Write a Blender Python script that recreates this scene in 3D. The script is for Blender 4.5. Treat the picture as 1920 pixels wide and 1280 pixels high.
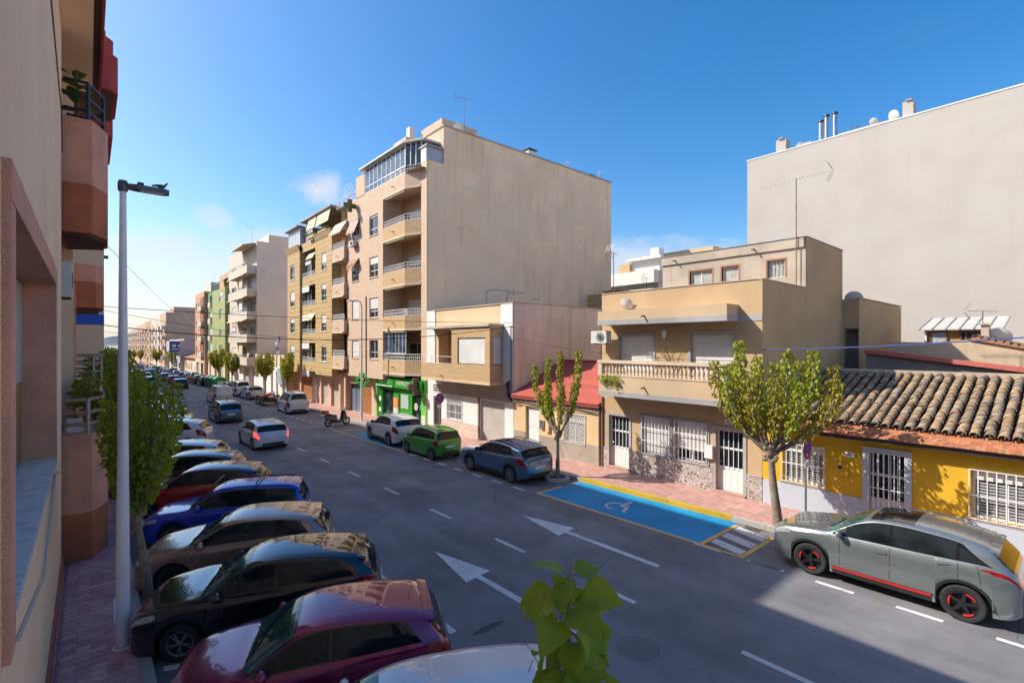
import bpy, math, random
from mathutils import Vector, Matrix
R_ = math.radians
for o in list(bpy.data.objects): bpy.data.objects.remove(o)
SC = bpy.context.scene; COL = SC.collection
random.seed(7)
# ------------------------------------------------------------------ camera
CAM_H = 5.25
cam = bpy.data.cameras.new('Camera'); camo = bpy.data.objects.new('Camera', cam); COL.objects.link(camo)
cam.sensor_width = 36; cam.lens = 925/1920*36; cam.shift_y = 6/1920; cam.clip_start = .05; cam.clip_end = 20000
camo.location = (0, 0, CAM_H); camo.rotation_euler = (R_(90), 0, -math.atan((960-165)/925))
SC.camera = camo
SC.render.resolution_x = 1024; SC.render.resolution_y = 682
# ------------------------------------------------------------------ sky and sun
SUN = Vector((-1, 1.09, 1.29)).normalized()          # towards the sun
EL = math.asin(SUN.z); AZ = math.atan2(SUN.x, SUN.y)
w = bpy.data.worlds.new('World'); SC.world = w; w.use_nodes = True
nt = w.node_tree; N = nt.nodes; L = nt.links; N.clear()
out = N.new('ShaderNodeOutputWorld'); bg = N.new('ShaderNodeBackground'); bg.inputs[1].default_value = .15
sky = N.new('ShaderNodeTexSky'); sky.sky_type = 'NISHITA'; sky.sun_disc = False
sky.sun_elevation = EL; sky.sun_rotation = AZ; sky.altitude = 0; sky.air_density = 1.0; sky.dust_density = 1.5; sky.ozone_density = 2.3
tc = N.new('ShaderNodeTexCoord')
def wn(t, **k):
    n = N.new('ShaderNode'+t)
    for a, b in k.items(): setattr(n, a, b)
    return n
def wmath(op, a, b=None, clamp=False):
    n = wn('Math', operation=op, use_clamp=clamp)
    for i, v in enumerate((a, b)):
        if v is None: continue
        if isinstance(v, (int, float)): n.inputs[i].default_value = v
        else: L.new(v, n.inputs[i])
    return n.outputs[0]
def wramp(v, lo, hi):
    n = wn('MapRange', interpolation_type='SMOOTHSTEP'); L.new(v, n.inputs[0]); n.inputs[1].default_value = lo; n.inputs[2].default_value = hi
    return n.outputs[0]
def direction(px, py):
    a = -math.atan((960-165)/925)
    f = Vector((math.sin(-a), math.cos(-a), 0)); r = Vector((math.cos(-a), -math.sin(-a), 0))
    return (f + r*(px-960)/925 + Vector((0, 0, 1))*(646-py)/925).normalized()
sep = wn('SeparateXYZ'); L.new(tc.outputs['Generated'], sep.inputs[0])
def cloud_noise(sx, sz, scale, detail=6, off=0):
    m = wn('Mapping'); L.new(tc.outputs['Generated'], m.inputs[0]); m.inputs['Scale'].default_value = (sx, sx, sz); m.inputs['Location'].default_value = (off, off*.7, off*.3)
    n = wn('TexNoise'); L.new(m.outputs[0], n.inputs['Vector']); n.inputs['Scale'].default_value = scale; n.inputs['Detail'].default_value = detail; n.inputs['Roughness'].default_value = .55
    return n.outputs[0]
# low bank of pale cloud near the horizon, everywhere round
band = wramp(sep.outputs[2], .34, .04)
bankn = wramp(wmath('ADD', cloud_noise(1, 2.6, 3.2, 7, 1.7), wmath('MULTIPLY', wmath('SUBTRACT', band, .48), .62)), .46, .64)
bank = wmath('MULTIPLY', bankn, .66)
# single fair-weather puffs
def puff(px, py, rad, off, amt):
    d = direction(px, py)
    v = wn('VectorMath', operation='SUBTRACT'); L.new(tc.outputs['Generated'], v.inputs[0]); v.inputs[1].default_value = d
    m = wn('VectorMath', operation='MULTIPLY'); L.new(v.outputs[0], m.inputs[0]); m.inputs[1].default_value = (1, 1, 1.9)
    l = wn('VectorMath', operation='LENGTH'); L.new(m.outputs[0], l.inputs[0])
    s = wmath('ADD', wmath('DIVIDE', l.outputs['Value'], rad), wmath('MULTIPLY', wmath('SUBTRACT', cloud_noise(1, 1, 11/ (rad/.05)**.5, 6, off), .5), 2.4))
    return wmath('MULTIPLY', wramp(s, 1.1, .25), amt)
cl = wmath('MAXIMUM', bank, wmath('MAXIMUM', puff(592, 356, .062, .3, .85), puff(405, 412, .040, 2.1, .45)))
thin = wmath('MULTIPLY', wramp(cloud_noise(1, 3, 2.2, 5, 9.5), .58, .82), .10)
cl = wmath('MAXIMUM', cl, thin)
mix = wn('MixRGB'); L.new(cl, mix.inputs[0]); mix.inputs[2].default_value = (1.75, 1.77, 1.84, 1)
hs = wn('HueSaturation'); hs.inputs['Saturation'].default_value = 1.42; hs.inputs['Value'].default_value = .44; L.new(sky.outputs[0], hs.inputs['Color'])
L.new(hs.outputs[0], mix.inputs[1]); L.new(mix.outputs[0], bg.inputs[0]); L.new(bg.outputs[0], out.inputs[0])
sl = bpy.data.lights.new('Sun', 'SUN'); sl.energy = 2.15; sl.angle = R_(.53); sl.color = (1, .93, .82)
so = bpy.data.objects.new('Sun', sl); COL.objects.link(so); so.rotation_euler = (-SUN).to_track_quat('-Z', 'Y').to_euler(); so.location = (-30, 30, 60)
vs = SC.view_settings; vs.view_transform = 'Standard'; vs.look = 'None'; vs.exposure = 1.7; vs.gamma = 1
try: vs.use_curve_mapping = False
except Exception: pass
SC.render.engine = 'CYCLES'
SC.cycles.max_bounces = 6; SC.cycles.diffuse_bounces = 4; SC.cycles.transparent_max_bounces = 8
# ------------------------------------------------------------------ materials
_M = {}
def lin(c):
    return tuple(((v/255)/12.92 if v/255 <= .04045 else ((v/255+.055)/1.055)**2.4) for v in c)
class NT:
    def __init__(s, name):
        s.m = bpy.data.materials.new(name); s.m.use_nodes = True; s.t = s.m.node_tree; s.n = s.t.nodes; s.l = s.t.links
        s.b = s.n['Principled BSDF']; s._pos = None
    def node(s, t, **k):
        n = s.n.new('ShaderNode'+t)
        for a, b in k.items(): setattr(n, a, b)
        return n
    def pos(s):
        if s._pos is None: s._pos = s.node('NewGeometry').outputs['Position']
        return s._pos
    def put(s, i, v):
        if hasattr(v, 'is_output'): s.l.new(v, i)
        elif isinstance(v, (tuple, list)) and len(v) == 3 and i.type == 'RGBA': i.default_value = (*v, 1)
        else: i.default_value = v
    def math(s, op, a, b=0., clamp=False):
        n = s.node('Math', operation=op, use_clamp=clamp); s.put(n.inputs[0], a); s.put(n.inputs[1], b); return n.outputs[0]
    def mapped(s, sc, v=None, loc=(0, 0, 0)):
        m = s.node('Mapping'); s.l.new(v or s.pos(), m.inputs[0]); m.inputs['Scale'].default_value = sc; m.inputs['Location'].default_value = loc; return m.outputs[0]
    def noise(s, scale, detail=4, rough=.55, vec=None, dist=0):
        n = s.node('TexNoise'); s.l.new(vec or s.pos(), n.inputs['Vector']); n.inputs['Scale'].default_value = scale; n.inputs['Detail'].default_value = detail
        n.inputs['Roughness'].default_value = rough; n.inputs['Distortion'].default_value = dist; return n.outputs[0]
    def rng(s, v, a, b, c=0., d=1., smooth=True):
        n = s.node('MapRange'); 
        if smooth: n.interpolation_type = 'SMOOTHSTEP'
        s.l.new(v, n.inputs[0]); n.inputs[1].default_value = a; n.inputs[2].default_value = b; n.inputs[3].default_value = c; n.inputs[4].default_value = d; return n.outputs[0]
    def mix(s, f, a, b, mode='MIX'):
        n = s.node('MixRGB', blend_type=mode); s.put(n.inputs[0], f); s.put(n.inputs[1], a); s.put(n.inputs[2], b); return n.outputs[0]
    def bump(s, h, strength=.3, dist=.02, prev=None):
        n = s.node('Bump'); n.inputs['Strength'].default_value = strength; n.inputs['Distance'].default_value = dist; s.l.new(h, n.inputs['Height'])
        if prev is not None: s.l.new(prev, n.inputs['Normal'])
        return n.outputs[0]
    def done(s, col=None, rough=None, metal=0, normal=None, spec=.5, coat=0):
        if col is not None: s.put(s.b.inputs['Base Color'], col)
        if rough is not None: s.put(s.b.inputs['Roughness'], rough)
        s.b.inputs['Metallic'].default_value = metal; s.b.inputs['Specular IOR Level'].default_value = spec
        s.b.inputs['Coat Weight'].default_value = coat; s.b.inputs['Coat Roughness'].default_value = .03
        if normal is not None: s.l.new(normal, s.b.inputs['Normal'])
        return s.m
def sc3(c, k): return tuple(min(1, v*k) for v in c)
def plain(name, c, rough=.6, metal=0, var=.07, vs=3., bump=0, bs=60, coat=0, spec=.5):
    if name in _M: return _M[name]
    t = NT(name); f = t.noise(vs, 5); col = t.mix(t.rng(f, .3, .7), sc3(c, 1-var), sc3(c, 1+var))
    nm = t.bump(t.noise(bs, 3), bump, .01) if bump else None
    _M[name] = t.done(col, rough, metal, nm, spec, coat); return _M[name]
def stucco(name, c, var=.10, streak=.18, dirt=(.20, .16, .13), dirt_amt=.2, bump=.35, bs=90, rough=.9, patch=None, patch_amt=0):
    """rendered wall: cloudy tone, vertical run-off streaks, blotches of dirt, fine grain"""
    if name in _M: return _M[name]
    t = NT(name)
    col = t.mix(t.rng(t.noise(.55, 6), .3, .7), sc3(c, 1-var), sc3(c, 1+var))
    st = t.rng(t.noise(1, 5, .6, t.mapped((3.2, 3.2, .13))), .52, .78, 0, streak); col = t.mix(st, col, dirt)
    if dirt_amt: col = t.mix(t.rng(t.noise(1.1, 7, .65, dist=.6), .56, .8, 0, dirt_amt), col, dirt)
    if patch: col = t.mix(t.rng(t.noise(.33, 4, .5, t.mapped((1, 1, 1.7), None, (3, 1, 8))), .5, .62, 0, patch_amt), col, patch)
    col = t.mix(.10, col, t.mix(t.noise(140, 2), (0, 0, 0), (1, 1, 1)), 'OVERLAY')
    nm = t.bump(t.noise(bs, 4, .6), bump, .012, t.bump(t.noise(4, 4), .12, .05))
    _M[name] = t.done(col, rough, 0, nm, .25); return _M[name]
def brick(name, c1, c2, mortar, bw=.26, bh=.075, ms=.010, bump=.6, bands=None):
    if name in _M: return _M[name]
    t = NT(name); sp = t.node('SeparateXYZ'); t.l.new(t.pos(), sp.inputs[0])
    cb = t.node('CombineXYZ'); t.l.new(t.math('ADD', sp.outputs[0], sp.outputs[1]), cb.inputs[0]); t.l.new(sp.outputs[2], cb.inputs[1])
    b = t.node('TexBrick'); t.l.new(cb.outputs[0], b.inputs['Vector']); b.inputs['Scale'].default_value = 1
    b.inputs['Brick Width'].default_value = bw; b.inputs['Row Height'].default_value = bh; b.inputs['Mortar Size'].default_value = ms; b.inputs['Mortar Smooth'].default_value = .2
    t.put(b.inputs['Color1'], c1); t.put(b.inputs['Color2'], c2); t.put(b.inputs['Mortar'], mortar)
    col = t.mix(t.rng(t.noise(.8, 5), .35, .75, 0, .22), b.outputs[0], sc3(c1, .72))
    inv = t.math('SUBTRACT', 1., b.outputs[1]); h = inv
    if bands:
        wv = t.math('FRACT', t.math('DIVIDE', sp.outputs[2], bands)); g = t.rng(wv, .0, .10, 1, 0); col = t.mix(t.math('MULTIPLY', g, .75), col, sc3(mortar, .4)); h = t.math('SUBTRACT', inv, t.math('MULTIPLY', g, 2.5))
    _M[name] = t.done(col, .85, 0, t.bump(h, bump, .012), .25); return _M[name]
def paint(name, c, metal=.25, rough=.26, flake=.06):
    if name in _M: return _M[name]
    t = NT(name); col = t.mix(t.rng(t.noise(1.3, 3), .3, .7), sc3(c, 1-flake), sc3(c, 1+flake))
    dust = t.rng(t.noise(.9, 4, .5), .45, .8, 0, .07); col = t.mix(dust, col, (.32, .28, .23))
    rr = t.rng(t.noise(1.5, 3), .3, .8, rough*.62, rough*.8)
    _M[name] = t.done(col, rr, metal, None, .5, 1); return _M[name]
def glass_dark(name, c=(.012, .016, .02), rough=.03, spec=.7):
    if name in _M: return _M[name]
    t = NT(name); col = t.mix(t.rng(t.noise(1.7, 3), .35, .65), sc3(c, .55), sc3(c, 1.7))
    _M[name] = t.done(col, t.rng(t.noise(4, 4), .3, .8, rough, rough*2.2), 0, t.bump(t.noise(1.1, 1), .02, .03), spec); return _M[name]
def emit(name, c, k):
    if name in _M: return _M[name]
    t = NT(name); t.done(c, .4); t.put(t.b.inputs['Emission Color'], c); t.b.inputs['Emission Strength'].default_value = k; _M[name] = t.m; return t.m
# ------------------------------------------------------------------ mesh helper
class MB:
    def __init__(s): s.v = []; s.f = []; s.mi = []; s.cur = 0
    def quad(s, *p):
        i = len(s.v); s.v += [tuple(q) for q in p]; s.f.append(tuple(range(i, i+len(p)))); s.mi.append(s.cur); return s
    def box(s, x0, x1, y0, y1, z0, z1):
        i = len(s.v)
        if x0 > x1: x0, x1 = x1, x0
        if y0 > y1: y0, y1 = y1, y0
        if z0 > z1: z0, z1 = z1, z0
        s.v += [(x0,y0,z0),(x1,y0,z0),(x1,y1,z0),(x0,y1,z0),(x0,y0,z1),(x1,y0,z1),(x1,y1,z1),(x0,y1,z1)]
        for f in ((3,2,1,0),(4,5,6,7),(0,1,5,4),(1,2,6,5),(2,3,7,6),(3,0,4,7)): s.f.append(tuple(i+k for k in f)); s.mi.append(s.cur)
        return s
    def prism(s, poly, z0, z1, top=True, bottom=True, axis='z'):
        """polygon extruded; axis z: poly of (x,y); axis y: poly of (x,z) from y=z0 to z1; axis x: poly of (y,z)"""
        n = len(poly); i = len(s.v)
        P = {'z': lambda p, h: (p[0], p[1], h), 'y': lambda p, h: (p[0], h, p[1]), 'x': lambda p, h: (h, p[0], p[1])}[axis]
        def g(h):
            if callable(h): return h
            return lambda p: h
        s.v += [P(p, g(z0)(p)) for p in poly] + [P(p, g(z1)(p)) for p in poly]
        for k in range(n):
            a, b = k, (k+1) % n; s.f.append((i+a, i+b, i+n+b, i+n+a)); s.mi.append(s.cur)
        if top: s.f.append(tuple(i+n+k for k in range(n))); s.mi.append(s.cur)
        if bottom: s.f.append(tuple(i+k for k in reversed(range(n)))); s.mi.append(s.cur)
        return s
    def tube(s, pts, r, n=8, caps=True):
        pts = [Vector(p) for p in pts]; rs = r if isinstance(r, (list, tuple)) else [r]*len(pts); i0 = len(s.v); up = None
        for k, p in enumerate(pts):
            d = (pts[min(k+1, len(pts)-1)]-pts[max(k-1, 0)]).normalized()
            a = d.orthogonal().normalized() if up is None else (up-d*up.dot(d)).normalized()
            up = a; b = d.cross(a)
            for j in range(n):
                t = 2*math.pi*j/n; s.v.append(tuple(p+(a*math.cos(t)+b*math.sin(t))*rs[k]))
        for k in range(len(pts)-1):
            for j in range(n):
                s.f.append((i0+k*n+j, i0+k*n+(j+1) % n, i0+(k+1)*n+(j+1) % n, i0+(k+1)*n+j)); s.mi.append(s.cur)
        if caps:
            s.f.append(tuple(i0+j for j in reversed(range(n)))); s.f.append(tuple(i0+(len(pts)-1)*n+j for j in range(n))); s.mi += [s.cur, s.cur]
        return s
    def lathe(s, prof, n=12, c=(0, 0, 0), axis='z', a0=0, a1=2*math.pi):
        i0 = len(s.v); full = abs(a1-a0-2*math.pi) < 1e-6; m = n if full else n+1
        for r, h in prof:
            for j in range(m):
                t = a0+(a1-a0)*j/n; x, y = r*math.cos(t), r*math.sin(t)
                p = {'z': (x, y, h), 'y': (x, h, y), 'x': (h, x, y)}[axis]; s.v.append((c[0]+p[0], c[1]+p[1], c[2]+p[2]))
        for k in range(len(prof)-1):
            for j in range(n):
                s.f.append((i0+k*m+j, i0+k*m+(j+1) % m, i0+(k+1)*m+(j+1) % m, i0+(k+1)*m+j)); s.mi.append(s.cur)
        return s
    def blob(s, c, r, n=8, m=6):
        pr = [(max(1e-4, math.sin(math.pi*k/m)), -math.cos(math.pi*k/m)) for k in range(m+1)]; i = len(s.v); s.lathe(pr, n)
        for k in range(i, len(s.v)): x, y, z = s.v[k]; s.v[k] = (c[0]+x*r[0], c[1]+y*r[1], c[2]+z*r[2])
        return s
    def move(s, M):
        s.v = [tuple(M @ Vector(p)) for p in s.v]; return s
    def mesh(s, name, mats, smooth=False, off=(0, 0, 0), sharp=40):
        me = bpy.data.meshes.new(name); me.from_pydata([(a-off[0], b-off[1], c-off[2]) for a, b, c in s.v], [], s.f)
        if not isinstance(mats, (list, tuple)): mats = [mats]
        for m in mats: me.materials.append(m)
        if len(mats) > 1: me.polygons.foreach_set('material_index', s.mi)
        if smooth:
            me.polygons.foreach_set('use_smooth', [True]*len(me.polygons))
            try: me.set_sharp_from_angle(angle=R_(sharp))
            except Exception: pass
        me.update(); return me
    def build(s, name, mats, parent=None, smooth=False, sharp=40, local=False, label=None):
        off = (0, 0, 0)
        if parent is not None and not local:
            q = parent; off = Vector((0, 0, 0))
            while q: off += q.location; q = q.parent
        me = s.mesh(name, mats, smooth, off, sharp)
        return link(name, me, parent, label)
def link(name, me, parent=None, label=None):
    o = bpy.data.objects.new(name, me); COL.objects.link(o)
    if parent is not None: o.parent = parent
    if label: o['label'] = label
    return o
def tag(o, label=None, cat=None, group=None, kind=None):
    for k, v in (('label', label), ('category', cat), ('group', group), ('kind', kind)):
        if v: o[k] = v
    return o
def thing(name, label, cat, loc=(0, 0, 0), rotz=0, group=None):
    o = bpy.data.objects.new(name, None); COL.objects.link(o); o.location = loc; o.rotation_euler = (0, 0, rotz); o.empty_display_size = .2
    return tag(o, label, cat, group)
def copy_tree(o, parent=None):
    c = o.copy(); COL.objects.link(c); c.parent = parent
    for ch in o.children: copy_tree(ch, c)
    return c
def gz(y): return -.0114*y
def text_mesh(s, size, depth, name):
    cu = bpy.data.curves.new(name, 'FONT'); cu.body = s; cu.size = size; cu.extrude = depth; cu.align_x = 'CENTER'; cu.align_y = 'CENTER'; cu.resolution_u = 3
    ob = bpy.data.objects.new(name, cu); COL.objects.link(ob); dg = bpy.context.evaluated_depsgraph_get(); dg.update()
    me = bpy.data.meshes.new_from_object(ob.evaluated_get(dg)); bpy.data.objects.remove(ob); return me
# ------------------------------------------------------------------ the ground, road, pavements
def asphalt(name, base=.18, light=0):
    t = NT(name)
    b = (base*1.0, base*.965, base*1.02)
    col = t.mix(t.rng(t.noise(.35, 6, .6), .3, .72), sc3(b, .72), sc3(b, 1.28))
    tr = t.rng(t.noise(1, 4, .5, t.mapped((1.1, .05, 1))), .45, .7, 0, .35); col = t.mix(tr, col, sc3(b, 1.5))
    col = t.mix(t.rng(t.noise(1.6, 7, .7, dist=1.2), .62, .74, 0, .6), col, sc3(b, .45))
    g = t.noise(170, 3, .7); col = t.mix(.55, col, t.mix(g, (0, 0, 0), (1, 1, 1)), 'OVERLAY')
    vo = t.node('TexVoronoi'); t.l.new(t.pos(), vo.inputs['Vector']); vo.inputs['Scale'].default_value = 110
    cr = t.node('TexVoronoi', feature='DISTANCE_TO_EDGE'); t.l.new(t.mapped((.32, .22, .3), t.node('VectorMath', operation='ADD').outputs[0] if False else None), cr.inputs['Vector']); cr.inputs['Scale'].default_value = 1
    crk = t.math('MULTIPLY', t.rng(cr.outputs[0], .0, .004, 1, 0), t.rng(t.noise(.4, 3), .46, .58)); col = t.mix(t.math('MULTIPLY', crk, .75), col, sc3(b, .35))
    nm = t.bump(vo.outputs[0], .5, .008, t.bump(t.noise(.8, 3), .1, .03))
    return t.done(col, t.rng(t.noise(1.2, 4), .3, .7, .62, .86), 0, nm, .4)
def pavers(name, c, joint, size=.2, bump=.5, var=.16):
    t = NT(name); sp = t.node('SeparateXYZ'); t.l.new(t.pos(), sp.inputs[0])
    b = t.node('TexBrick'); t.l.new(t.pos(), b.inputs['Vector']); b.offset = 0; b.inputs['Scale'].default_value = 1
    b.inputs['Brick Width'].default_value = size; b.inputs['Row Height'].default_value = size; b.inputs['Mortar Size'].default_value = .007; b.inputs['Mortar Smooth'].default_value = .3
    t.put(b.inputs['Color1'], sc3(c, 1-var)); t.put(b.inputs['Color2'], sc3(c, 1+var)); t.put(b.inputs['Mortar'], joint)
    col = t.mix(t.rng(t.noise(.9, 6, .65), .45, .78, 0, .4), b.outputs[0], sc3(c, .55))
    col = t.mix(t.rng(t.noise(2.7, 6, .6), .6, .75, 0, .3), col, (.45, .40, .36))
    s = size/4; b2 = t.node('TexBrick'); t.l.new(t.pos(), b2.inputs['Vector']); b2.inputs['Scale'].default_value = 1; b2.inputs['Brick Width'].default_value = s*2; b2.inputs['Row Height'].default_value = s; b2.inputs['Mortar Size'].default_value = .005
    h = t.math('SUBTRACT', 1., t.math('MAXIMUM', b.outputs[1], t.math('MULTIPLY', b2.outputs[1], .6)))
    col = t.mix(t.math('MULTIPLY', b2.outputs[1], .22), col, joint)
    return t.done(col, t.rng(t.noise(2.1, 4), .35, .7, .42, .75), 0, t.bump(h, bump, .008), .4)
m_asph = asphalt('asphalt'); m_patch = asphalt('asphalt_patch', .215)
m_pave_l = pavers('left_pavers', (.55, .27, .28), (.14, .07, .08)); m_pave_r = pavers('right_pavers', (.50, .285, .24), (.24, .13, .11), .2, .35)
m_tile_l = NT('pavement_tile'); _t = m_tile_l
_ob = _t.node('ObjectInfo'); _c = _t.mix(_ob.outputs['Random'], (.44, .21, .23), (.66, .35, .36))
_c = _t.mix(_t.rng(_t.noise(2.5, 6, .65), .45, .75, 0, .45), _c, (.30, .13, .15)); _c = _t.mix(_t.rng(_t.noise(.5, 4), .45, .65, 0, .35), _c, (.70, .46, .46))
_c = _t.mix(_t.rng(_t.noise(9, 4, .6), .62, .72, 0, .35), _c, (.20, .11, .12))
m_tile_l = _t.done(_c, _t.rng(_t.noise(3, 4), .3, .7, .38, .7), 0, _t.bump(_t.noise(60, 3), .2, .005), .45)
m_kerb = stucco('kerb_concrete', (.36, .35, .33), .12, .0, bump=.3)
def worn(name, c, under, amt=.5, scale=7):
    t = NT(name); col = t.mix(t.rng(t.noise(.9, 3), .3, .7), sc3(c, .86), sc3(c, 1.1))
    col = t.mix(t.rng(t.noise(scale, 7, .7), .56, .68, 0, amt), col, under)
    col = t.mix(t.rng(t.noise(1.1, 6, .65, dist=.8), .55, .75, 0, amt*.6), col, sc3(c, .35)); col = t.mix(.3, col, t.mix(t.noise(150, 2), (0, 0, 0), (1, 1, 1)), 'OVERLAY')
    return t.done(col, .72, 0, t.bump(t.noise(130, 2), .35, .006), .4)
m_white = worn('road_white', (.60, .60, .60), (.20, .20, .205), .75); m_yellow = worn('road_yellow', (.72, .42, .13), (.2, .16, .13), .4)
m_blue = worn('road_blue', (.003, .25, .50), (.05, .12, .17), .7, 3); m_kerbyellow = worn('kerb_yellow', (.50, .33, .025), (.12, .10, .06), .9, 4)
m_iron = plain('cast_iron', (.075, .072, .075), .6, .3, .2, 8, .3, 40)
m_soil = stucco('soil', (.12, .085, .055), .3, 0, dirt_amt=.4, bump=.8)
m_land = stucco('dry_land', (.40, .34, .26), .3, 0, dirt_amt=.3, bump=.2)
# far land: follows the street's gentle fall, then level
mb = MB(); ys = [-9000, -300, 420, 430, 9000]; hz_ = [-4.9, gz(-300)*0-.3, gz(420)-.2, gz(420)-.25, -6.0]
ys = [-9000, -60, 0, 420, 9000]; hz_ = [.3, -gz(60)-.08, -.08, gz(420)-.08, -7.5]
for i in range(4): mb.quad((-9000, ys[i], hz_[i]), (9000, ys[i], hz_[i]), (9000, ys[i+1], hz_[i+1]), (-9000, ys[i+1], hz_[i+1]))
tag(mb.build('ground', m_land), kind='structure')
m_hill = stucco('far_hills', (.10, .13, .16), .2, 0, dirt_amt=.2)
rnd = random.Random(3)
for k, (yy, hh, n) in enumerate(((6400, 95, 'hills'), (8300, 175, 'mountains'))):
    mb = MB(); row = []
    for i in range(90):
        x = -5200+i*115; h = hh*(.55+.25*math.sin(i*.37+k)+.18*math.sin(i*.91+2*k)+.1*rnd.random()); row.append((x, h))
    for a, b in zip(row, row[1:]):
        mb.quad((a[0], yy, -8), (b[0], yy, -8), (b[0], yy+350, b[1]), (a[0], yy+350, a[1])); mb.quad((a[0], yy+350, a[1]), (b[0], yy+350, b[1]), (b[0], yy+1000, -8), (a[0], yy+1000, -8))
    tag(mb.build(n, m_hill, smooth=True), kind='structure')
t = NT('salt_lake'); m_lake = t.done(t.mix(t.rng(t.noise(.002, 3), .4, .6), (.62, .40, .42), (.50, .42, .47)), .35)
mb = MB(); mb.quad((-2600, 2300, -6.2), (1800, 2300, -6.2), (1800, 6300, -7), (-2600, 6300, -7)); tag(mb.build('salt_lake', m_lake), kind='structure')
XK0, XK1, XW = .81, 14.75, 16.95       # left kerb, right kerb, right house fronts
XL = -.48                              # left house fronts
def sheet(mb, x0, x1, y0, y1, h): mb.quad((x0, y0, gz(y0)+h), (x1, y0, gz(y0)+h), (x1, y1, gz(y1)+h), (x0, y1, gz(y1)+h)); return mb
road = sheet(MB(), XK0-.02, XK1+.02, -45, 415, 0).build('road', m_asph); tag(road, kind='structure')
def slabs(mb, x0, x1, y0, y1, h0, h1): mb.prism([(x0, y0), (x1, y0), (x1, y1), (x0, y1)], lambda p: gz(p[1])+h0, lambda p: gz(p[1])+h1); return mb
pav_r = slabs(MB(), XK1+.17, 17.6, -45, 415, -.1, .13).build('right_pavement', m_pave_r); tag(pav_r, kind='structure')
mb = MB(); slabs(mb, XL-.6, XK0-.17, -45, 8.0, -.1, .13); slabs(mb, XL-.6, XK0-.17, 19.01, 415, -.1, .13); slabs(mb, XL-.6, XK0-.17, 8, 19.01, -.1, .122)
pav_l = mb.build('left_pavement', m_pave_l); tag(pav_l, kind='structure')
# near pavement slabs one by one: 20 cm tiles with a raised key pattern, open joints
def tile_mesh():
    mb = MB(); a = .0965; z = .012
    mb.box(-a, a, -a, a, -.02, z-.006)
    for x0, x1, y0, y1 in ((-a+.004, -.052, -a+.004, a-.03), (-.042, .0, -.06, a-.004), (.01, .052, -a+.004, .055), (.062, a-.004, -.06, a-.004), (-.042, .0, -a+.004, -.07), (.01, .052, .065, a-.004)):
        mb.box(x0, x1, y0, y1, z-.006, z)
    return mb.mesh('tile', m_tile_l)
tm = tile_mesh(); nt_ = 0
for j in range(55):
    for i in range(5):
        x = .54-i*.2; y = 8.1+j*.2
        o = link('tile', tm, pav_l); o.location = (x, y, gz(y)+.128+rnd.uniform(-.0015, .0015)); o.rotation_euler = (.0114*-1+rnd.uniform(-.006, .006), rnd.uniform(-.006, .006), rnd.choice((0, math.pi))+rnd.uniform(-.006, .006))
# kerb stones
km = MB().box(-.17, 0, -.495, .495, -.12, .138).mesh('kerb_stone', m_kerb); km2 = MB().box(0, .17, -.495, .495, -.12, .138).mesh('kerb_stone', m_kerb)
kmy = MB().box(-.006, .172, -.4995, .4995, -.03, .1415).mesh('kerb_paint', m_kerbyellow)
for i in range(66):
    y = -4.5+i
    for me, x, p in ((km, XK0, pav_l), (km2, XK1, pav_r)):
        o = link('kerb_stone', me, p); o.location = (x, y, gz(y)); o.rotation_euler.x = -.0114
    if 6.8 < y < 13.4:
        q = link('kerb_paint', kmy, o); q.location = (0, 0, .002)
mb = MB(); slabs(mb, XK0-.17, XK0, 61.02, 415, -.1, .138); slabs(mb, XK1, XK1+.17, 61.02, 415, -.1, .138); slabs(mb, XK0-.17, XK0, -45, -5.02, -.1, .138); slabs(mb, XK1, XK1+.17, -45, -5.02, -.1, .138)
mb.build('kerb', m_kerb, pav_l)
# painted markings
def mark(name, m, polys, h=.004):
    mb = MB()
    for p in polys: mb.quad(*[(x, y, gz(y)+h) for x, y in p])
    return mb.build(name, m, road)
def rect(x0, x1, y0, y1): return [(x0, y0), (x1, y0), (x1, y1), (x0, y1)]
for k in range(-3, 45): mark('lane_dash', m_white, [rect(8.50, 8.62, 6.06+3.4*k, 7.27+3.4*k)])
for (tx, ty) in ((6.84, 11.05), (10.40, 11.60)):
    mark('lane_arrow', m_white, [[(tx, ty), (tx-.37, ty-1.94), (tx+.40, ty-1.84)]]); mark('arrow_shaft', m_white, [rect(tx-.07, tx+.09, ty-4.9, ty-1.89)])
for k in range(-3, 3): mark('bay_dash', m_white, [rect(12.30, 12.42, 3.22+1.45*k, 3.95+1.45*k)])
mark('bay_dash', m_white, [rect(12.30, 12.42, 4.62, 5.45)])
for k in range(8): mark('bay_dash', m_white, [rect(12.22, 12.34, 13.6+1.32*k, 14.25+1.32*k)])
mark('disabled_bay', m_blue, [rect(12.47, 14.73, 6.78, 12.96)])
mark('bay_border', m_yellow, [rect(12.36, 12.468, 5.56, 13.05), rect(12.47, 13.7, 12.965, 13.06)], .005)
mark('bay_border', m_yellow, [rect(12.47, 14.5, 6.66, 6.776), rect(12.47, 14.3, 5.56, 5.675)], .0055)
for a, b in ((12.5, 12.85), (13.12, 13.5), (13.8, 14.2)): mark('hatch_stripe', m_white, [[(a, 5.70), (b, 5.70), (b+.25, 6.62), (a+.25, 6.62)]], .005)
mark('disabled_bay', m_blue, [rect(12.40, 14.70, 24.0, 29.6)])
mark('bay_border', m_yellow, [rect(12.24, 12.36, 22.5, 33.0)], .005); mark('bay_border', m_yellow, [rect(12.37, 14.4, 31.6, 31.72), rect(12.37, 14.4, 32.85, 32.97)], .005)
for k in range(3): mark('bay_dash', m_white, [rect(12.3, 12.75, 33.35+.0*k, 33.5)]) if k == 0 else None
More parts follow.
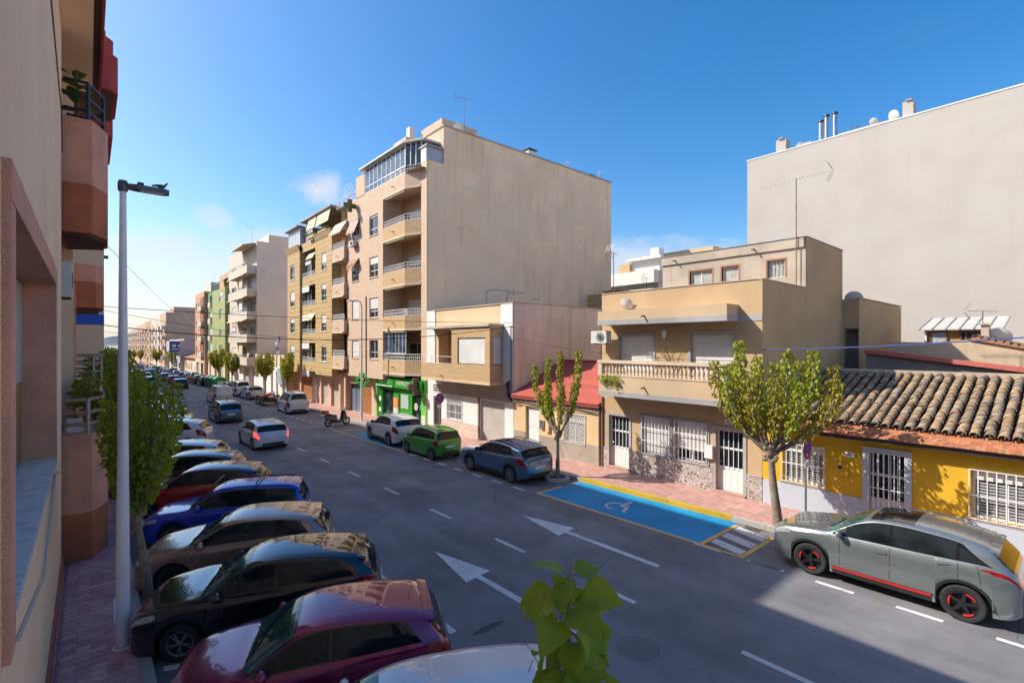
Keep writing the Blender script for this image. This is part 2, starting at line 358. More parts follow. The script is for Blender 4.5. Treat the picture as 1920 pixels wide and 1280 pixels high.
for y0 in (36.6, 45.4, 51.5, 57.5): 
    for k in range(4): mark('bay_dash', m_white, [rect(12.5+k*.6, 12.85+k*.6, y0, y0+.12)])
for k in range(34): mark('bay_dash', m_white, [rect(12.28, 12.4, 36.7+1.4*k, 37.4+1.4*k)])
# wheelchair symbol, read from the road
sx, sy, ss = 13.42, 10.12, 1.0
def P(u, v): return (sx+v*ss, sy-u*ss)       # u to the right along the kerb, v towards the kerb
ring = []
for k in range(15):
    a = R_(75+k*15.5); 
    ring.append((P(-.08+.36*math.cos(a), -.1+.36*math.sin(a)), P(-.08+.285*math.cos(a), -.1+.285*math.sin(a))))
pol = [[a[0], b[0], b[1], a[1]] for a, b in zip(ring, ring[1:])]
pol += [[P(-.02, .42), P(.08, .42), P(.1, .0), P(0, 0)], [P(0, .07), P(.34, .07), P(.34, -.02), P(0, -.02)], [P(.26, -.02), P(.35, -.02), P(.47, -.4), P(.38, -.4)], [P(.38, -.33), P(.52, -.33), P(.52, -.41), P(.38, -.41)], [P(.05, .26), P(.26, .26), P(.26, .19), P(.05, .19)]]
pol += [[P(.03+.085*math.cos(R_(60*k)), .54+.085*math.sin(R_(60*k))) for k in range(6)]]
mark('wheelchair_symbol', m_white, pol, .008)
# angled bays on the left: T marks at the road end, short stroke at the kerb end
for k in range(-2, 9):
    y = 8.15+2.77*k
    mark('bay_mark', m_white, [rect(5.07, 5.22, y-.5, y+.5), [(5.07, y+.02), (5.07, y-.14), (4.80, y-.02), (4.80, y+.14)]]) 
    mark('bay_stroke', m_white, [[(.95, y+1.72), (.95, y+1.88), (1.55, y+1.61), (1.55, y+1.45)]])
mark('asphalt_patch', m_patch, [[(8.75, 23.7), (9.4, 24.3), (10.6, 22.9), (9.7, 21.9)]], .003)
def disc(cx, cy, r, n=24): return [(cx+r*math.cos(2*math.pi*k/n), cy+r*math.sin(2*math.pi*k/n)) for k in range(n)]
mark('manhole_cover', asphalt('manhole_iron', .15), [disc(7.31, 5.12, .34)], .004); mark('manhole_ring', asphalt('manhole_rim', .135), [disc(7.31, 5.12, .37)], .0025)
# round tree pit at the blue bay
mb = MB(); mb.lathe([(.52, -.1), (.52, .10), (.49, .14), (.40, .14), (.38, .10), (.38, -.05)], 28, (14.28, 13.85, gz(13.85))); mb.build('tree_pit_ring', m_kerb, pav_r, smooth=True)
mb = MB(); mb.quad(*[(x, y, gz(y)+.05) for x, y in disc(14.28, 13.85, .39)]); mb.build('soil', m_soil, pav_r)
# ------------------------------------------------------------------ building kit
def facade(mb, axis, P, a0, a1, z0, z1, holes=(), d=.2):
    """wall sheet at X=P (axis x, spanning y) or Y=P (axis y, spanning x) with openings (a0,a1,z0,z1) and reveals d deep"""
    pt = (lambda p, a, z: (p, a, z)) if axis == 'x' else (lambda p, a, z: (a, p, z))
    A = sorted({a0, a1, *[min(max(h[i], a0), a1) for h in holes for i in (0, 1)]}); Zs = sorted({z0, z1, *[min(max(h[i], z0), z1) for h in holes for i in (2, 3)]})
    for i in range(len(A)-1):
        for j in range(len(Zs)-1):
            ca, cz = (A[i]+A[i+1])/2, (Zs[j]+Zs[j+1])/2
            if any(h[0] < ca < h[1] and h[2] < cz < h[3] for h in holes): continue
            mb.quad(pt(P, A[i], Zs[j]), pt(P, A[i+1], Zs[j]), pt(P, A[i+1], Zs[j+1]), pt(P, A[i], Zs[j+1]))
    for h in holes:
        q = P+d
        mb.quad(pt(P, h[0], h[2]), pt(q, h[0], h[2]), pt(q, h[0], h[3]), pt(P, h[0], h[3])); mb.quad(pt(P, h[1], h[2]), pt(q, h[1], h[2]), pt(q, h[1], h[3]), pt(P, h[1], h[3]))
        mb.quad(pt(P, h[0], h[2]), pt(P, h[1], h[2]), pt(q, h[1], h[2]), pt(q, h[0], h[2])); mb.quad(pt(P, h[0], h[3]), pt(P, h[1], h[3]), pt(q, h[1], h[3]), pt(q, h[0], h[3]))
    return mb
m_frame_w = plain('white_frame', (.70, .70, .69), .45, 0, .05); m_frame_g = plain('grey_frame', (.40, .41, .42), .45, .2, .05); m_frame_b = plain('brown_frame', (.16, .085, .05), .5, 0, .1)
m_pane = glass_dark('window_pane', (.02, .026, .032), .05, .6); m_pane_c = plain('curtained_pane', (.42, .42, .40), .12, 0, .25, 9, 0, 60, 0, .8); m_pane_b = glass_dark('blue_pane', (.04, .07, .11), .05, .7)
def slats(name, c, pitch=.05, axis=2, rough=.5, depth=.5):
    if name in _M: return _M[name]
    t = NT(name); sp = t.node('SeparateXYZ'); t.l.new(t.pos(), sp.inputs[0]); fr = t.math('FRACT', t.math('DIVIDE', sp.outputs[axis], pitch))
    g = t.rng(fr, 0, .22, 1, 0); col = t.mix(t.rng(t.noise(1.2, 5), .3, .7), sc3(c, .9), sc3(c, 1.07)); col = t.mix(t.math('MULTIPLY', g, .45), col, sc3(c, .35))
    col = t.mix(t.rng(t.noise(1, 5, .6, t.mapped((4, 4, .3))), .55, .8, 0, .2), col, sc3(c, .5))
    _M[name] = t.done(col, rough, 0, t.bump(t.math('SINE', t.math('MULTIPLY', fr, 3.1416)), depth, .012), .4); return _M[name]
m_shut_w = slats('white_shutter', (.66, .65, .62)); m_shut_g = slats('grey_shutter', (.47, .47, .46)); m_shut_c = slats('cream_shutter', (.60, .52, .40)); m_shut_o = slats('brown_shutter', (.30, .14, .06)); m_garage = slats('garage_shutter', (.44, .41, .37), .075)
def pbox(name, parent, m, *b, label=None): return MB().box(*b).build(name, m, parent, label=label)
def boxes(name, par, m, *bs): return [MB().box(*b).build(name, m, par) for b in bs]
def window(par, X, y0, y1, z0, z1, n=2, fm=None, pm=None, shut=0, sm=None, axis='x', fw=.055, sgn=1, name='window', trans=None):
    """glazed opening: frame with one sub-part per pane and a roller shutter pulled down by a fraction; X is the outer face of the frame"""
    fm = fm or m_frame_w; pm = pm or m_pane; t = .05*sgn
    def bx(mb, a, b, c, d, e, f): return mb.box(a, b, c, d, e, f) if axis == 'x' else mb.box(c, d, a, b, e, f)
    mb = MB(); w = (y1-y0)/n
    bx(mb, X, X+t, y0, y1, z0, z0+fw); bx(mb, X, X+t, y0, y1, z1-fw, z1)
    for k in range(n+1):
        c = min(max(y0+k*w, y0+fw/2), y1-fw/2); bx(mb, X, X+t, c-fw/2, c+fw/2, z0+fw, z1-fw)
    if trans: bx(mb, X, X+t, y0+fw, y1-fw, z0+trans-fw/2, z0+trans+fw/2)
    o = mb.build(name, fm, par)
    for k in range(n):
        p = bx(MB(), X+t*.45, X+t*.75, y0+k*w+fw*.4, y0+(k+1)*w-fw*.4, z0+fw*.5, z1-fw*.5); p.build('pane', pm, o)
    if shut > 0: bx(MB(), X-t*.7, X-t*.1, y0+.01, y1-.01, z1-(z1-z0)*shut, z1-.004).build('roller_shutter', sm or m_shut_w, o)
    return o
def bars(par, X, y0, y1, z0, z1, n, r=.009, m=None, cross=(), foot=False):
    """a grille: every upright its own piece"""
    m = m or m_frame_w; h = z1-z0; me = MB().box(-r, r, -r, r, 0, h).mesh('bar', m); g = MB()
    for c in (z0, z1, *cross): go = MB().box(X-r*1.2, X+r*1.2, y0, y1, c-r, c+r).build('cross_bar', m, par)
    off = Vector((0, 0, 0)); q = par
    while q: off += q.location; q = q.parent
    for k in range(n):
        b = link('bar', me, par); b.location = Vector((X-.004, y0+(y1-y0)*k/(n-1), z0))-off
    if foot:
        c = MB()
        for k in range(n-1):
            cy = y0+(y1-y0)*(k+.5)/(n-1); c.tube([(X, cy+.06*math.cos(R_(a)), z0+.09+.06*math.sin(R_(a))) for a in range(-60, 240, 30)], .006, 4)
        c.build('scrolls', m, par)
    return go
def railing(par, pts, z0, h, m, step=.11, r=.012, post=.9, mid=(), name='railing'):
    mb = MB()
    for (xa, ya), (xb, yb) in zip(pts, pts[1:]):
        ln = math.hypot(xb-xa, yb-ya); n = max(1, int(ln/step))
        for zz in (z0+.04, z0+h, *[z0+q for q in mid]): mb.tube([(xa, ya, zz), (xb, yb, zz)], r*1.3, 5)
        for k in range(n+1):
            x, y = xa+(xb-xa)*k/n, ya+(yb-ya)*k/n; mb.box(x-r*.7, x+r*.7, y-r*.7, y+r*.7, z0, z0+h)
    return mb.build(name, m, par)
def dish(loc, rad, az, el, label, pole=.5, group=None):
    t = thing('satellite_dish', label, 'satellite dish', loc, az, group); prof = [(rad*k/6, -.28*rad*(1-(k/6)**2)) for k in range(7)]
    M = Matrix.Translation((0, 0, pole)) @ Matrix.Rotation(R_(90-el), 4, 'X')
    mb = MB(); mb.lathe([(max(r, .001), z) for r, z in prof], 20); mb.lathe([(rad, 0), (rad*1.02, -.015), (max(.002, rad*.5), -.2*rad-.02), (.002, -.28*rad-.02)], 20); mb.move(M); mb.build('reflector', m_dish, t, True, local=True)
    mb = MB(); mb.tube([(0, rad*.9, 0), (0, 0, rad*.95)], .012, 5); mb.blob((0, 0, rad*.95), (.04, .04, .06), 6, 4); mb.move(M); mb.build('feed_arm', m_frame_g, t, local=True)
    mb = MB(); mb.tube([(0, 0, -.05), (0, 0, pole), M @ Vector((0, 0, -.3*rad))], .02, 6); mb.build('pole', m_frame_g, t, local=True); return t
m_dish = plain('dish_white', (.62, .62, .60), .5, 0, .06)
def ac_unit(loc, size, label, face='x', group=None, m=None, sgn=-1):
    """outdoor unit: casing, fan grille ring with blades, feet"""
    t = thing('air_conditioner', label, 'air conditioner', loc, 0, group); dx, dy, dz = size; m = m or m_acw
    MB().box(0, dx, -dy/2, dy/2, .04, dz).build('casing', m, t, local=True)
    mb = MB(); r = min(dy, dz)*.36; x = -.008 if sgn < 0 else dx+.008
    for k in range(4): mb.lathe([(r*(1-.22*k), -.006), (r*(1-.22*k)-.012, .006)], 18, (x, -dy*.12, dz*.54), 'x')
    for k in range(6): a = math.pi*k/6; mb.tube([(x, -dy*.12+r*math.cos(a), dz*.54+r*math.sin(a)), (x, -dy*.12-r*math.cos(a), dz*.54-r*math.sin(a))], .006, 4)
    mb.build('fan_grille', m_darkm, t, local=True)
    for s_ in (-1, 1): MB().box(.02, dx-.02, s_*dy*.35, s_*dy*.27, 0, .04).build('foot', m_darkm, t, local=True)
    return t
m_acw = plain('ac_casing', (.60, .59, .55), .5, 0, .08); m_darkm = plain('dark_metal', (.05, .05, .055), .5, .4, .1); m_zinc = plain('zinc', (.38, .40, .42), .35, .8, .12)
m_antenna = plain('aluminium', (.30, .29, .28), .45, .6, .1); m_rust = plain('rusty_mast', (.22, .13, .09), .7, .2, .2)
def antenna(loc, h, label, boom=1.4, az=0, n=12, group=None, style='yagi'):
    t = thing('tv_antenna', label, 'antenna', loc, az, group)
    MB().tube([(0, 0, -.15), (0, 0, h)], .018, 6).build('mast', m_rust, t, local=True)
    mb = MB(); mb.tube([(0, -boom*.48, h-.05), (0, boom*.52, h+.02)], .012, 5)
    for k in range(n):
        y = -boom*.48+boom*.9*k/(n-1); l = .10+.05*k/n; z = h-.05+.07*(k/n); mb.box(-l, l, y-.004, y+.004, z-.004, z+.004); mb.box(-.004, .004, y-.004, y+.004, z-.04, z+.04)
    mb.build('boom', m_antenna, t, local=True)
    mb = MB()
    for sgn in (1, -1):
        for k in range(6): f = .05+.30*k/5; mb.box(-.16, .16, boom*.52-f*.55-.003+.1, boom*.52-f*.55+.003+.1, h+sgn*f-.003, h+sgn*f+.003)
        for x in (-.15, 0, .15): mb.tube([(x, boom*.52+.08, h+sgn*.04), (x, boom*.52-.09, h+sgn*.36)], .006, 4)
    mb.build('reflector', m_antenna, t, local=True); return t
def spout(par, X, y, z, l=.18): MB().tube([(X+.05, y, z+.01), (X-l, y, z-.04)], .032, 8).build('rain_spout', m_spout, par)
m_spout = plain('clay_spout', (.20, .12, .08), .8)
m_stone_g = stucco('grey_stone', (.36, .345, .35), .18, .1, bump=.15)
def mosaic(name):
    t = NT(name); v = t.node('TexVoronoi', feature='DISTANCE_TO_EDGE'); vc = t.node('TexVoronoi')
    for q in (v, vc): t.l.new(t.mapped((1, 1, 1.25)), q.inputs['Vector']); q.inputs['Scale'].default_value = 7.5
    col = t.mix(t.rng(vc.outputs['Color'], .2, .8), (.23, .18, .165), (.40, .335, .31)); e = t.rng(v.outputs[0], .025, .055, 1, 0)
    col = t.mix(e, col, (.66, .62, .58)); return t.done(col, .35, 0, t.bump(e, .25, .006), .5)
m_mosaic = mosaic('crazy_tile')
m_int = plain('dark_interior', (.03, .028, .026), .9)  # near-black backing sheets: the dark of unlit rooms put into the colour
# ------------------------------------------------------------------ brown two-storey house with balustrade
m_brown = stucco('brown_render', (.49, .345, .20), .09, .13, (.27, .15, .09), .16); m_conc = stucco('stained_concrete', (.46, .39, .31), .14, .35, (.14, .12, .11), .55); m_balw = stucco('pale_brown_render', (.55, .405, .26), .07, .1, (.3, .18, .1), .1)
m_balus = stucco('cast_stone', (.60, .475, .35), .08, .1)
hs_ = thing('two_storey_house', 'brown rendered two-storey house with balustrade balcony and rooftop storey, behind blue disabled bay', 'house', (XW, 10.4, gz(10.4)+.12))
g0 = -.2
H1 = [(12.30, 13.32, -.03, 2.26), (10.44, 11.64, .93, 2.36), (8.94, 10.16, .93, 2.36), (7.62, 8.58, .06, 2.26), (11.16, 12.77, 3.5, 5.62), (7.94, 9.55, 3.5, 5.62)]
mb = MB(); facade(mb, 'x', XW, 6.99, 13.72, g0, 7.43, H1, .22)
mb.quad((XW, 6.99, g0), (25.18, 6.99, g0), (25.18, 6.99, 6.2), (XW, 6.99, 6.2)); mb.quad((XW, 13.72, g0), (25.18, 13.72, g0), (25.18, 13.72, 6.2), (XW, 13.72, 6.2)); mb.quad((25.18, 6.99, g0), (25.18, 13.72, g0), (25.18, 13.72, 6.2), (25.18, 6.99, 6.2))
mb.quad((XW+.2, 7.15, 6.2), (25.18, 7.15, 6.2), (25.18, 13.5, 6.2), (XW+.2, 13.5, 6.2)); mb.box(XW+.23, XW+.26, 7.1, 13.6, g0, 6.0); mb.build('wall', m_brown, hs_)
mb = MB(); mb.box(XW+.001, XW+.2, 6.991, 13.719, 6.2, 7.431); mb.build('parapet', m_brown, hs_)
boxes('parapet', hs_, m_brown, (XW+.2, 20.86, 6.99, 7.14, 6.2, 7.42), (XW+.2, 20.86, 13.55, 13.72, 6.2, 7.42))
mb = MB(); mb.box(XW-.02, 20.84, 6.965, 7.16, 7.421, 7.455); mb.box(XW-.03, XW+.22, 7.161, 13.74, 7.432, 7.46); mb.build('coping', m_conc, hs_)
# rooftop storey
PX = 20.85; PW = [(10.74, 11.80, 7.0, 8.57), (9.58, 10.30, 7.0, 8.60), (7.74, 8.40, 7.92, 8.62)]
mb = MB(); facade(mb, 'x', PX, 7.0, 13.2, 6.2, 9.0, PW, .18); mb.quad((PX, 13.2, 6.2), (25.18, 13.2, 6.2), (25.18, 13.2, 9.3), (PX, 13.2, 9.3)); mb.box(PX+.2, PX+.22, 7.1, 13.1, 6.2, 9); mb.build('rooftop_wall', m_conc, hs_)
mb = MB(); mb.box(PX+.02, 25.18, 6.985, 7.05, 6.2, 9.38); mb.build('rooftop_side_wall', m_brown, hs_)
mb = MB(); mb.box(PX-.07, 25.2, 7.051, 13.22, 9.0, 9.36); mb.build('cornice', m_conc, hs_); mb = MB(); mb.box(PX-.10, 25.23, 6.95, 13.25, 9.382, 9.41); mb.build('roof_edge', m_stone_g, hs_)
for a in PW: window(hs_, PX+.1, a[0], a[1], a[2], a[3], 2 if a[1]-a[0] > .8 else 1, m_frame_w, m_pane_c)
for a in PW: 
    mb = MB(); mb.box(PX-.01, PX+.1, a[0]-.07, a[0], a[2], a[3]+.07); mb.box(PX-.01, PX+.1, a[1], a[1]+.07, a[2], a[3]+.07); mb.box(PX-.01, PX+.1, a[0], a[1], a[3], a[3]+.07); mb.build('window_surround', plain('terracotta_trim', (.34, .17, .10), .8), hs_)
bars(hs_, PX+.06, 7.78, 8.36, 7.95, 8.6, 5, .008, m_frame_g)
for y in (12.5, 8.9): spout(hs_, PX-.07, y, 9.17, .2)
# ground floor: doors, barred windows, tiled base
def door_bars(par, X, y0, y1, z0, z1, name='door'):
    w_ = y1-y0; zm = z0+(z1-z0)*.36
    o = MB().box(X, X+.05, y0+.04, y1-.04, z0, zm).build(name, m_frame_w, par); mb = MB()
    for a, b, c, d in ((y0, y0+.05, z0, z1), (y1-.05, y1, z0, z1), (y0+.05, y1-.05, z1-.06, z1), (y0+.05, y1-.05, zm, zm+.07), (y0+.05, y1-.05, zm+(z1-zm)*.5, zm+(z1-zm)*.5+.07)): mb.box(X-.012, X+.04, a, b, c, d)
    for k in range(4): yy = y0+.07+(w_-.14)*(k+.0)/4; mb.box(X-.006, X+.002, yy, yy+(w_-.14)/4-.02, z0+.08, zm-.06)
    mb.build('door_frame', m_frame_w, o); MB().box(X+.02, X+.03, y0+.05, y1-.05, zm, z1-.05).build('pane', m_pane, o)
    me = MB().box(-.014, .0, -.011, .011, 0, z1-zm-.06).mesh('bar', m_frame_w); n = 5
    for k in range(1, n): b = link('bar', me, o); b.location = Vector((X-.014, y0+.05+(w_-.1)*k/n, zm))-hs_loc(o)
    MB().tube([(X-.01, y1-.08, z0+1.0), (X-.06, y1-.08, z0+1.0), (X-.06, y1-.17, z0+1.0)], .011, 6).build('handle', m_zinc, o); return o
def hs_loc(o):
    v = Vector((0, 0, 0))
    while o: v += o.location; o = o.parent
    return v
door_bars(hs_, XW+.15, 12.30, 13.32, .1, 2.26); door_bars(hs_, XW+.15, 7.62, 8.58, .12, 2.26)
def surround(par, X, y0, y1, z0, z1, t=.11, m=None, sill=True):
    mb = MB(); mb.box(X-.03, X+.02, y0-t, y0, z0, z1+t); mb.box(X-.03, X+.02, y1, y1+t, z0, z1+t); mb.box(X-.03, X+.02, y0, y1, z1, z1+t)
    if sill: mb.box(X-.07, X+.1, y0-t, y1+t, z0-.05, z0)
    return mb.build('stone_surround', m or m_stone_g, par)
for a in H1: surround(hs_, XW, *a, sill=a[2] > .5)
for a in H1[1:3]:
    window(hs_, XW+.12, a[0], a[1], a[2], a[3], 2, m_frame_w, m_pane, .72 if a[0] < 10 else .95); bars(hs_, XW-.05, a[0]-.02, a[1]+.02, a[2]-.02, a[3]+.03, 9, .010, None, (a[2]+.5, a[2]+1.0))
for a in H1[4:]: window(hs_, XW+.14, a[0], a[1], a[2], a[3], 2, m_frame_w, m_pane, .93, m_shut_w)
for k, (a, b) in enumerate(((6.99, 7.5), (8.69, 12.18), (13.43, 13.72))):
    MB().box(XW-.035, XW+.01, a+.003, b, g0, .84).build('tiled_base', m_mosaic, hs_); MB().box(XW-.05, XW+.01, a+.003, b, .841, .87).build('base_trim', m_stone_g, hs_)
for a, b in ((12.3, 13.32), (7.62, 8.58)): MB().box(XW-.1, XW+.2, a-.1, b+.1, -.2, .115).build('door_step', plain('pink_step', (.40, .25, .20), .7), hs_)
# balcony
bal = MB().box(16.1, XW, 7.8, 13.2, 3.2, 3.98).build('balcony', m_balw, hs_)
MB().box(16.085, XW+.01, 7.785, 13.215, 3.17, 3.36).build('stone_band', m_stone_g, bal)
mb = MB(); mb.box(16.06, 16.3, 7.76, 13.24, 4.50, 4.62); mb.box(16.3, XW, 7.78, 7.98, 4.50, 4.62); mb.box(16.3, XW, 13.02, 13.22, 4.50, 4.62); mb.box(16.08, 16.28, 7.79, 13.21, 3.981, 4.03); mb.build('handrail', m_balus, bal)
bp = [(.075, 0), (.075, .05), (.04, .07), (.055, .12), (.072, .19), (.055, .27), (.034, .33), (.04, .38), (.07, .41), (.07, .47)]
bm = MB().lathe(bp, 7).mesh('baluster', m_balus, True)
ys_ = [7.98+.168*k for k in range(31)]
for y in ys_: o = link('baluster', bm, bal); o.location = Vector((16.18, y, 4.03))-hs_loc(bal)
for x in (16.42, 16.6, 16.78):
    for y in (7.88, 13.12): o = link('baluster', bm, bal); o.location = Vector((x, y, 4.03))-hs_loc(bal)
boxes('corner_post', bal, m_balus, *[(16.08, 16.28, y-.1, y+.1, 4.031, 4.499) for y in (7.87, 13.13)])
can = MB().box(16.1, XW, 7.78, 13.25, 6.24, 6.62).build('canopy', m_balw, hs_); MB().box(16.085, XW+.01, 7.765, 13.265, 6.05, 6.239).build('stone_band', m_stone_g, can); MB().box(XW-.02, XW+.01, 6.995, 7.764, 6.05, 6.24).build('stone_band', m_stone_g, hs_)
spout(hs_, 16.1, 11.0, 6.36); spout(hs_, 16.1, 11.0, 3.62)
MB().tube([(XW-.04, 13.67, .0), (XW-.04, 13.67, 3.0)], .045, 8).build('downpipe', m_spout, hs_)
# wall lantern
t = thing('wall_lantern', 'white wall lantern between the two upper shutters of the brown house', 'lantern', (XW-.02, 10.55, 5.55))
MB().tube([(0, 0, -.32), (-.06, 0, -.2), (-.16, 0, -.12), (-.18, 0, -.02)], .014, 6).build('bracket', m_frame_w, t, local=True); MB().lathe([(.04, -.02), (.08, .03), (.10, .2), (.11, .21), (.02, .3), (.002, .34)], 6, (-.18, 0, 0)).build('lantern_head', m_frame_w, t, local=True)
t = thing('meter_box', 'cream meter box with open door beside the right door of the brown house', 'meter box', (XW-.03, 8.80, 1.42)); MB().box(-.10, .03, -.16, .16, -.24, .24).build('box', m_balus, t, local=True); MB().box(-.115, -.1, -.15, .15, -.23, .23).build('lid', m_frame_w, t, local=True)
ac_unit((16.35, 13.42, 5.27), (.32, .82, .56), 'off-white air conditioner on the upper left corner of the brown house')
dish((XW-.1, 12.35, 6.62), .28, R_(95), 30, 'white satellite dish on the canopy of the brown house', .32)
m_blueplate = plain('blue_enamel', (.02, .04, .22), .3); m_whitep = plain('white_enamel', (.72, .72, .72), .35)
def plaque(loc, w_, h_, txt, label, mb_=None, mt=None, size=.1, rot=0, cat='house number'):
    t = thing('number_plaque' if cat == 'house number' else 'wall_sign', label, cat, loc); MB().box(-.012, .006, -w_/2, w_/2, -h_/2, h_/2).build('plate', mb_ or m_whitep, t, local=True)
    me = text_mesh(txt, size, .002, 'digits'); me.materials.append(mt or m_blueplate); o = link('digits', me, t); o.rotation_euler = (R_(90), 0, R_(-90)); o.location = (-.017, 0, 0); return t
plaque((XW-.035, 8.1, 2.58), .30, .18, '33', 'white number plate 33 above the right door of the brown house', size=.15)
antenna((PX-.12, 7.29, 7.6), 4.05, 'tall rusty mast with long yagi antenna on the brown house roof', 2.2, R_(180+0), 16)
t = thing('potted_plant', 'leafy trailing plant at the left end of the balustrade', 'plant', (16.15, 12.6, 4.05)); rp = random.Random(5)
def leafcloud(mb, pts, n, size, rp, droop=.6, asp=.55):
    """many small folded leaves round a list of (centre, radius)"""
    for _ in range(n):
        c, r = rp.choice(pts); d = Vector((rp.gauss(0, 1), rp.gauss(0, 1), rp.gauss(0, 1))).normalized()*(r*rp.random()**.4); p = Vector(c)+d
        l = size*rp.uniform(.6, 1.25); ax = (d.normalized()*.7+Vector((rp.uniform(-1, 1), rp.uniform(-1, 1), -droop))).normalized(); sd = ax.cross(Vector((rp.uniform(-1, 1), rp.uniform(-1, 1), rp.uniform(-.2, 1)))).normalized()*(l*asp*.5); up = sd.cross(ax).normalized()*(l*.12)
        a = p; b = p+ax*l*.45; e = p+ax*l-up*.8; mb.quad(a, b+sd+up, e, b); mb.quad(a, b, e, b-sd+up)
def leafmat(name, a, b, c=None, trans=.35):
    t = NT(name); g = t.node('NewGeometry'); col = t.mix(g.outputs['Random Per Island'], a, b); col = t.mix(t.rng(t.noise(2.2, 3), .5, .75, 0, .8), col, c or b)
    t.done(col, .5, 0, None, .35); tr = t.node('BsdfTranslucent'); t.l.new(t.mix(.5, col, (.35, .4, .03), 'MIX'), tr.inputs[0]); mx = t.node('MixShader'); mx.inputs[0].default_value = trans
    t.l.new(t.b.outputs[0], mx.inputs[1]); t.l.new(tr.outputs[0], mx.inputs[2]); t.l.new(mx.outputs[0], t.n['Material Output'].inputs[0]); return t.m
m_leaf = leafmat('street_tree_leaf', (.19, .26, .018), (.40, .44, .03), (.42, .36, .03), .45); m_leaf_d = leafmat('shaded_tree_leaf', (.12, .20, .02), (.26, .35, .035), (.30, .32, .03), .42); m_leaf_o = leafmat('turning_leaf', (.22, .22, .02), (.40, .30, .03), (.42, .22, .04), .4); m_leaf_p = leafmat('house_plant_leaf', (.03, .08, .015), (.06, .13, .03))  # shaded copy is darker: shade put into the left trees' leaf colour
mb = MB(); leafcloud(mb, [((-.12, .1*k-.4, -.12-.03*(k % 3)), .16) for k in range(9)]+[((-.16, -.35, -.4), .14), ((-.15, .3, -.3), .1)], 420, .09, rp); mb.build('foliage', m_leaf, t, local=True)
t = thing('potted_plant', 'dry climbing plant with pale flowers on the brown house wall between the shutters', 'plant', (XW-.1, 10.35, 4.0)); mb = MB()
for k in range(7): mb.tube([(0, rp.uniform(-.3, .3), 0), (-.05, rp.uniform(-.5, .5), .6), (-.03, rp.uniform(-.5, .6), rp.uniform(.9, 1.5))], .008, 4)
mb.build('stems', plain('dry_stem', (.23, .15, .09), .9), t, local=True); mb = MB(); leafcloud(mb, [((-.05, rp.uniform(-.5, .5), rp.uniform(.4, 1.2)), .15) for k in range(8)], 130, .06, rp); mb.build('foliage', m_leaf_o, t, local=True)
mb = MB(); leafcloud(mb, [((-.08, .8, .85), .16), ((-.08, .62, .6), .12)], 60, .08, rp); mb.build('flowers', plain('pale_petal', (.55, .60, .62), .7), t, local=True)
# ------------------------------------------------------------------ yellow single-storey house with barrel-tile roof
m_yel = stucco('yellow_render', (.66, .385, .03), .10, .12, (.36, .21, .05), .3, .4); m_bluebase = stucco('pale_blue_base', (.46, .50, .56), .05, .08, (.3, .3, .32), .15)
yh = thing('tiled_house', 'yellow single-storey house with pale blue base and weathered barrel-tile roof', 'house', (XW, 2.0, gz(2)+.12))
H2 = [(5.20, 6.34, .93, 2.09), (3.20, 4.08, .05, 2.22), (.62, 1.88, .90, 2.09), (-2.2, -1.1, .1, 2.2)]
YN = -3.6
mb = MB(); facade(mb, 'x', XW, YN, 6.98, -.2, 2.55, H2, .2); mb.build('wall', m_yel, yh); MB().box(XW+.22, XW+.25, YN, 6.9, -.2, 2.5).build('dark_backing', m_int, yh)
mb = MB(); mb.box(XW+.01, 21.6, YN, YN+.1, -.2, 2.5); mb.build('gable_wall', m_yel, yh)
for a, b in ((4.13, 6.975), (-1.05, 3.15), (YN, -2.25)): MB().box(XW-.02, XW+.01, a, b, -.2, .82).build('base', m_bluebase, yh)
for a in (H2[0], H2[2]):
    w_ = window(yh, XW+.1, *a, 2, m_frame_w, m_pane, .20); bars(yh, XW-.04, a[0]-.03, a[1]+.05, a[2]-.02, a[3]+.02, 9, .011, None, (a[2]+.57,), True)
    mb = MB(); mb.box(XW-.03, XW+.04, a[0]-.08, a[1]+.1, a[2]-.09, a[2]-.03); mb.build('window_sill', m_kerb, yh)
    for k in range(11): z = a[2]+.1+.075*k; MB().box(XW+.108, XW+.122, a[0]+.06, a[1]-.06, z, z+.045).build('blind_slat', m_frame_g, w_)
a = H2[1]; do = door_bars(yh, XW+.12, *a); MB().box(XW-.04, XW+.1, a[0]-.12, a[0], .0, a[3]+.12).build('door_jamb', m_bluebase, do); MB().box(XW-.04, XW+.1, a[1], a[1]+.12, .0, a[3]+.12).build('door_jamb', m_bluebase, do); MB().box(XW-.04, XW+.1, a[0], a[1], a[3], a[3]+.12).build('door_lintel', m_bluebase, do)
bars(yh, XW-.03, a[0]+.02, a[1]-.02, a[2]+.02, a[3]-.02, 8, .012, m_frame_w, (1.2,))
door_bars(yh, XW+.12, *H2[3])
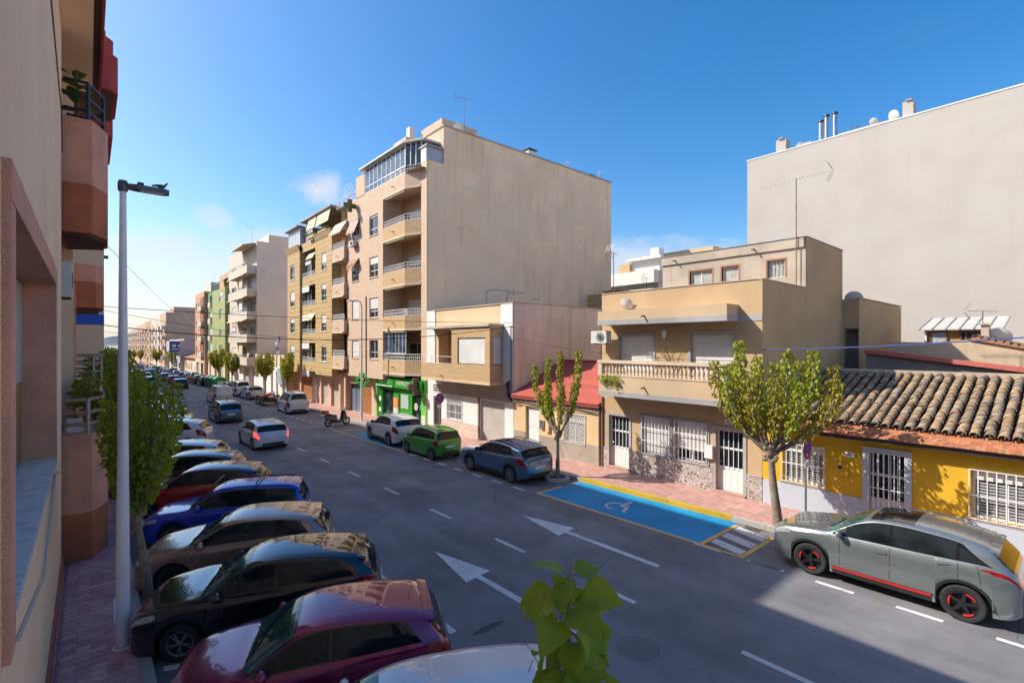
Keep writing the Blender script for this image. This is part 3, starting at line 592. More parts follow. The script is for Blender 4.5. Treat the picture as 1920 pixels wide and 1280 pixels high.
# roof: under-sheet, barrel tiles, clay eave tiles
ang = math.atan2(4.28-2.99, 21.3-16.86); sl_ = math.hypot(21.3-16.86, 4.28-2.99); ca, sa = math.cos(ang), math.sin(ang)
m_pan = stucco('roof_pan', (.115, .08, .06), .3, 0, dirt_amt=.4)
mb = MB(); mb.prism([(16.80, 2.80), (21.4, 4.14), (21.4, 4.0), (16.80, 2.66)], YN, 6.95, axis='y'); roof = mb.build('roof', m_pan, yh)
mb = MB(); mb.box(21.25, 21.55, YN, 6.97, 3.9, 4.36); mb.build('ridge_mortar', stucco('ridge_mortar', (.48, .40, .31), .2, .1, dirt_amt=.5), roof)
mb = MB(); mb.prism([(16.62, 2.53), (XW+.1, 2.53), (XW+.1, 2.78), (16.62, 2.66)], YN, 6.95, axis='y'); mb.build('eave_board', m_darkm, roof)
def tilemat(name, cols, isl=False):
    t = NT(name); r = (t.node('NewGeometry').outputs['Random Per Island'] if isl else t.node('ObjectInfo').outputs['Random'])
    cr = t.node('ValToRGB'); t.l.new(r, cr.inputs[0]); cr.color_ramp.elements.remove(cr.color_ramp.elements[0]); e = cr.color_ramp.elements
    for i, c in enumerate(cols):
        el = e[0] if i == 0 else e.new(i/(len(cols)-1)); el.position = i/(len(cols)-1); el.color = (*c, 1)
    col = t.mix(t.rng(t.noise(9, 6, .65), .42, .68, 0, .7), cr.outputs[0], (.105, .085, .065)); col = t.mix(t.rng(t.noise(5, 5, .6, dist=.5), .6, .75, 0, .5), col, (.47, .40, .27)); col = t.mix(t.rng(t.noise(30, 4, .6), .6, .72, 0, .5), col, (.07, .055, .045))
    return t.done(col, .9, 0, t.bump(t.noise(45, 4), .4, .008), .2)
TC = [(.29, .195, .12), (.38, .27, .16), (.31, .22, .15), (.20, .145, .10), (.44, .32, .18), (.36, .20, .12), (.42, .34, .23), (.24, .19, .14)]
m_tile = tilemat('barrel_tile', TC); m_tile_s = tilemat('barrel_tile_rest', TC, True)
def barrel(mb, M=None):
    n = 6; l = .42; o0 = len(mb.v)
    for s_, (x, ro, ri) in enumerate(((0, .108, .092), (l, .088, .073))):
        for r in (ro, ri):
            for k in range(n+1): a = math.pi*k/n; mb.v.append((x, r*math.cos(a), r*math.sin(a)*.82))
    m = n+1
    for k in range(n):
        for f in ((k, k+1, 2*m+k+1, 2*m+k), (m+k+1, m+k, 3*m+k, 3*m+k+1), (k+1, k, m+k, m+k+1), (2*m+k, 2*m+k+1, 3*m+k+1, 3*m+k)): mb.f.append(tuple(o0+i for i in f)); mb.mi.append(0)
    if M is not None:
        for i in range(o0, len(mb.v)): mb.v[i] = tuple(M @ Vector(mb.v[i]))
tmesh = MB(); barrel(tmesh); tme = tmesh.mesh('roof_tile', m_tile, True); rest = MB(); rr = random.Random(11); cnt = 0
offr = hs_loc(roof)
for j in range(40):
    y = 6.80-.262*j
    for i in range(15):
        s_ = -.02+i*.306; x = 16.86+s_*ca; z = 2.965+s_*sa
        M = Matrix.Translation((x, y+rr.uniform(-.012, .012), z+.012+rr.uniform(-.006, .01))) @ Matrix.Rotation(-ang+.022+rr.uniform(-.012, .012), 4, 'Y') @ Matrix.Rotation(rr.uniform(-.05, .05), 4, 'Z')
        if 3 <= j < 23: o = link('roof_tile', tme, roof); o.matrix_basis = Matrix.Translation(-offr) @ M; cnt += 1
        else: barrel(rest, M)
tag(rest.build('roof_tiles', m_tile_s, roof, True), kind='stuff')
# mortar plugs between the tile mouths are the pan; eave of small orange clay tiles in three rows
m_orange = tilemat('eave_tile', [(.42, .15, .07), (.50, .19, .085), (.36, .12, .06), (.47, .21, .11)])
em = MB().box(-.09, .09, -.0985, .0985, -.012, .012).mesh('eave_tile', m_orange)
for r in range(3):
    for k in range(50):
        y = 6.88-.2*k-.1*(r % 2)
        if y < YN+.1: continue
        x = 16.62+.145*r; z = 2.70+.085*r
        o = link('eave_tile', em, roof); o.location = Vector((x, y, z+rr.uniform(-.003, .003)))-offr; o.rotation_euler = (rr.uniform(-.02, .02), -.52, 0)
plaque((XW-.02, 4.52, 2.03), .24, .14, '35', 'white oval number plate 35 on the yellow wall', size=.12)
t = thing('meter_box', 'round meter cover on a square box set in the yellow wall', 'meter box', (XW-.01, 4.72, 1.56)); MB().box(-.03, .02, -.17, .17, -.2, .2).build('box', m_yel, t, local=True); MB().lathe([(.055, -.05), (.055, -.03), (.03, -.031), (.002, -.032)], 12, (0, .03, .06), 'x').build('lens', m_darkm, t, local=True)
# ------------------------------------------------------------------ cream cottage with red roof
m_cream = stucco('cream_render', (.64, .475, .265), .06, .07, (.35, .25, .15), .12); m_plinth = stucco('stone_plinth', (.36, .31, .25), .2, .15, dirt_amt=.4, bump=.6)
ch = thing('cottage', 'cream single-storey cottage with red roof, behind blue crossover', 'house', (XW, 16.6, gz(16.6)+.12))
H3 = [(17.68, 18.66, -.1, 2.12), (14.70, 16.0, .74, 2.06)]
mb = MB(); facade(mb, 'x', XW, 13.76, 19.57, -.3, 2.62, H3, .22); mb.build('wall', m_cream, ch); MB().box(XW+.23, XW+.26, 13.8, 19.5, -.3, 2.5).build('dark_backing', m_int, ch)
for a, b in ((18.66, 19.57), (13.76, 17.66)): MB().box(XW-.02, XW+.01, a, b, -.3, .80).build('plinth', m_plinth, ch)
dr = MB().box(XW+.14, XW+.19, 17.70, 18.64, -.05, 2.1).build('door', m_frame_w, ch); boxes('door_panel', dr, m_frame_w, (XW+.125, XW+.14, 17.80, 18.54, 1.1, 1.95), (XW+.125, XW+.14, 17.80, 18.54, .15, .95)); MB().tube([(XW+.12, 17.8, 1.0), (XW+.08, 17.8, 1.0), (XW+.08, 17.9, 1.0)], .012, 6).build('handle', m_darkm, dr)
wd = window(ch, XW+.13, *H3[1], 2, m_frame_w, m_pane_c, .3); mb = MB(); y0, y1, z0, z1 = 14.66, 16.04, .70, 2.08
mb.box(XW-.05, XW-.03, y0, y1, z0, z0+.02); mb.box(XW-.05, XW-.03, y0, y1, z1-.02, z1); mb.box(XW-.05, XW-.03, y0, y0+.02, z0, z1); mb.box(XW-.05, XW-.03, y1-.02, y1, z0, z1)
for k in range(-9, 11):
    for d_ in (1, -1):
        c = y0+.14*k*1.0; p = []
        for zz in (z0, z1):
            p.append((c+(zz-z0)*.62*(1 if d_ > 0 else -1)+(0 if d_ > 0 else .86), zz))
        (ya, za), (yb, zb) = p; 
        lo, hi = 0., 1.
        for f in [i/20 for i in range(21)]:
            pass
        ts = [i/40 for i in range(41) if y0 <= ya+(yb-ya)*i/40 <= y1]
        if len(ts) > 1: mb.tube([(XW-.04-.006*d_, ya+(yb-ya)*ts[0], za+(zb-za)*ts[0]), (XW-.04-.006*d_, ya+(yb-ya)*ts[-1], za+(zb-za)*ts[-1])], .008, 4)
mb.build('lattice_grille', m_frame_w, wd)
m_redroof = tilemat('red_roof_sheet', [(.42, .085, .07), (.48, .11, .085), (.38, .075, .065)])
a3 = math.atan2(1.72, 3.85); rf = MB().prism([(16.75, 2.62), (20.6, 4.34), (20.6, 4.2), (16.75, 2.5)], 13.75, 19.56, axis='y').build('roof', plain('red_underlay', (.3, .06, .05), .8), ch)
for i in range(10):
    x = 16.72+.385*i; z = 2.66+.172*i; mb = MB(); mb.prism([(x, z), (x+.42, z+.187), (x+.42, z+.157), (x, z-.035)], 13.76, 19.55, axis='y'); mb.build('roof_course', m_redroof, rf)
MB().prism([(20.4, 4.42), (20.8, 4.30), (24.5, 3.2), (24.5, 3.1), (20.5, 4.2)], 13.75, 19.56, axis='y').build('back_slope', m_redroof, rf)
mb = MB(); rb = random.Random(2)
for k in range(4): mb.tube([(XW-.06-.02*k, 13.8+5.7*q/8, 2.42-.05*k-.04*math.sin(q*1.3+k)) for q in range(9)], .014, 5)
mb.build('cable_bundle', m_darkm, ch)
t = thing('wall_sign', 'small red sign left of the cottage door', 'sign', (XW-.01, 19.1, 2.12)); MB().box(-.012, .006, -.16, .16, -.05, .05).build('plate', plain('red_plate', (.45, .04, .03), .5), t, local=True); boxes('lettering', t, m_whitep, *[(XW-.026, XW-.0221, 19.1+a, 19.1+a+.035, 2.105, 2.145) for a in (-.13, -.08, -.02, .03, .08)])
t = thing('letter_box', 'grey wall letter box beside the cottage door', 'letter box', (XW-.05, 17.4, 1.35)); MB().box(-.05, .05, -.15, .15, -.22, .2).build('box', m_zinc, t, local=True); MB().box(-.056, -.05, -.1, .1, .08, .11).build('slot', m_darkm, t, local=True)
t = thing('meter_box', 'tan meter box to the right of the cottage letter box', 'meter box', (XW-.04, 17.0, 1.32)); MB().box(-.06, .04, -.13, .13, -.3, .28).build('box', m_balw, t, local=True); MB().box(-.07, -.06, -.11, .11, -.27, .25).build('lid', m_cream, t, local=True)
MB().tube([(XW-.05, 13.82, -.1), (XW-.05, 13.82, 2.6)], .045, 8).build('downpipe', m_spout, ch)
# ------------------------------------------------------------------ two-storey house with brick bay
m_bbrick = brick('tan_brick', (.58, .385, .20), (.50, .32, .16), (.40, .30, .20), .25, .07); m_wht = stucco('white_render', (.70, .69, .67), .04, .12, (.35, .33, .3), .1); m_side = stucco('dirty_pink_render', (.72, .60, .47), .12, .55, (.12, .10, .09), .35, patch=(.76, .64, .51), patch_amt=.5); m_uc = stucco('upper_cream', (.61, .46, .30), .06, .08)
bh = thing('bay_house', 'two-storey house with tan brick bay, white pilasters and roller garage door', 'house', (XW, 24, gz(24)+.12))
H4 = [(20.32, 22.52, -.3, 2.12), (24.34, 25.96, .68, 2.14), (26.58, 27.52, -.3, 1.95), (26.6, 27.5, 2.25, 2.75)]
mb = MB(); facade(mb, 'x', XW, 19.6, 28.28, -.4, 3.2, H4, .2); mb.build('ground_wall', m_wht, bh); MB().box(XW+.21, XW+.24, 19.7, 28.2, -.4, 3.0).build('dark_backing', m_int, bh)
mb = MB(); facade(mb, 'x', XW, 19.6, 28.28, 3.2, 7.44, [(24.1, 26.9, 4.0, 6.15)], .75); mb.build('upper_wall', m_uc, bh)
boxes('pilaster', bh, m_wht, (XW-.05, XW+.01, 19.62, 20.60, 3.2, 7.42), (XW-.05, XW+.01, 27.25, 28.26, 3.2, 7.42))
mb = MB(); mb.quad((XW, 19.59, -.4), (24.1, 19.59, -.4), (24.1, 19.59, 7.44), (XW, 19.59, 7.44)); mb.quad((24.1, 19.59, -.4), (24.1, 28.28, -.4), (24.1, 28.28, 7.44), (24.1, 19.59, 7.44)); mb.quad((XW, 28.285, 5), (24.1, 28.285, 5), (24.1, 28.285, 7.44), (XW, 28.285, 7.44)); mb.build('side_wall', m_side, bh)
MB().box(XW+.01, 24.09, 19.61, 28.27, 7.25, 7.40).build('flat_roof', m_conc, bh); mb = MB(); mb.box(XW-.06, 24.15, 19.55, 19.8, 7.441, 7.49); mb.box(XW-.06, XW+.2, 19.801, 28.3, 7.441, 7.49); mb.build('coping', m_conc, bh)
MB().box(XW-.03, XW+.01, 19.7, 26.55, 2.2, 3.15).build('fascia', stucco('shaded_fascia', (.34, .30, .26), .1, .2), bh)  # grey tone stands for the shade on the fascia, put into its colour
gd = MB().box(XW+.1, XW+.14, 20.32, 22.52, -.3, 2.12).build('garage_door', m_garage, bh); MB().box(XW-.06, XW+.05, 22.53, 22.66, -.3, 2.3).build('downpipe', m_spout, bh)
for a, b in ((22.68, 26.5),): MB().box(XW-.04, XW+.01, a, b, -.4, .62).build('stone_base', brick('pink_stone', (.56, .44, .36), (.62, .50, .42), (.40, .3, .25), .45, .3, .012, .3), bh)
w4 = window(bh, XW+.12, *H4[1], 2, m_frame_w, m_pane, .4, m_shut_g); bars(bh, XW-.04, 24.30, 26.0, .64, 2.18, 13, .012, m_frame_w, (1.15, 1.65))
dr = MB().box(XW+.12, XW+.16, 26.6, 27.5, -.3, 1.95).build('door', m_darkm, bh); MB().tube([(XW+.1, 26.7, .9), (XW+.1, 26.7, 1.3)], .015, 6).build('handle', m_zinc, dr)
bars(bh, XW-.02, 26.62, 27.48, 2.27, 2.73, 6, .012, m_frame_w, (2.42, 2.58))
bay = MB(); facade(bay, 'x', 16.0, 20.41, 24.0, 3.24, 6.22, [(20.84, 23.40, 4.16, 5.64)], .15); facade(bay, 'y', 20.41, 16.0, XW, 3.24, 6.22, [(16.25, 16.82, 4.16, 5.64)], .12); bay.quad((16.0, 24.0, 3.24), (XW, 24.0, 3.24), (XW, 24.0, 6.22), (16.0, 24.0, 6.22)); bo = bay.build('bay', m_bbrick, bh)
mb = MB(); mb.box(15.98, XW, 20.39, 27.42, 3.1, 3.24); mb.build('bay_floor', m_uc, bh); MB().box(15.9, XW, 20.37, 27.45, 6.221, 6.36).build('bay_roof', m_conc, bh)
wo = window(bh, 16.1, 20.84, 23.40, 4.16, 5.64, 2, m_frame_b, m_pane, .97, m_shut_w); wo = window(bh, 20.50, 16.25, 16.82, 4.16, 5.64, 1, m_frame_b, m_pane, .97, m_shut_w, axis='y')
mb = MB(); mb.box(16.0, 16.12, 24.001, 27.40, 3.241, 4.1); mb.box(16.121, XW, 27.28, 27.40, 3.241, 4.1); bl = mb.build('balcony', m_bbrick, bh); railing(bl, [(16.05, 24.05), (16.05, 27.35)], 4.1, .45, m_zinc, .9)
do_ = MB().box(XW+.62, XW+.66, 24.15, 25.3, 4.0, 6.1).build('balcony_door', m_shut_o, bh); MB().box(XW+.70, XW+.74, 24.12, 26.88, 3.9, 6.14).build('recess_wall', m_bbrick, bh)
spout(bh, 16.0, 25.0, 3.42)
# cable pole bracket on the corner
MB().tube([(XW-.12, 19.66, 3.2), (XW-.12, 19.66, 6.25)], .03, 6).build('cable_riser', m_darkm, bh); MB().tube([(XW-.3, 19.4, 6.16), (XW+.1, 19.7, 6.22)], .03, 6).build('cable_bracket', m_darkm, bh)
mb = MB()
for k in range(7): mb.tube([(XW-.1, 20.1-.05*k, 3.2+.03*k), (XW-.18, 19.9, 2.9-.06*k), (XW-.1, 19.62, 2.5-.04*k)], .022, 5)
mb.build('cable_bundle', m_darkm, bh)
# ------------------------------------------------------------------ pink-brick apartment block with pharmacy
m_pbrick = brick('pink_brick', (.66, .485, .355), (.61, .44, .315), (.46, .335, .235), .30, .15, .016, .5); m_obrick = brick('orange_brick', (.62, .42, .235), (.56, .37, .20), (.36, .25, .15), .30, .15, .016)
m_party = stucco('party_wall_render', (.95, .68, .45), .08, .30, (.26, .19, .15), .3, patch=(.88, .66, .46), patch_amt=.6); m_creamr = stucco('cream_trim', (.64, .53, .37), .05, .1)
ap = thing('apartment_block', 'six-storey pink brick apartment block with green pharmacy at street level', 'building', (XW, 35, gz(35)+.12))
XA = 16.4; FL = [4.14, 7.24, 10.42, 13.73, 16.99]; BB = [3.27, 6.36, 9.44, 12.80, 16.0]
WA = []
for z0, z1 in ((4.18, 5.6), (7.3, 8.8), (10.37, 11.9), (13.54, 15.05)): WA += [(34.42, 35.90, z0, z1), (37.86, 39.22, z0, z1)]
mb = MB(); facade(mb, 'x', XA, 33.6, 40.1, 2.70, 17.0, WA, .16); mb.quad((XA, 33.6, 2.70), (17.95, 33.6, 2.7), (17.95, 33.6, 17), (XA, 33.6, 17)); mb.quad((XA, 40.1, 2.70), (17.95, 40.1, 2.7), (17.95, 40.1, 17), (XA, 40.1, 17)); mb.quad((XA, 33.6, 2.70), (17.95, 33.6, 2.7), (17.95, 40.1, 2.7), (XA, 40.1, 2.7)); mb.build('front_wall', m_pbrick, ap)
mb = MB(); mb.quad((XW, 28.3, -.5), (XW, 29.07, -.5), (XW, 29.07, 17.45), (XW, 28.3, 17.45)); mb.quad((XW, 29.07, 2.9), (17.95, 29.07, 2.9), (17.95, 29.07, 17.4), (XW, 29.07, 17.4)); mb.build('corner_pier', m_pbrick, ap)
RH = [(30.2, 32.6, z-.86, z+1.25) for z in FL[:4]]
mb = MB(); facade(mb, 'x', 17.95, 29.07, 33.6, 2.7, 17, RH, .1); mb.build('recess_wall', m_obrick, ap)
LH = [(40.5, 42.3, z-1.0, z+1.1) for z in (4.7, 7.74, 10.75, 13.84)]
mb = MB(); facade(mb, 'x', 17.4, 40.1, 42.8, 2.7, 17, LH, .1); mb.build('recess_wall', m_obrick, ap)
mb = MB(); mb.quad((XW, 28.3, -.6), (36.28, 28.3, -.6), (36.28, 28.3, 17.45), (XW, 28.3, 17.45)); mb.quad((18.24, 28.3, 17.45), (36.28, 28.3, 17.45), (36.28, 28.3, 19.95), (18.24, 28.3, 20.07))
mb.quad((36.28, 28.3, -.6), (36.28, 42.8, -.6), (36.28, 42.8, 19.9), (36.28, 28.3, 19.9)); mb.quad((XW, 42.79, 10), (36.28, 42.79, 10), (36.28, 42.79, 17), (XW, 42.79, 17)); mb.build('party_wall', m_party, ap)
MB().box(16.9, 17.0, 28.285, 28.35, -.4, 17.4).build('corner_trim', m_creamr, ap)
mb = MB(); mb.quad((18.24, 28.3, 16.9), (18.24, 38, 16.9), (18.24, 38, 20.07), (18.24, 28.3, 20.07)); mb.quad((18.24, 38, 16.9), (30, 38, 16.9), (30, 38, 20.07), (18.24, 38, 20.07)); mb.quad((18.24, 28.3, 20.0), (36.28, 28.3, 19.9), (36.28, 38, 19.9), (18.24, 38, 20.0)); mb.build('attic_wall', m_pbrick, ap)
mb = MB(); mb.box(18.18, 36.3, 28.25, 28.45, 20.0, 20.13); mb.box(18.16, 18.4, 28.451, 38, 20.01, 20.13); mb.build('coping', m_conc, ap)
mb = MB(); mb.quad((XA, 28.4, 16.95), (18.3, 28.4, 16.95), (18.3, 42.7, 16.95), (XA, 42.7, 16.95)); mb.quad((18.2, 38, 16.96), (36, 38, 16.96), (36, 42.7, 16.96), (18.2, 42.7, 16.96)); mb.build('terrace_floor', m_conc, ap)
for k, a in enumerate(WA):
    window(ap, XA+.1, *a, 2, m_frame_w, m_pane, (.0, .95, .55, .97, .35, .4, .1, .2)[k] if k < 8 else .4, m_shut_w, trans=.5); MB().box(XA-.05, XA+.05, a[0]-.05, a[1]+.05, a[2]-.07, a[2]).build('window_sill', m_creamr, ap)
m_white_rail = plain('white_rail', (.68, .68, .67), .5)
def rail_fancy(par, pts, z0, h):
    return railing(par, pts, z0, h, m_white_rail, .16, .016, mid=(h*.5,))
for k, (zt, zb) in enumerate(zip(FL, BB)):
    pl = [(XA, 33.59), (XA, 30.3), (XW, 29.08), (17.94, 29.08), (17.94, 33.59)]
    mb = MB(); mb.prism(pl, zb, zb+.2)
    for (xa, ya), (xb, yb) in zip(pl[:2], pl[1:3]):
        d = Vector((xb-xa, yb-ya, 0)).normalized(); nrm = Vector((-d.y, d.x, 0))*.12
        if nrm.x < 0: nrm = -nrm
        mb.prism([(xa, ya), (xb, yb), (xb+nrm.x, yb+nrm.y), (xa+nrm.x, ya+nrm.y)], zb+.2, zt)
    b = mb.build('balcony', m_obrick if k < 4 else m_pbrick, ap)
    MB().prism([(XA-.03, 33.58), (XA-.03, 30.28), (XW-.03, 29.05), (17.0, 29.05), (17.0, 33.58)], zb-.14, zb-.002).build('balcony_soffit', m_creamr, b)
    MB().tube([(XA+.08, 33.3, zb-.2), (XA+.08, 30.5, zb-.2)], .07, 8).build('awning_roll', m_creamr, b)
    rail_fancy(b, [(XA+.06, 33.5), (XA+.06, 30.33), (XW+.05, 29.14)], zt, .46); spout(b, XA, 31.9, zb+.42, .2)
for k, a in enumerate(RH): window(ap, 18.0, *a, 2, m_frame_w, m_pane, (.0, .5, .3, .6)[k], m_shut_w)
for k, a in enumerate(LH): window(ap, 17.45, *a, 2, m_frame_w, m_pane, (.5, .2, .6, .3)[k], m_shut_w)
for k, zt in enumerate((4.25, 7.30, 10.35, 13.4)):
    zb = zt-.95; mb = MB(); mb.box(16.1, 17.39, 40.11, 42.75, zb, zb+.18); mb.box(16.1, 16.22, 40.11, 42.75, zb+.18, zt); mb.box(16.221, 17.39, 40.11, 40.22, zb+.18, zt); b = mb.build('balcony', m_pbrick, ap)
    railing(b, [(16.16, 40.15), (16.16, 42.7)], zt, .5, m_white_rail, .14, .016, mid=(.25,)); MB().box(16.08, 17.2, 40.3, 42.76, zb-.13, zb-.002).build('balcony_soffit', m_creamr, b); spout(b, 16.1, 41.4, zb+.3, .2)
# glazed first balcony
gl = window(ap, XA+.16, 30.45, 33.5, 4.62, 6.2, 6, m_frame_w, m_pane_b, fw=.04)
# rooftop glazed gallery, tiled block, rail
mb = MB(); mb.prism([(16.15, 37.3), (16.15, 30.2), (16.95, 28.75), (18.3, 28.75), (18.3, 37.3)], 18.92, 19.05); ga = mb.build('gallery_roof', plain('gallery_sheet', (.55, .54, .50), .5), ap)
window(ap, XA+.05, 30.35, 36.7, 17.0, 18.92, 9, m_frame_w, m_pane_b, fw=.07, trans=.5)
for k in range(7): MB().box(XA+.12, XA+.125, 30.8+.85*k, 31.3+.85*k, 17.3, 18.8).build('curtain', m_frame_w, ga)
g2 = MB()
for t0 in (0, .33, .66, 1): x, y = XA+.05+(XW-XA)*t0, 30.3-1.2*t0; g2.box(x-.03, x+.03, y-.03, y+.03, 17.4, 18.92)
g2.build('gallery_post', m_frame_w, ap); MB().quad((XA+.08, 30.25, 17.45), (XW+.05, 29.15, 17.45), (XW+.05, 29.15, 18.9), (XA+.08, 30.25, 18.9)).build('gallery_pane', m_pane, ap)
MB().box(16.95, 18.23, 28.4, 28.5, 17.46, 18.35).build('gallery_panel', plain('grey_panel', (.42, .43, .47), .5), ap); MB().box(16.88, 18.24, 28.25, 29.5, 18.36, 18.5).build('gallery_canopy', m_stone_g, ap); MB().box(XW, XW+.05, 28.5, 29.07, 17.45, 18.36).build('gallery_panel', m_frame_w, ap)
MB().box(XA, 17.6, 36.75, 38.4, 16.95, 18.65).build('roof_box', m_pbrick, ap); railing(ap, [(XA+.05, 38.4), (XA+.05, 42.7)], 17.0, .65, m_white_rail, .3, .016, mid=(.3,))
mb = MB()
for k in range(9): a = R_(10+20*k); mb.tube([(XA+.1, 40.3, 17.5), (XA+.1, 40.3-1.3*math.cos(a), 17.5+1.2*math.sin(a))], .014, 4)
for r in (.5, .85, 1.2): mb.tube([(XA+.1, 40.3-r*1.08*math.cos(R_(q)), 17.5+r*math.sin(R_(q))) for q in range(10, 171, 20)], .012, 4)
mb.build('fan_railing', m_white_rail, ap)
boxes('roof_box', ap, m_pbrick, (20.2, 23.5, 31.6, 34.6, 20.02, 22.3), (18.6, 19.3, 34.2, 36.2, 20.02, 21.3)); boxes('chimney', ap, m_wht, (26.3, 27.1, 28.6, 29.2, 19.9, 20.6), (33.6, 34.2, 28.6, 29.1, 19.8, 20.25), (19.3, 19.8, 34.9, 35.4, 21.7, 22.5)); boxes('chimney_cap', ap, m_darkm, (26.2, 27.2, 28.5, 29.3, 20.65, 20.72), (33.5, 34.3, 28.5, 29.2, 20.27, 20.33))
dish((19.9, 28.9, 20.1), .42, R_(150), 25, 'larger white satellite dish below the mast on the pink block roof', .4); dish((21.6, 29.2, 20.0), .40, R_(190), 35, 'second satellite dish behind the mast on the pink block roof', .3)
antenna((20.15, 28.6, 20.0), 2.65, 'lattice-topped antenna mast on the pink block roof', 1.3, R_(60), 10); antenna((30.8, 28.6, 19.9), .75, 'short antenna right of the chimney on the pink block roof', .5, 0, 5); antenna((35.2, 28.6, 19.9), .7, 'last little antenna at the right end of the pink block roof', .4, R_(80), 4)
MB().tube([(XA-.05, 36.45, 2.4), (XA-.05, 36.45, 9.0)], .045, 6).build('downpipe', m_pbrick, ap)
m_smear = stucco('grey_repair', (.42, .40, .40), .2, .1)
mb = MB()
for a, b, w_ in (((21.9, 8.1), (21.88, 9.15), .12), ((21.88, 9.15), (22.77, 9.29), .12), ((22.77, 9.29), (25.5, 9.2), .08), ((24.0, 9.2), (23.8, 8.55), .14), ((24.5, 9.2), (24.45, 8.95), .09), ((24.9, 9.15), (25.0, 8.9), .09), ((26.5, 8.9), (26.85, 8.75), .12), ((26.85, 8.75), (27.2, 8.95), .1)):
    mb = MB(); dx, dz = b[0]-a[0], b[1]-a[1]; l_ = math.hypot(dx, dz); nx, nz = -dz/l_*w_/2, dx/l_*w_/2; mb.quad((a[0]+nx, 28.296, a[1]+nz), (b[0]+nx, 28.296, b[1]+nz), (b[0]-nx, 28.296, b[1]-nz), (a[0]-nx, 28.296, a[1]-nz)).build('repair_smear', m_smear, ap)
# awnings
def awning(loc, w_, h_, out_, m, label, sag=.0, group=None):
    t = thing('awning', label, 'awning', loc, 0, group); mb = MB(); n = 10
    for k in range(n):
        a, b = -w_/2+w_*k/n, -w_/2+w_*(k+1)/n; mb.quad((0, a, 0), (0, b, 0), (-out_, b, -h_), (-out_, a, -h_)); dz = .10+.05*((k % 2))+sag*random.random()
        mb.quad((-out_, a, -h_), (-out_, b, -h_), (-out_-.01, b, -h_-dz), (-out_-.01, a, -h_-dz))
    mb.build('cloth', m, t, local=True); mb = MB(); mb.tube([(0, -w_/2, 0), (0, w_/2, 0)], .03, 6); mb.build('roller', m_frame_g, t, local=True)
    for s_ in (-1, 1): MB().tube([(0, s_*w_/2*.98, -h_-.3), (-out_, s_*w_/2*.98, -h_)], .014, 5).build('arm', m_frame_g, t, local=True)
    return t
def stripes(name, c1, c2, pitch=.16):
    t = NT(name); sp = t.node('SeparateXYZ'); t.l.new(t.pos(), sp.inputs[0]); f = t.math('GREATER_THAN', t.math('FRACT', t.math('DIVIDE', sp.outputs[1], pitch)), .5)
    c = t.mix(f, c1, c2); c = t.mix(t.rng(t.noise(3, 5), .5, .75, 0, .35), c, sc3(c1, .5)); return t.done(c, .85)
m_awn1 = stripes('striped_red', (.40, .12, .07), (.62, .50, .42)); m_awn2 = stripes('striped_brown', (.30, .11, .05), (.40, .22, .13), .1); m_awn3 = stripes('pink_stripe', (.62, .36, .31), (.66, .45, .40), .2); m_awnc = plain('cream_cloth', (.60, .50, .33), .85)
awning((XA-.02, 38.55, 15.3), 1.75, .95, .40, m_awn1, 'striped brown and white awning below the top pharmacy cross', .15); awning((XA-.02, 38.6, 12.15), 1.7, .45, .35, m_awn2, 'tattered brown awning on the fourth floor of the pink block', .45); awning((16.3, 41.3, 15.6), 2.7, .95, .55, m_awn3, 'faded pink awning over the top left balcony of the pink block')
ac_unit((XA-.4, 38.5, 13.1), (.32, .75, .5), 'air conditioner hung under the striped awning of the pink block')
ac_unit((17.5, 32.9, 9.6), (.35, .85, .7), 'white air conditioner on the third-floor balcony of the pink block'); ac_unit((17.5, 32.6, 6.55), (.35, 1.1, 1.3), 'tall pale cabinet unit on the second-floor balcony of the pink block')
t = thing('planter_tower', 'black stacked planter on the upper balcony of the pink block', 'planter', (17.3, 31.7, 13.0)); MB().lathe([(.2, 0), (.26, .4), (.2, .5), (.28, .95), (.22, 1.05), (.27, 1.5), (.2, 1.55), (.02, 1.56)], 10).build('pots', m_darkm, t, local=True)
# ground floor
m_green = plain('pharmacy_green', (.03, .30, .02), .4, 0, .06, 2); m_lime = plain('lime_panel', (.17, .52, .06), .45, 0, .06); m_dgreen = plain('deep_green', (.015, .13, .02), .35, 0, .1); m_brownp = plain('brown_cladding', (.30, .13, .035), .5, 0, .12, 2); m_pinkpier = stucco('pink_pier', (.58, .41, .30), .08, .1)
GH = [(33.0, 34.6, .1, 1.95), (28.95, 30.3, -.3, 1.9), (36.7, 38.66, -.5, 2.0), (38.8, 41.05, -.5, 2.0)]
mb = MB(); facade(mb, 'x', XW, 28.3, 35.85, -.5, 2.9, GH[:2], .25); gfl = mb.build('pharmacy_front', m_green, ap); mb = MB(); facade(mb, 'x', XW, 35.85, 42.8, -.6, 2.9, GH[2:], .25); mb.build('ground_wall', m_pinkpier, ap); MB().box(XW+.9, XW+.94, 28.4, 42.7, -.5, 2.9).build('dark_backing', m_int, ap)
boxes('lime_pier', ap, m_lime, (XW-.07, XW+.02, 28.32, 28.95, -.4, 2.15), (XW-.06, XW+.01, 35.6, 35.86, -.5, 2.3)); MB().box(XW-.12, XW+.02, 28.32, 29.0, 2.15, 2.9).build('lime_head', m_green, ap)
for a in ((33.0, 34.6, .1, 1.95), (30.4, 31.95, .4, 1.9)): window(ap, XW+.08, *a, 2, m_dgreen, m_pane)
window(ap, XW+.15, 28.98, 30.28, -.3, 1.9, 2, m_dgreen, m_pane, name='shop_door'); MB().box(XW-.05, XW+.0, 30.72, 31.8, .75, 1.72).build('poster', plain('pale_poster', (.40, .50, .46), .4), ap)
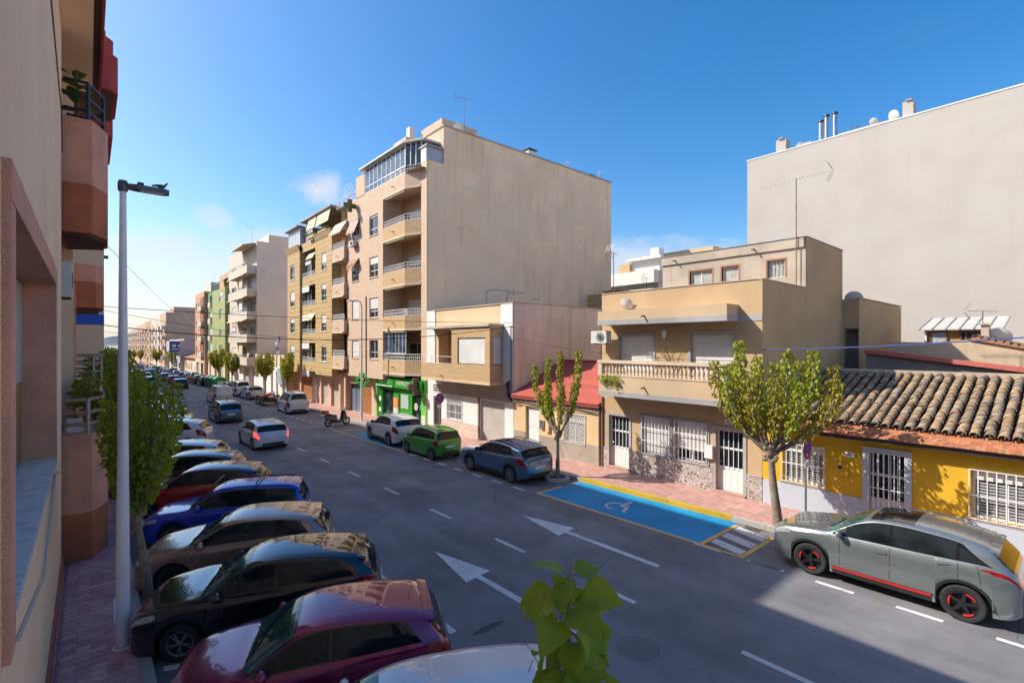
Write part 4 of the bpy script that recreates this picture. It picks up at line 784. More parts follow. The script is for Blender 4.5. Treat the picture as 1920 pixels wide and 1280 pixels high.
boxes('poster', ap, plain('orange_poster', (.70, .30, .08), .5), (XW-.06, XW-.01, 32.1, 32.93, .72, 1.42)); boxes('poster', ap, plain('flower_print', (.50, .62, .46), .5, 0, .3, 12), (XW-.055, XW-.01, 32.08, 32.95, -.2, .70), (XW-.085, XW-.071, 28.4, 28.9, -.35, .55)); MB().box(XW-.05, XW, 34.65, 35.55, -.3, 2.2).build('dark_panel', m_dgreen, ap)
for z in (1.18, .35): MB().lathe([(.2, -.06), (.2, -.052), (.002, -.0525)], 16, (XW, 35.1, z), 'x').build('round_sticker', plain('pale_sticker', (.62, .70, .60), .5), ap)
MB().lathe([(.27, -.03), (.27, -.02), (.002, -.0205)], 18, (XW+.13, 29.95, 1.0), 'x').build('round_sticker', plain('beige_sticker', (.55, .45, .36), .5), ap); MB().lathe([(.24, -.03), (.24, -.02), (.002, -.0205)], 18, (XW+.13, 29.25, 1.02), 'x').build('round_sticker', plain('teal_sticker', (.03, .25, .33), .5), ap)
bd = MB().box(XW+.1, XW+.15, 36.7, 38.66, -.5, 2.0).build('brown_panel', m_brownp, ap); MB().box(XW+.2, XW+.24, 38.8, 41.05, -.5, 2.0).build('gate_back', m_pane, ap); gme = MB().box(-.03, .0, -.42, .42, 0, 2.0).mesh('gate_leaf', plain('steel_blue', (.20, .27, .35), .4, .4))
for k in range(2): o = link('gate_leaf', gme, ap); o.location = Vector((XW+.15, 39.4+.95*k, -.45))-ap.location
for yy in (41.15, 42.3): MB().box(XW-.3, XW+.1, yy, yy+.35, -.6, 2.68).build('pillar', m_pinkpier, ap)
sg = thing('shop_sign', 'dark green pharmacy fascia sign with pale letters', 'sign', (16.72, 32.0, 2.48)); MB().box(-.06, .1, -3.4, 3.4, -.3, .32).build('panel', m_green, sg, local=True)
for y, s_, txt in ((2.0, .33, 'FARMACIA'), (-.95, .40, 'FARMACIA')):
    me = text_mesh(txt, s_, .01, 'lettering'); me.materials.append(m_whitep); o = link('lettering', me, sg); o.rotation_euler = (R_(90), 0, R_(-90)); o.location = (-.075, y, .03)
MB().tube([(-.1, 3.2, -.26), (-.1, .6, -.26)], .03, 6).build('lamp_tube', m_whitep, sg, local=True)
m_neon = emit('green_neon', (.03, .6, .10), .45); m_led = emit('red_led', (.8, .05, .02), 1.0); m_crossb = plain('cross_off', (.13, .085, .07), .45)
def cross(loc, s_, label, body, tubes=True, led=False):
    t = thing('pharmacy_cross', label, 'pharmacy cross', loc); a = s_*.18; b = s_*.5; pl = [(-b, -a), (-a, -a), (-a, -b), (a, -b), (a, -a), (b, -a), (b, a), (a, a), (a, b), (-a, b), (-a, a), (-b, a)]
    MB().prism(pl, -.09, .09, axis='y').build('body', body, t, local=True)
    for k, q in enumerate((.93, .72)):
        if tubes: MB().tube([(x*q, -.105, z*q) for x, z in pl]+[(pl[0][0]*q, -.105, pl[0][1]*q)], .012, 5).build('neon_tube', m_neon, t, local=True)
    if led: MB().box(-.08, .08, -.11, -.095, -.02, .14).build('led_panel', m_led, t, local=True)
    MB().tube([(b, 0, 0), (b+.35, 0, 0)], .03, 6).build('bracket', m_zinc, t, local=True); return t
cross((16.2, 36.8, 2.5), 1.1, 'lit green neon pharmacy cross with red centre above the brown panel', m_dgreen, True, True); cross((16.55, 29.1, 2.45), 1.15, 'unlit brown pharmacy cross above the pharmacy door', m_crossb, False); cross((15.85, 38.35, 16.35), 1.0, 'dark pharmacy cross high on the top floor of the pink block', plain('green_brown', (.10, .11, .04), .5, 0, .5, 2.5), False)
# ------------------------------------------------------------------ yellow-brick block
m_ybrick = brick('yellow_brick', (.62, .44, .22), (.55, .38, .18), (.30, .21, .12), .30, .15, .016, .6, .45)
eb = thing('apartment_block', 'yellow-brick five-storey apartment block with white attic enclosures and cream awnings', 'building', (XW, 49, gz(49)+.12)); XE = 16.1
EZ = [(3.75, 5.2), (6.45, 7.95), (9.2, 10.7), (12.0, 13.5)]
mb = MB(); facade(mb, 'x', XE, 51.4, 55.4, 2.5, 15.1, [(53.0, 54.4, a, b) for a, b in EZ], .15); facade(mb, 'x', XE, 42.8, 46.9, 2.5, 15.1, [(44.1, 45.3, a, b) for a, b in EZ], .15)
mb.quad((XE, 42.8, 2.5), (17.2, 42.8, 2.5), (17.2, 42.8, 15.1), (XE, 42.8, 15.1)); mb.quad((XE, 51.4, 2.5), (17.6, 51.4, 2.5), (17.6, 51.4, 15.1), (XE, 51.4, 15.1)); mb.quad((XE, 46.9, 2.5), (17.6, 46.9, 2.5), (17.6, 46.9, 15.1), (XE, 46.9, 15.1))
for a, b in ((42.8, 46.9), (51.4, 55.4)): mb.quad((XE, a, 2.5), (17.6, a, 2.5), (17.6, b, 2.5), (XE, b, 2.5))
mb.quad((XE, 55.4, -.7), (30, 55.4, -.7), (30, 55.4, 15.1), (XE, 55.4, 15.1)); mb.build('front_wall', m_ybrick, eb)
mb = MB(); facade(mb, 'x', 17.55, 46.9, 51.4, 2.5, 15.1, [(47.2, 48.9, a-.5, b) for a, b in EZ]+[(49.5, 51.0, a-.3, b) for a, b in EZ], .1); mb.build('recess_wall', m_ybrick, eb)
for k, (a, b) in enumerate(EZ):
    for y0, y1, X_ in ((53.0, 54.4, XE+.08), (44.1, 45.3, XE+.08)): window(eb, X_, y0, y1, a, b, 2, m_frame_w, m_pane, (.1, .5, .3, .6)[(k+int(y0)) % 4], trans=.5); MB().box(XE-.04, XE+.05, y0-.05, y1+.05, a-.07, a).build('window_sill', m_wht, eb)
    window(eb, 17.6, 47.2, 48.9, a-.5, b, 2, m_frame_w, m_pane, .3); window(eb, 16.55, 49.4, 51.2, a-.3, b, 2, m_frame_w, m_pane, (.3, .1, .0, .2)[k])
    zb = a-1.05; bl = MB().box(XE+.05, 17.5, 46.95, 49.1, zb, zb+.85).build('balcony', m_ybrick, eb); railing(bl, [(XE+.1, 47.0), (XE+.1, 49.05)], zb+.85, .45, m_white_rail, .14, .015, mid=(.2,)); spout(bl, XE+.05, 48, zb+.3, .15); MB().box(XE+.2, 17.5, 49.2, 51.35, zb, zb+.95).build('balcony', m_ybrick, eb)
    MB().box(XE+.18, XE+.22, 49.2, 51.35, zb-.55, zb-.01).build('white_panel', m_wht, eb)
    railing(eb, [(XE+.22, 49.25), (XE+.22, 51.3)], zb+.95, .4, m_white_rail, .14, .015)
for y, lab in ((48.0, 'cream awning half way up the yellow-brick block'),): awning((XE+.1, y, 8.3), 1.9, .6, .35, m_awnc, lab)
awning((XE+.1, 48.0, 13.95), 2.0, .45, .3, m_awnc, 'cream awning under the cornice of the yellow-brick block')
ac_unit((16.7, 48.0, 12.7), (.35, .8, .6), 'air conditioner on the top recessed balcony of the yellow-brick block'); ac_unit((16.7, 48.0, 9.9), (.35, .8, .6), 'air conditioner one floor down on the yellow-brick block')
mb = MB(); mb.prism([(15.85, 15.25), (XE, 14.6), (17.6, 14.6), (17.6, 15.25)], 51.4, 55.5, axis='y'); mb.build('cornice', m_ybrick, eb); mb = MB(); mb.prism([(15.85, 15.4), (XE, 14.75), (17.6, 14.75), (17.6, 15.4)], 42.75, 46.9, axis='y'); mb.build('cornice', m_ybrick, eb); MB().box(16.3, 17.6, 46.91, 51.39, 14.4, 15.3).build('cornice', m_ybrick, eb)
mb = MB(); mb.box(17.7, 30, 42.81, 55.3, 2.5, 15.2); mb.box(18.3, 29, 43.2, 55, 15.2, 17.3); mb.build('rear_block', m_obrick, eb)
window(eb, 16.15, 51.6, 55.2, 15.3, 17.0, 5, m_frame_w, m_pane_c, fw=.10); window(eb, 51.55, 16.15, 18.2, 15.3, 17.0, 3, m_frame_w, m_pane_c, axis='y', fw=.1); MB().box(15.8, 18.4, 51.35, 55.6, 17.05, 17.2).build('attic_roof', m_stone_g, eb); MB().box(16.0, 18.4, 43.0, 51.2, 17.35, 17.5).build('attic_roof', m_stone_g, eb)
window(eb, 16.6, 49.2, 51.3, 15.35, 17.3, 3, m_frame_w, m_pane_c, fw=.1)
awning((16.2, 47.9, 17.3), 2.2, 1.0, .25, m_awnc, 'long cream awning left of its twin on the attic of the yellow-brick block'); awning((16.2, 44.9, 17.35), 3.2, 1.1, .25, m_awnc, 'widest cream awning at the right of the yellow-brick attic')
for y in (44.9, 47.9): 
    t = thing('window_planter', 'green plants under the %s attic awning of the yellow-brick block' % ('right' if y < 46 else 'left'), 'planter', (16.1, y, 15.45)); MB().box(-.15, .15, -1, 1, -.1, .12).build('trough', m_pinkpier, t, local=True); mb = MB(); leafcloud(mb, [((0, -.9+.3*k, .3), .22) for k in range(7)], 200, .14, rp); mb.build('foliage', m_leaf_p, t, local=True)
GE = [(43.4, 45.5, -.7, 2.05), (46.4, 48.1, -.7, 2.1), (49.0, 50.0, -.7, 2.2), (50.6, 54.0, -.7, 2.0)]
mb = MB(); facade(mb, 'x', XW+.1, 42.8, 55.4, -.8, 2.55, GE, .3); mb.build('ground_wall', m_pinkpier, eb)
boxes('shop_shutter', eb, m_garage, (XW+.3, XW+.34, 43.4, 45.5, -.7, 2.05), (XW+.3, XW+.34, 46.4, 48.1, -.7, 2.1)); boxes('marble_pier', eb, plain('veined_marble', (.55, .52, .47), .4, 0, .45, 3), (XW, XW+.1, 48.9, 50.1, -.6, 2.3)); boxes('shop_door', eb, m_brownp, (XW+.3, XW+.34, 50.6, 54.0, -.7, 2.0))
# ------------------------------------------------------------------ low building with flagpole, white block, green block, pink block
def simple_block(name, label, y0, y1, zt, m, X=XW, depth=12, wins=(), wy=1.2, wm=None, pm=None, side=None, gf=None, gopen=(), base=-1.5, sills=True):
    b = thing(name, label, 'building', (X, (y0+y1)/2, gz((y0+y1)/2)+.1)); H = list(wins)
    mb = MB(); facade(mb, 'x', X, y0, y1, 2.6 if gf else base, zt, H, .15); mb.build('front_wall', m, b)
    if gf:
        mb = MB(); facade(mb, 'x', X, y0, y1, base-.5, 2.6, gopen, .25); mb.build('ground_wall', gf, b)
        for a in gopen: MB().box(X+.2, X+.24, *a).build('shop_shutter', random.choice((m_garage, m_pane, m_shut_g, m_frame_w)), b)
    mb = MB(); mb.quad((X, y0, base), (X+depth, y0, base), (X+depth, y0, zt), (X, y0, zt)); mb.quad((X, y1, base), (X+depth, y1, base), (X+depth, y1, zt), (X, y1, zt)); mb.quad((X+depth, y0, base), (X+depth, y1, base), (X+depth, y1, zt), (X+depth, y0, zt)); mb.quad((X, y0, zt), (X+depth, y0, zt), (X+depth, y1, zt), (X, y1, zt)); mb.build('side_wall', side or m, b)
    for k, a in enumerate(H): window(b, X+.08, *a, 2, wm or m_frame_w, pm or m_pane, random.choice((0, .2, .5, .9)))
    return b
fb = simple_block('low_building', 'low pale building with flagpole in front of the white party wall', 55.5, 71.5, 3.9, m_creamr, gopen=[(56.2, 57.6, -.8, 2.0), (59, 60.3, -.8, 2.0), (61.5, 62.8, -.8, 2.1), (64, 65, -.8, 2.1), (66.6, 68.6, -.8, 2.2)], gf=m_wht)
for k in range(9): MB().box(XW-.1, XW+.15, 56+k*1.6, 56.3+k*1.6, 2.7, 4.0).build('parapet_post', m_creamr, fb)
MB().box(XW-.3, XW-.02, 58.3, 61.3, .75, 2.5).build('awning_board', plain('grey_board', (.33, .38, .40), .6), fb)
fp = thing('flagpole', 'flagpole with limp blue and white flag above the low pale building', 'flag', (XW, 61.8, 3.9)); MB().tube([(0, 0, 0), (-.05, .15, 1.6), (-.2, .5, 3.3)], .03, 6).build('pole', m_frame_w, fp, local=True)
mb = MB(); n = 7
for k in range(n):
    for s_ in range(2):
        x0, x1 = -.05+.16*math.sin(k*1.3), -.05+.16*math.sin((k+1)*1.3); z = 2.3-.28*k; mb.quad((x0-.1, .3-s_*.3+.05*k, z), (x1-.1, .3-s_*.3+.05*k, z-.28), (x1+.05, -.02-s_*.3+.07*k, z-.28), (x0+.05, -.02-s_*.3+.07*k, z))
t = NT('flag_cloth'); t.done(t.mix(t.rng(t.noise(2.2, 2), .48, .56), (.03, .06, .36), (.66, .66, .70)), .8); mb.build('flag', t.m, fp, local=True)
m_wblock = stucco('pale_pink_render', (.82, .66, .53), .06, .15, (.33, .26, .22), .15); m_wbal = stucco('balcony_white', (.60, .52, .43), .05, .1)
WB = [(2.6+.35+3.05*k, 2.6+2.45+3.05*k) for k in range(5)]
wb = simple_block('apartment_block', 'pale five-storey block with long white balconies and blank side wall', 71.6, 88.5, 19.0, m_wbal, depth=18, wins=[(72.3, 75.2, a, b) for a, b in WB[:4]]+[(77, 79.5, a, b) for a, b in WB]+[(83.5, 86.5, a+.5, b-.3) for a, b in WB], side=m_wblock, gf=m_wht, gopen=[(73, 74.6, -.9, 2.0), (76, 79, -.9, 2.0), (81.5, 84, -.9, 2.1)])
MB().box(18.4, 30, 71.55, 80, 19.0, 20.0).build('roof_box', m_wblock, wb); MB().box(18, 24, 82, 87, 19.0, 20.2).build('roof_box', m_wbal, wb)
for k, (a, b) in enumerate(WB):
    zb = a-.45; zt = zb+1.05
    mb = MB(); mb.box(15.8, XW-.01, 71.8, 83.1, zb, zb+.15); mb.box(15.8, 15.92, 71.8, 83.1, zb+.15, zt); mb.box(15.921, XW-.01, 71.8, 71.9, zb+.15, zt); bl = mb.build('balcony', m_wbal, wb); railing(bl, [(15.86, 71.85), (15.86, 83)], zt, .35, m_zinc, 1.0, .02)
    if k > 1: awning((15.78, 77.5, zb+.02), 10.5, .10, .25, m_awnc, ('white scalloped awning roll on the middle balcony of the pale block', 'white scalloped awning roll on the fourth balcony of the pale block', 'white scalloped awning roll on the top balcony of the pale block')[k-2])
    if k in (0, 2, 3): 
        me = MB().box(15.95, 16.0, 75.0, 77.0, zt+.1, zt+1.6); me.build('curtain', m_frame_w if k == 2 else m_awnc, wb)
awning((16.9, 76, 18.8), 8, .4, 1.6, m_awnc, 'cream awning over the roof terrace of the pale block')
bn = thing('banner', 'pale banner with red lettering on the pale balcony block', 'banner', (XW-.05, 84.9, 8.3)); MB().box(-.03, .03, -1.4, 1.4, -1.1, 1.1).build('sheet', m_whitep, bn, local=True)
for z, w_ in ((.7, 1.1), (.2, 1.2), (-.3, 1.1)): MB().box(-.04, -.031, -w_, w_, z-.14, z+.14).build('lettering_bar', plain('faded_red', (.55, .16, .10), .7), bn, local=True)
antenna((19, 83, 20.2), 3.2, 'antenna on the roof of the pale balcony block', 1.6, R_(40), 6)
m_grn = stucco('olive_green_render', (.36, .39, .18), .06, .1); m_grn2 = stucco('bright_green_render', (.17, .27, .12), .06, .1); m_coral = stucco('coral_render', (.62, .33, .20), .06, .1)
gb = simple_block('apartment_block', 'olive-green apartment block between the pale and the coral blocks', 88.6, 99, 14.4, m_grn, 16.4, 14, [(90.5, 93, 3.6+2.9*k, 5.2+2.9*k) for k in range(4)], pm=m_pane_c, gf=m_creamr, gopen=[(90, 93, -1.2, 1.9), (94.5, 97, -1.2, 1.9)])
MB().box(17.5, 28, 88.6, 99, 14.4, 17.2).build('attic', m_coral, gb); awning((17.4, 93, 16.4), 6, .9, 1.2, plain('green_cloth', (.08, .25, .12), .8), 'green awning on the attic of the olive-green block')
g3 = simple_block('apartment_block', 'dark-green strip of apartment block with stacked small balconies', 99.02, 107, 14.8, m_grn2, XW, 13, [(102.5, 104.5, 3.4+2.9*k, 5.4+2.9*k) for k in range(4)], gf=m_creamr, gopen=[(101, 105, -1.3, 1.9)])
for k in range(4): b_ = MB().box(16.2, XW-.01, 100, 102.2, 3.1+2.9*k, 4.0+2.9*k).build('balcony', m_wbal, g3); railing(b_, [(16.25, 100), (16.25, 102.2)], 4.0+2.9*k, .4, m_zinc, .6, .02)
pb = simple_block('apartment_block', 'coral apartment block with brown screens and pale balconies', 107.02, 117, 15.2, m_coral, 16.4, 13, [(112.5, 113.6, 3.3+2.9*k, 5.0+2.9*k) for k in range(4)]+[(115, 116, 3.3+2.9*k, 5.0+2.9*k) for k in range(4)], gf=m_creamr, gopen=[(108, 110.5, -1.4, 1.8), (112, 115.5, -1.4, 1.8)])
for k in range(4): 
    b_ = MB().box(15.9, 16.39, 107.3, 111.0, 2.9+2.9*k, 3.8+2.9*k).build('balcony', m_wbal, pb); MB().box(16.3, 16.38, 107.3, 110.9, 3.9+2.9*k, 5.5+2.9*k).build('brown_screen', m_shut_o, pb)
MB().box(17.5, 25, 107.1, 113, 15.2, 17.0).build('attic', m_wbal, pb)
m_terra = tilemat('far_roof', [(.38, .19, .10), (.43, .23, .13)])
for k, (a, b, m) in enumerate(((117.1, 124, m_wht), (124.05, 137, m_creamr))):
    q = simple_block('terraced_house', ('white', 'cream')[k]+' single-storey house with low terracotta roof past the coral block', a, b, 2.4, m, XW, 8, [(a+1+2.6*j, a+2+2.6*j, -.2, 1.4) for j in range(int((b-a)/2.8))], base=-2.2); MB().prism([(16.5, 2.4), (21, 3.8), (25, 2.4)], a, b, axis='y').build('roof', m_terra, q)
m_gwhite = stucco('grey_white_render', (.50, .49, .47), .05, .1)
sb = simple_block('shop_building', 'grey-white commercial building with square blue sign', 137.1, 164, 6.6, m_gwhite, XW, 10, [(140, 146, -.6, 2.2), (148, 156, -.6, 2.2)], base=-2.4); MB().box(16.2, XW-.01, 138, 163, 3.4, 6.2).build('fascia', m_gwhite, sb)
sgn = thing('wall_sign', 'square blue sign with three pale marks on the grey-white building', 'sign', (16.15, 137.2, 4.8)); MB().box(-2.0, 2.0, -.25, -.05, -1.3, 1.3).build('panel', plain('sign_blue', (.03, .10, .32), .5), sgn, local=True)
for x in (-1.1, 0, 1.1): MB().box(x-.35, x+.35, -.28, -.251, -.1, .5).build('mark', m_whitep, sgn, local=True)
MB().box(-1.6, 1.6, -.28, -.251, -.7, -.5).build('underline', m_whitep, sgn, local=True)
MB().box(16.15, 25, 136.7, 137.04, -2, 6.2).build('end_wall', m_gwhite, sb)
FARL = ['tan six-storey block with blank end wall beyond the blue-signed building', 'white block with curved grey balconies behind the tan end wall', 'ochre block with brown screens far down the street', 'rose and cream block with small windows far down the street', 'sand-coloured block near the end of the right row', 'pale teal-balconied block closing the right row']
FARC = [(.52, .37, .26), (.58, .52, .46), (.47, .33, .18), (.56, .38, .30), (.54, .42, .30), (.55, .50, .43)]
fy = [(171.8, 187, 14.6), (187.1, 215, 14.6), (215.1, 240, 13.9), (240.1, 285, 13.6), (285.1, 335, 12.6), (335.1, 400, 11.8)]
for k, (a, b, zt) in enumerate(fy):
    m = stucco('far_render_%d' % k, FARC[k], .06, .12); n = max(3, int((b-a)/5)); W_ = [(a+.8+j*(b-a-1)/n, a+.8+j*(b-a-1)/n+1.7, 1.6+2.9*f, 3.2+2.9*f) for j in range(n) for f in range(4)]
    q = simple_block('apartment_block', FARL[k], a, b, zt, m, XW, 14, W_, base=-5); 
    if k == 0: MB().box(18.8, 26, 171.75, 180, zt, zt+1.6).build('roof_box', m, q)
    for f in range(4):
        for j in range(0, n, 2): MB().box(XW-1.0, XW-.01, W_[0][0]+j*(b-a-1)/n-.3, W_[0][0]+j*(b-a-1)/n+3.2, .9+2.9*f, 2.0+2.9*f).build('balcony', m_wbal if k != 5 else m_gwhite, q)
# ------------------------------------------------------------------ the camera's own side of the street
m_lwall = stucco('beige_combed_render', (.98, .70, .47), .07, .20, (.55, .36, .25), .16, .9, 70)
def grit(name, a, b, rough=.8):
    t = NT(name); col = t.mix(t.rng(t.noise(1.5, 5), .3, .7), sc3(a, .85), sc3(a, 1.12)); v = t.node('TexVoronoi'); t.l.new(t.pos(), v.inputs['Vector']); v.inputs['Scale'].default_value = 62
    col = t.mix(t.rng(v.outputs['Distance'], .10, .34, .75, 0), col, b); col = t.mix(t.rng(t.noise(120, 2), .5, .7, 0, .5), col, sc3(a, .55)); return t.done(col, rough, 0, t.bump(t.math('SUBTRACT', 1., v.outputs['Distance']), .7, .012), .35)
m_grit = grit('pink_granulate', (.70, .34, .23), (.85, .6, .48)); m_grit_d = grit('rust_granulate', (.50, .15, .07), (.62, .32, .2)); m_grit_r = grit('dark_red_granulate', (.42, .06, .05), (.5, .15, .12)); m_eave = plain('brown_soffit', (.085, .04, .028), .8)
nb = thing('own_building', 'beige rendered building at left edge with granulate-framed window and bays', 'building', (XL, 6, gz(6)+.12)); XI = -.90
mb = MB(); facade(mb, 'x', XL, -9, 15.85, -.4, 12.75, [(5.16, 12.27, 3.1, 6.61)], -.44); mb.build('wall', m_lwall, nb)
mb = MB(); mb.quad((XL, 15.85, -.4), (-2, 15.85, -.4), (-2, 15.85, 12.75), (XL, 15.85, 12.75)); mb.quad((XL, -9, -.4), (-12, -9, -.4), (-12, -9, 12.7), (XL, -9, 12.7)); mb.quad((-12, -9, -.4), (-12, 19.4, -.4), (-12, 19.4, 12.7), (-12, -9, 12.7)); mb.quad((-12, 19.4, -.4), (XL, 19.4, -.4), (XL, 19.4, 12.7), (-12, 19.4, 12.7)); mb.quad((-12, -9, 12.76), (.1, -9, 12.76), (.1, 19.4, 12.76), (-12, 19.4, 12.76)); mb.build('rear_wall', m_lwall, nb)
boxes('window_surround', nb, m_grit, (XL-.43, XL+.05, 12.0, 12.28, 3.2, 6.32), (XL-.43, XL+.05, 5.15, 5.5, 2.9, 6.32), (XL-.43, XL+.055, 5.15, 12.28, 6.321, 6.62))
t = NT('white_marble'); m_marble = t.done(t.mix(t.rng(t.noise(3, 7, .6, dist=1.5), .5, .62), (.74, .73, .72), (.55, .55, .56)), .25, 0, None, .5)
MB().box(XI, XL+.06, 5.5, 12.0, 3.16, 3.24).build('window_sill', m_marble, nb)
wl = window(nb, XI, 5.5, 12.0, 3.25, 6.3, 4, plain('bronze_frame', (.10, .075, .04), .4, .5), m_pane, .55, m_shut_g, sgn=-1); boxes('curtain', wl, plain('ochre_curtain', (.30, .19, .06), .8, 0, .3, 14), (XI+.012, XI+.03, 9.1, 11.9, 3.3, 4.7))
MB().box(XL, XL+.04, -9, 15.84, -.4, .28).build('base_trim', m_grit_d, nb)
MB().tube([(XL+.02, 9.0, 12.5), (XL+.02, 11.1, 10.93), (XL+.02, 15.2, 10.6), (XL+.02, 15.8, 9.8)], .012, 5).build('wall_cable', m_darkm, nb); MB().tube([(XL+.02, 6.0, 2.7), (XL+.03, 9, 2.15), (XL+.03, 12.2, 2.9), (XL+.02, 15.6, 2.3)], .014, 5).build('wall_cable', m_frame_g, nb)
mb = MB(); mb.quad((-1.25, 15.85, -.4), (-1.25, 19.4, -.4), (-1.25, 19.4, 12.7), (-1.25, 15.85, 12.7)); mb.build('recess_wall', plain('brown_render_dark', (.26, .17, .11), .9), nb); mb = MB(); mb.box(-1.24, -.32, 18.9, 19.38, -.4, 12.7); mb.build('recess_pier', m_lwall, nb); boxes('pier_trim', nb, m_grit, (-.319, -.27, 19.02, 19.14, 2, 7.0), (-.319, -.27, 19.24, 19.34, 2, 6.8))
PL = [(-.48, 16.1), (.08, 16.06), (.40, 16.85), (.43, 18.3), (.10, 18.85), (-.48, 18.85)]
mb = MB(); mb.prism(PL, -.4, 1.12); bay1 = mb.build('bay', m_grit_d, nb); MB().prism(PL, 1.121, 3.05).build('bay_upper', m_grit, bay1)
PI = [(-.46, 16.22), (.0, 16.2), (.30, 16.9), (.33, 18.2), (.02, 18.72), (-.46, 18.72)]
m_wood = plain('faded_wood_rail', (.34, .22, .16), .7, 0, .25, 6); m_steelb = plain('grey_blue_steel', (.30, .31, .36), .45, .5)
def tube_rail(par, pl, zs, m, r, post_m=None, z0=None):
    for z in zs: MB().tube([(x, y, z) for x, y in pl], r, 8).build('rail', m, par)
    for x, y in (pl[1], pl[2], pl[3], pl[4]): MB().tube([(x, y, (z0 or zs[0]-.3)), (x, y, zs[-1]+.02)], r*1.05, 8).build('post', post_m or m, par)
tube_rail(bay1, PI, (3.28, 3.56, 3.88), m_wood, .042, m_steelb, 3.0)
boxes('balcony_chair_panel', bay1, m_whitep, (-.4, -.1, 16.5, 16.56, 3.06, 3.4))
MB().prism(PL, 8.0, 9.2).build('balcony', m_grit_d, nb); ub = MB().prism(PL, 9.201, 10.8).build('balcony', m_grit, nb); MB().prism([(-.44, 16.2), (.04, 16.17), (.33, 16.9), (.34, 18.2), (-.44, 18.7)], 7.93, 7.999).build('balcony_soffit', m_eave, nb)
tube_rail(ub, PI, (11.05, 11.38, 11.75), plain('navy_rail', (.02, .025, .05), .3, .3), .035, None, 10.75)
MB().prism([(-.47, -9), (.24, -9), (.24, 19.4), (-.47, 19.4)], 12.8, 12.95).build('eave', m_eave, nb); MB().box(.241, .30, -9, 19.4, 12.76, 13.06).build('eave_fascia', m_grit_r, nb)
# second building: stacked bays and half-round top balconies
n2 = thing('apartment_block', 'taller building with dark red half-round top balconies on the left side', 'building', (XL, 25, gz(25)+.12))
mb = MB(); facade(mb, 'x', XL, 19.41, 30, -.6, 17.3, [(20.3, 21.5, 3.6, 5.6), (23.3, 25.6, 3.9, 6.0), (23.3, 25.6, 7.2, 9.3)], -.2); mb.quad((XL, 19.41, 12), (-12, 19.41, 12), (-12, 19.41, 17.3), (XL, 19.41, 17.3)); mb.quad((-12, 19.41, -.6), (-12, 30, -.6), (-12, 30, 17.3), (-12, 19.41, 17.3)); mb.quad((XL, 30, 3), (-12, 30, 3), (-12, 30, 17.3), (XL, 30, 17.3)); mb.build('wall', m_lwall, n2); MB().box(-12, .45, 19.42, 30, 17.31, 17.75).build('roof_slab', m_eave, n2)
for a in ((20.3, 21.5, 3.6, 5.6), (23.3, 25.6, 3.9, 6.0), (23.3, 25.6, 7.2, 9.3)): window(n2, XL-.15, *a, 2, m_frame_w, m_pane, .5, m_shut_g, sgn=-1)
for y0, y1 in ((19.5, 22.2), (23.7, 27.9)):
    ym = (y0+y1)/2; h = (y1-y0)/2; pr = []
    b = MB().prism([(XL, y0), (.5, y0), (.71, y0+.25), (.71, y1-.25), (.5, y1), (XL, y1)], 13.05, 14.2).build('balcony', m_grit_r, n2)
    MB().prism([(XL, y0+.1), (.35, y0+.1), (.60, y0+.4), (.60, y1-.4), (.35, y1-.1), (XL, y1-.1)], 14.201, 14.75).build('balcony_crown', m_grit_r, b); MB().prism([(XL, y0+.2), (.2, y0+.2), (.42, y0+.6), (.42, y1-.6), (.2, y1-.2), (XL, y1-.2)], 14.751, 15.1).build('balcony_cap', m_grit_r, b); MB().box(XL, .6, y0+.15, y1-.15, 12.98, 13.049).build('soffit', m_eave, b)
P2 = [(-.48, 22.7), (.2, 22.7), (.43, 23.2), (.43, 25.6), (.2, 26.1), (-.48, 26.1)]; P2i = [(-.44, 22.8), (.15, 22.8), (.36, 23.25), (.36, 25.5), (.15, 25.95), (-.44, 25.95)]
MB().prism(P2, 6.55, 7.45).build('balcony', m_grit_d, n2); MB().prism(P2, 7.451, 8.05).build('balcony', m_grit, n2); MB().box(XL, .3, 22.9, 25.9, 6.45, 6.549).build('soffit', m_eave, n2); b3 = MB().prism(P2, 2.6, 3.75).build('balcony', m_grit, n2); tube_rail(b3, P2i, (4.0, 4.3, 4.6, 4.85), m_wood, .035, m_steelb, 3.7)
n3 = thing('apartment_block', 'beige building with bright blue stripe on its end wall, left side', 'building', (.57, 40, gz(40)+.1)); MB().box(-12, .57, 30.02, 62, -1, 17.4).build('wall', stucco('beige_end_wall', (.70, .57, .41), .05, .1), n3); MB().box(-12, .575, 29.99, 30.018, 6.18, 6.66).build('blue_stripe', plain('bright_blue', (.015, .10, .55), .6), n3)
MB().box(-.3, .74, 30.5, 30.56, 9.35, 9.5).build('lamp_bracket', m_darkm, n3)
for k, (a, b, zt) in enumerate(((62.05, 105, 17), (105.1, 150, 16), (150.1, 176, 17.5), (196, 260, 15), (260.1, 330, 14), (330.1, 400, 13))):
    q = simple_block('apartment_block', ('ochre', 'grey', 'cream', 'rose', 'sand', 'pale')[k]+' block hidden behind the street trees of the left side', a, b, zt, stucco('left_far_%d' % (k % 3), FARC[k], .06, .1), .5, -11, base=-6)
ac_unit((-.72, 16.55, 6.38), (.42, .55, .9), 'grey-white air conditioner under the upper bay on the left', sgn=1)
t = thing('balcony_plant', 'big-leaved plant behind the dark balcony rail at upper left', 'plant', (-.15, 16.6, 10.9)); rp2 = random.Random(9); m_big = leafmat('big_plant_leaf', (.035, .10, .012), (.10, .17, .02), (.16, .18, .03), .25)
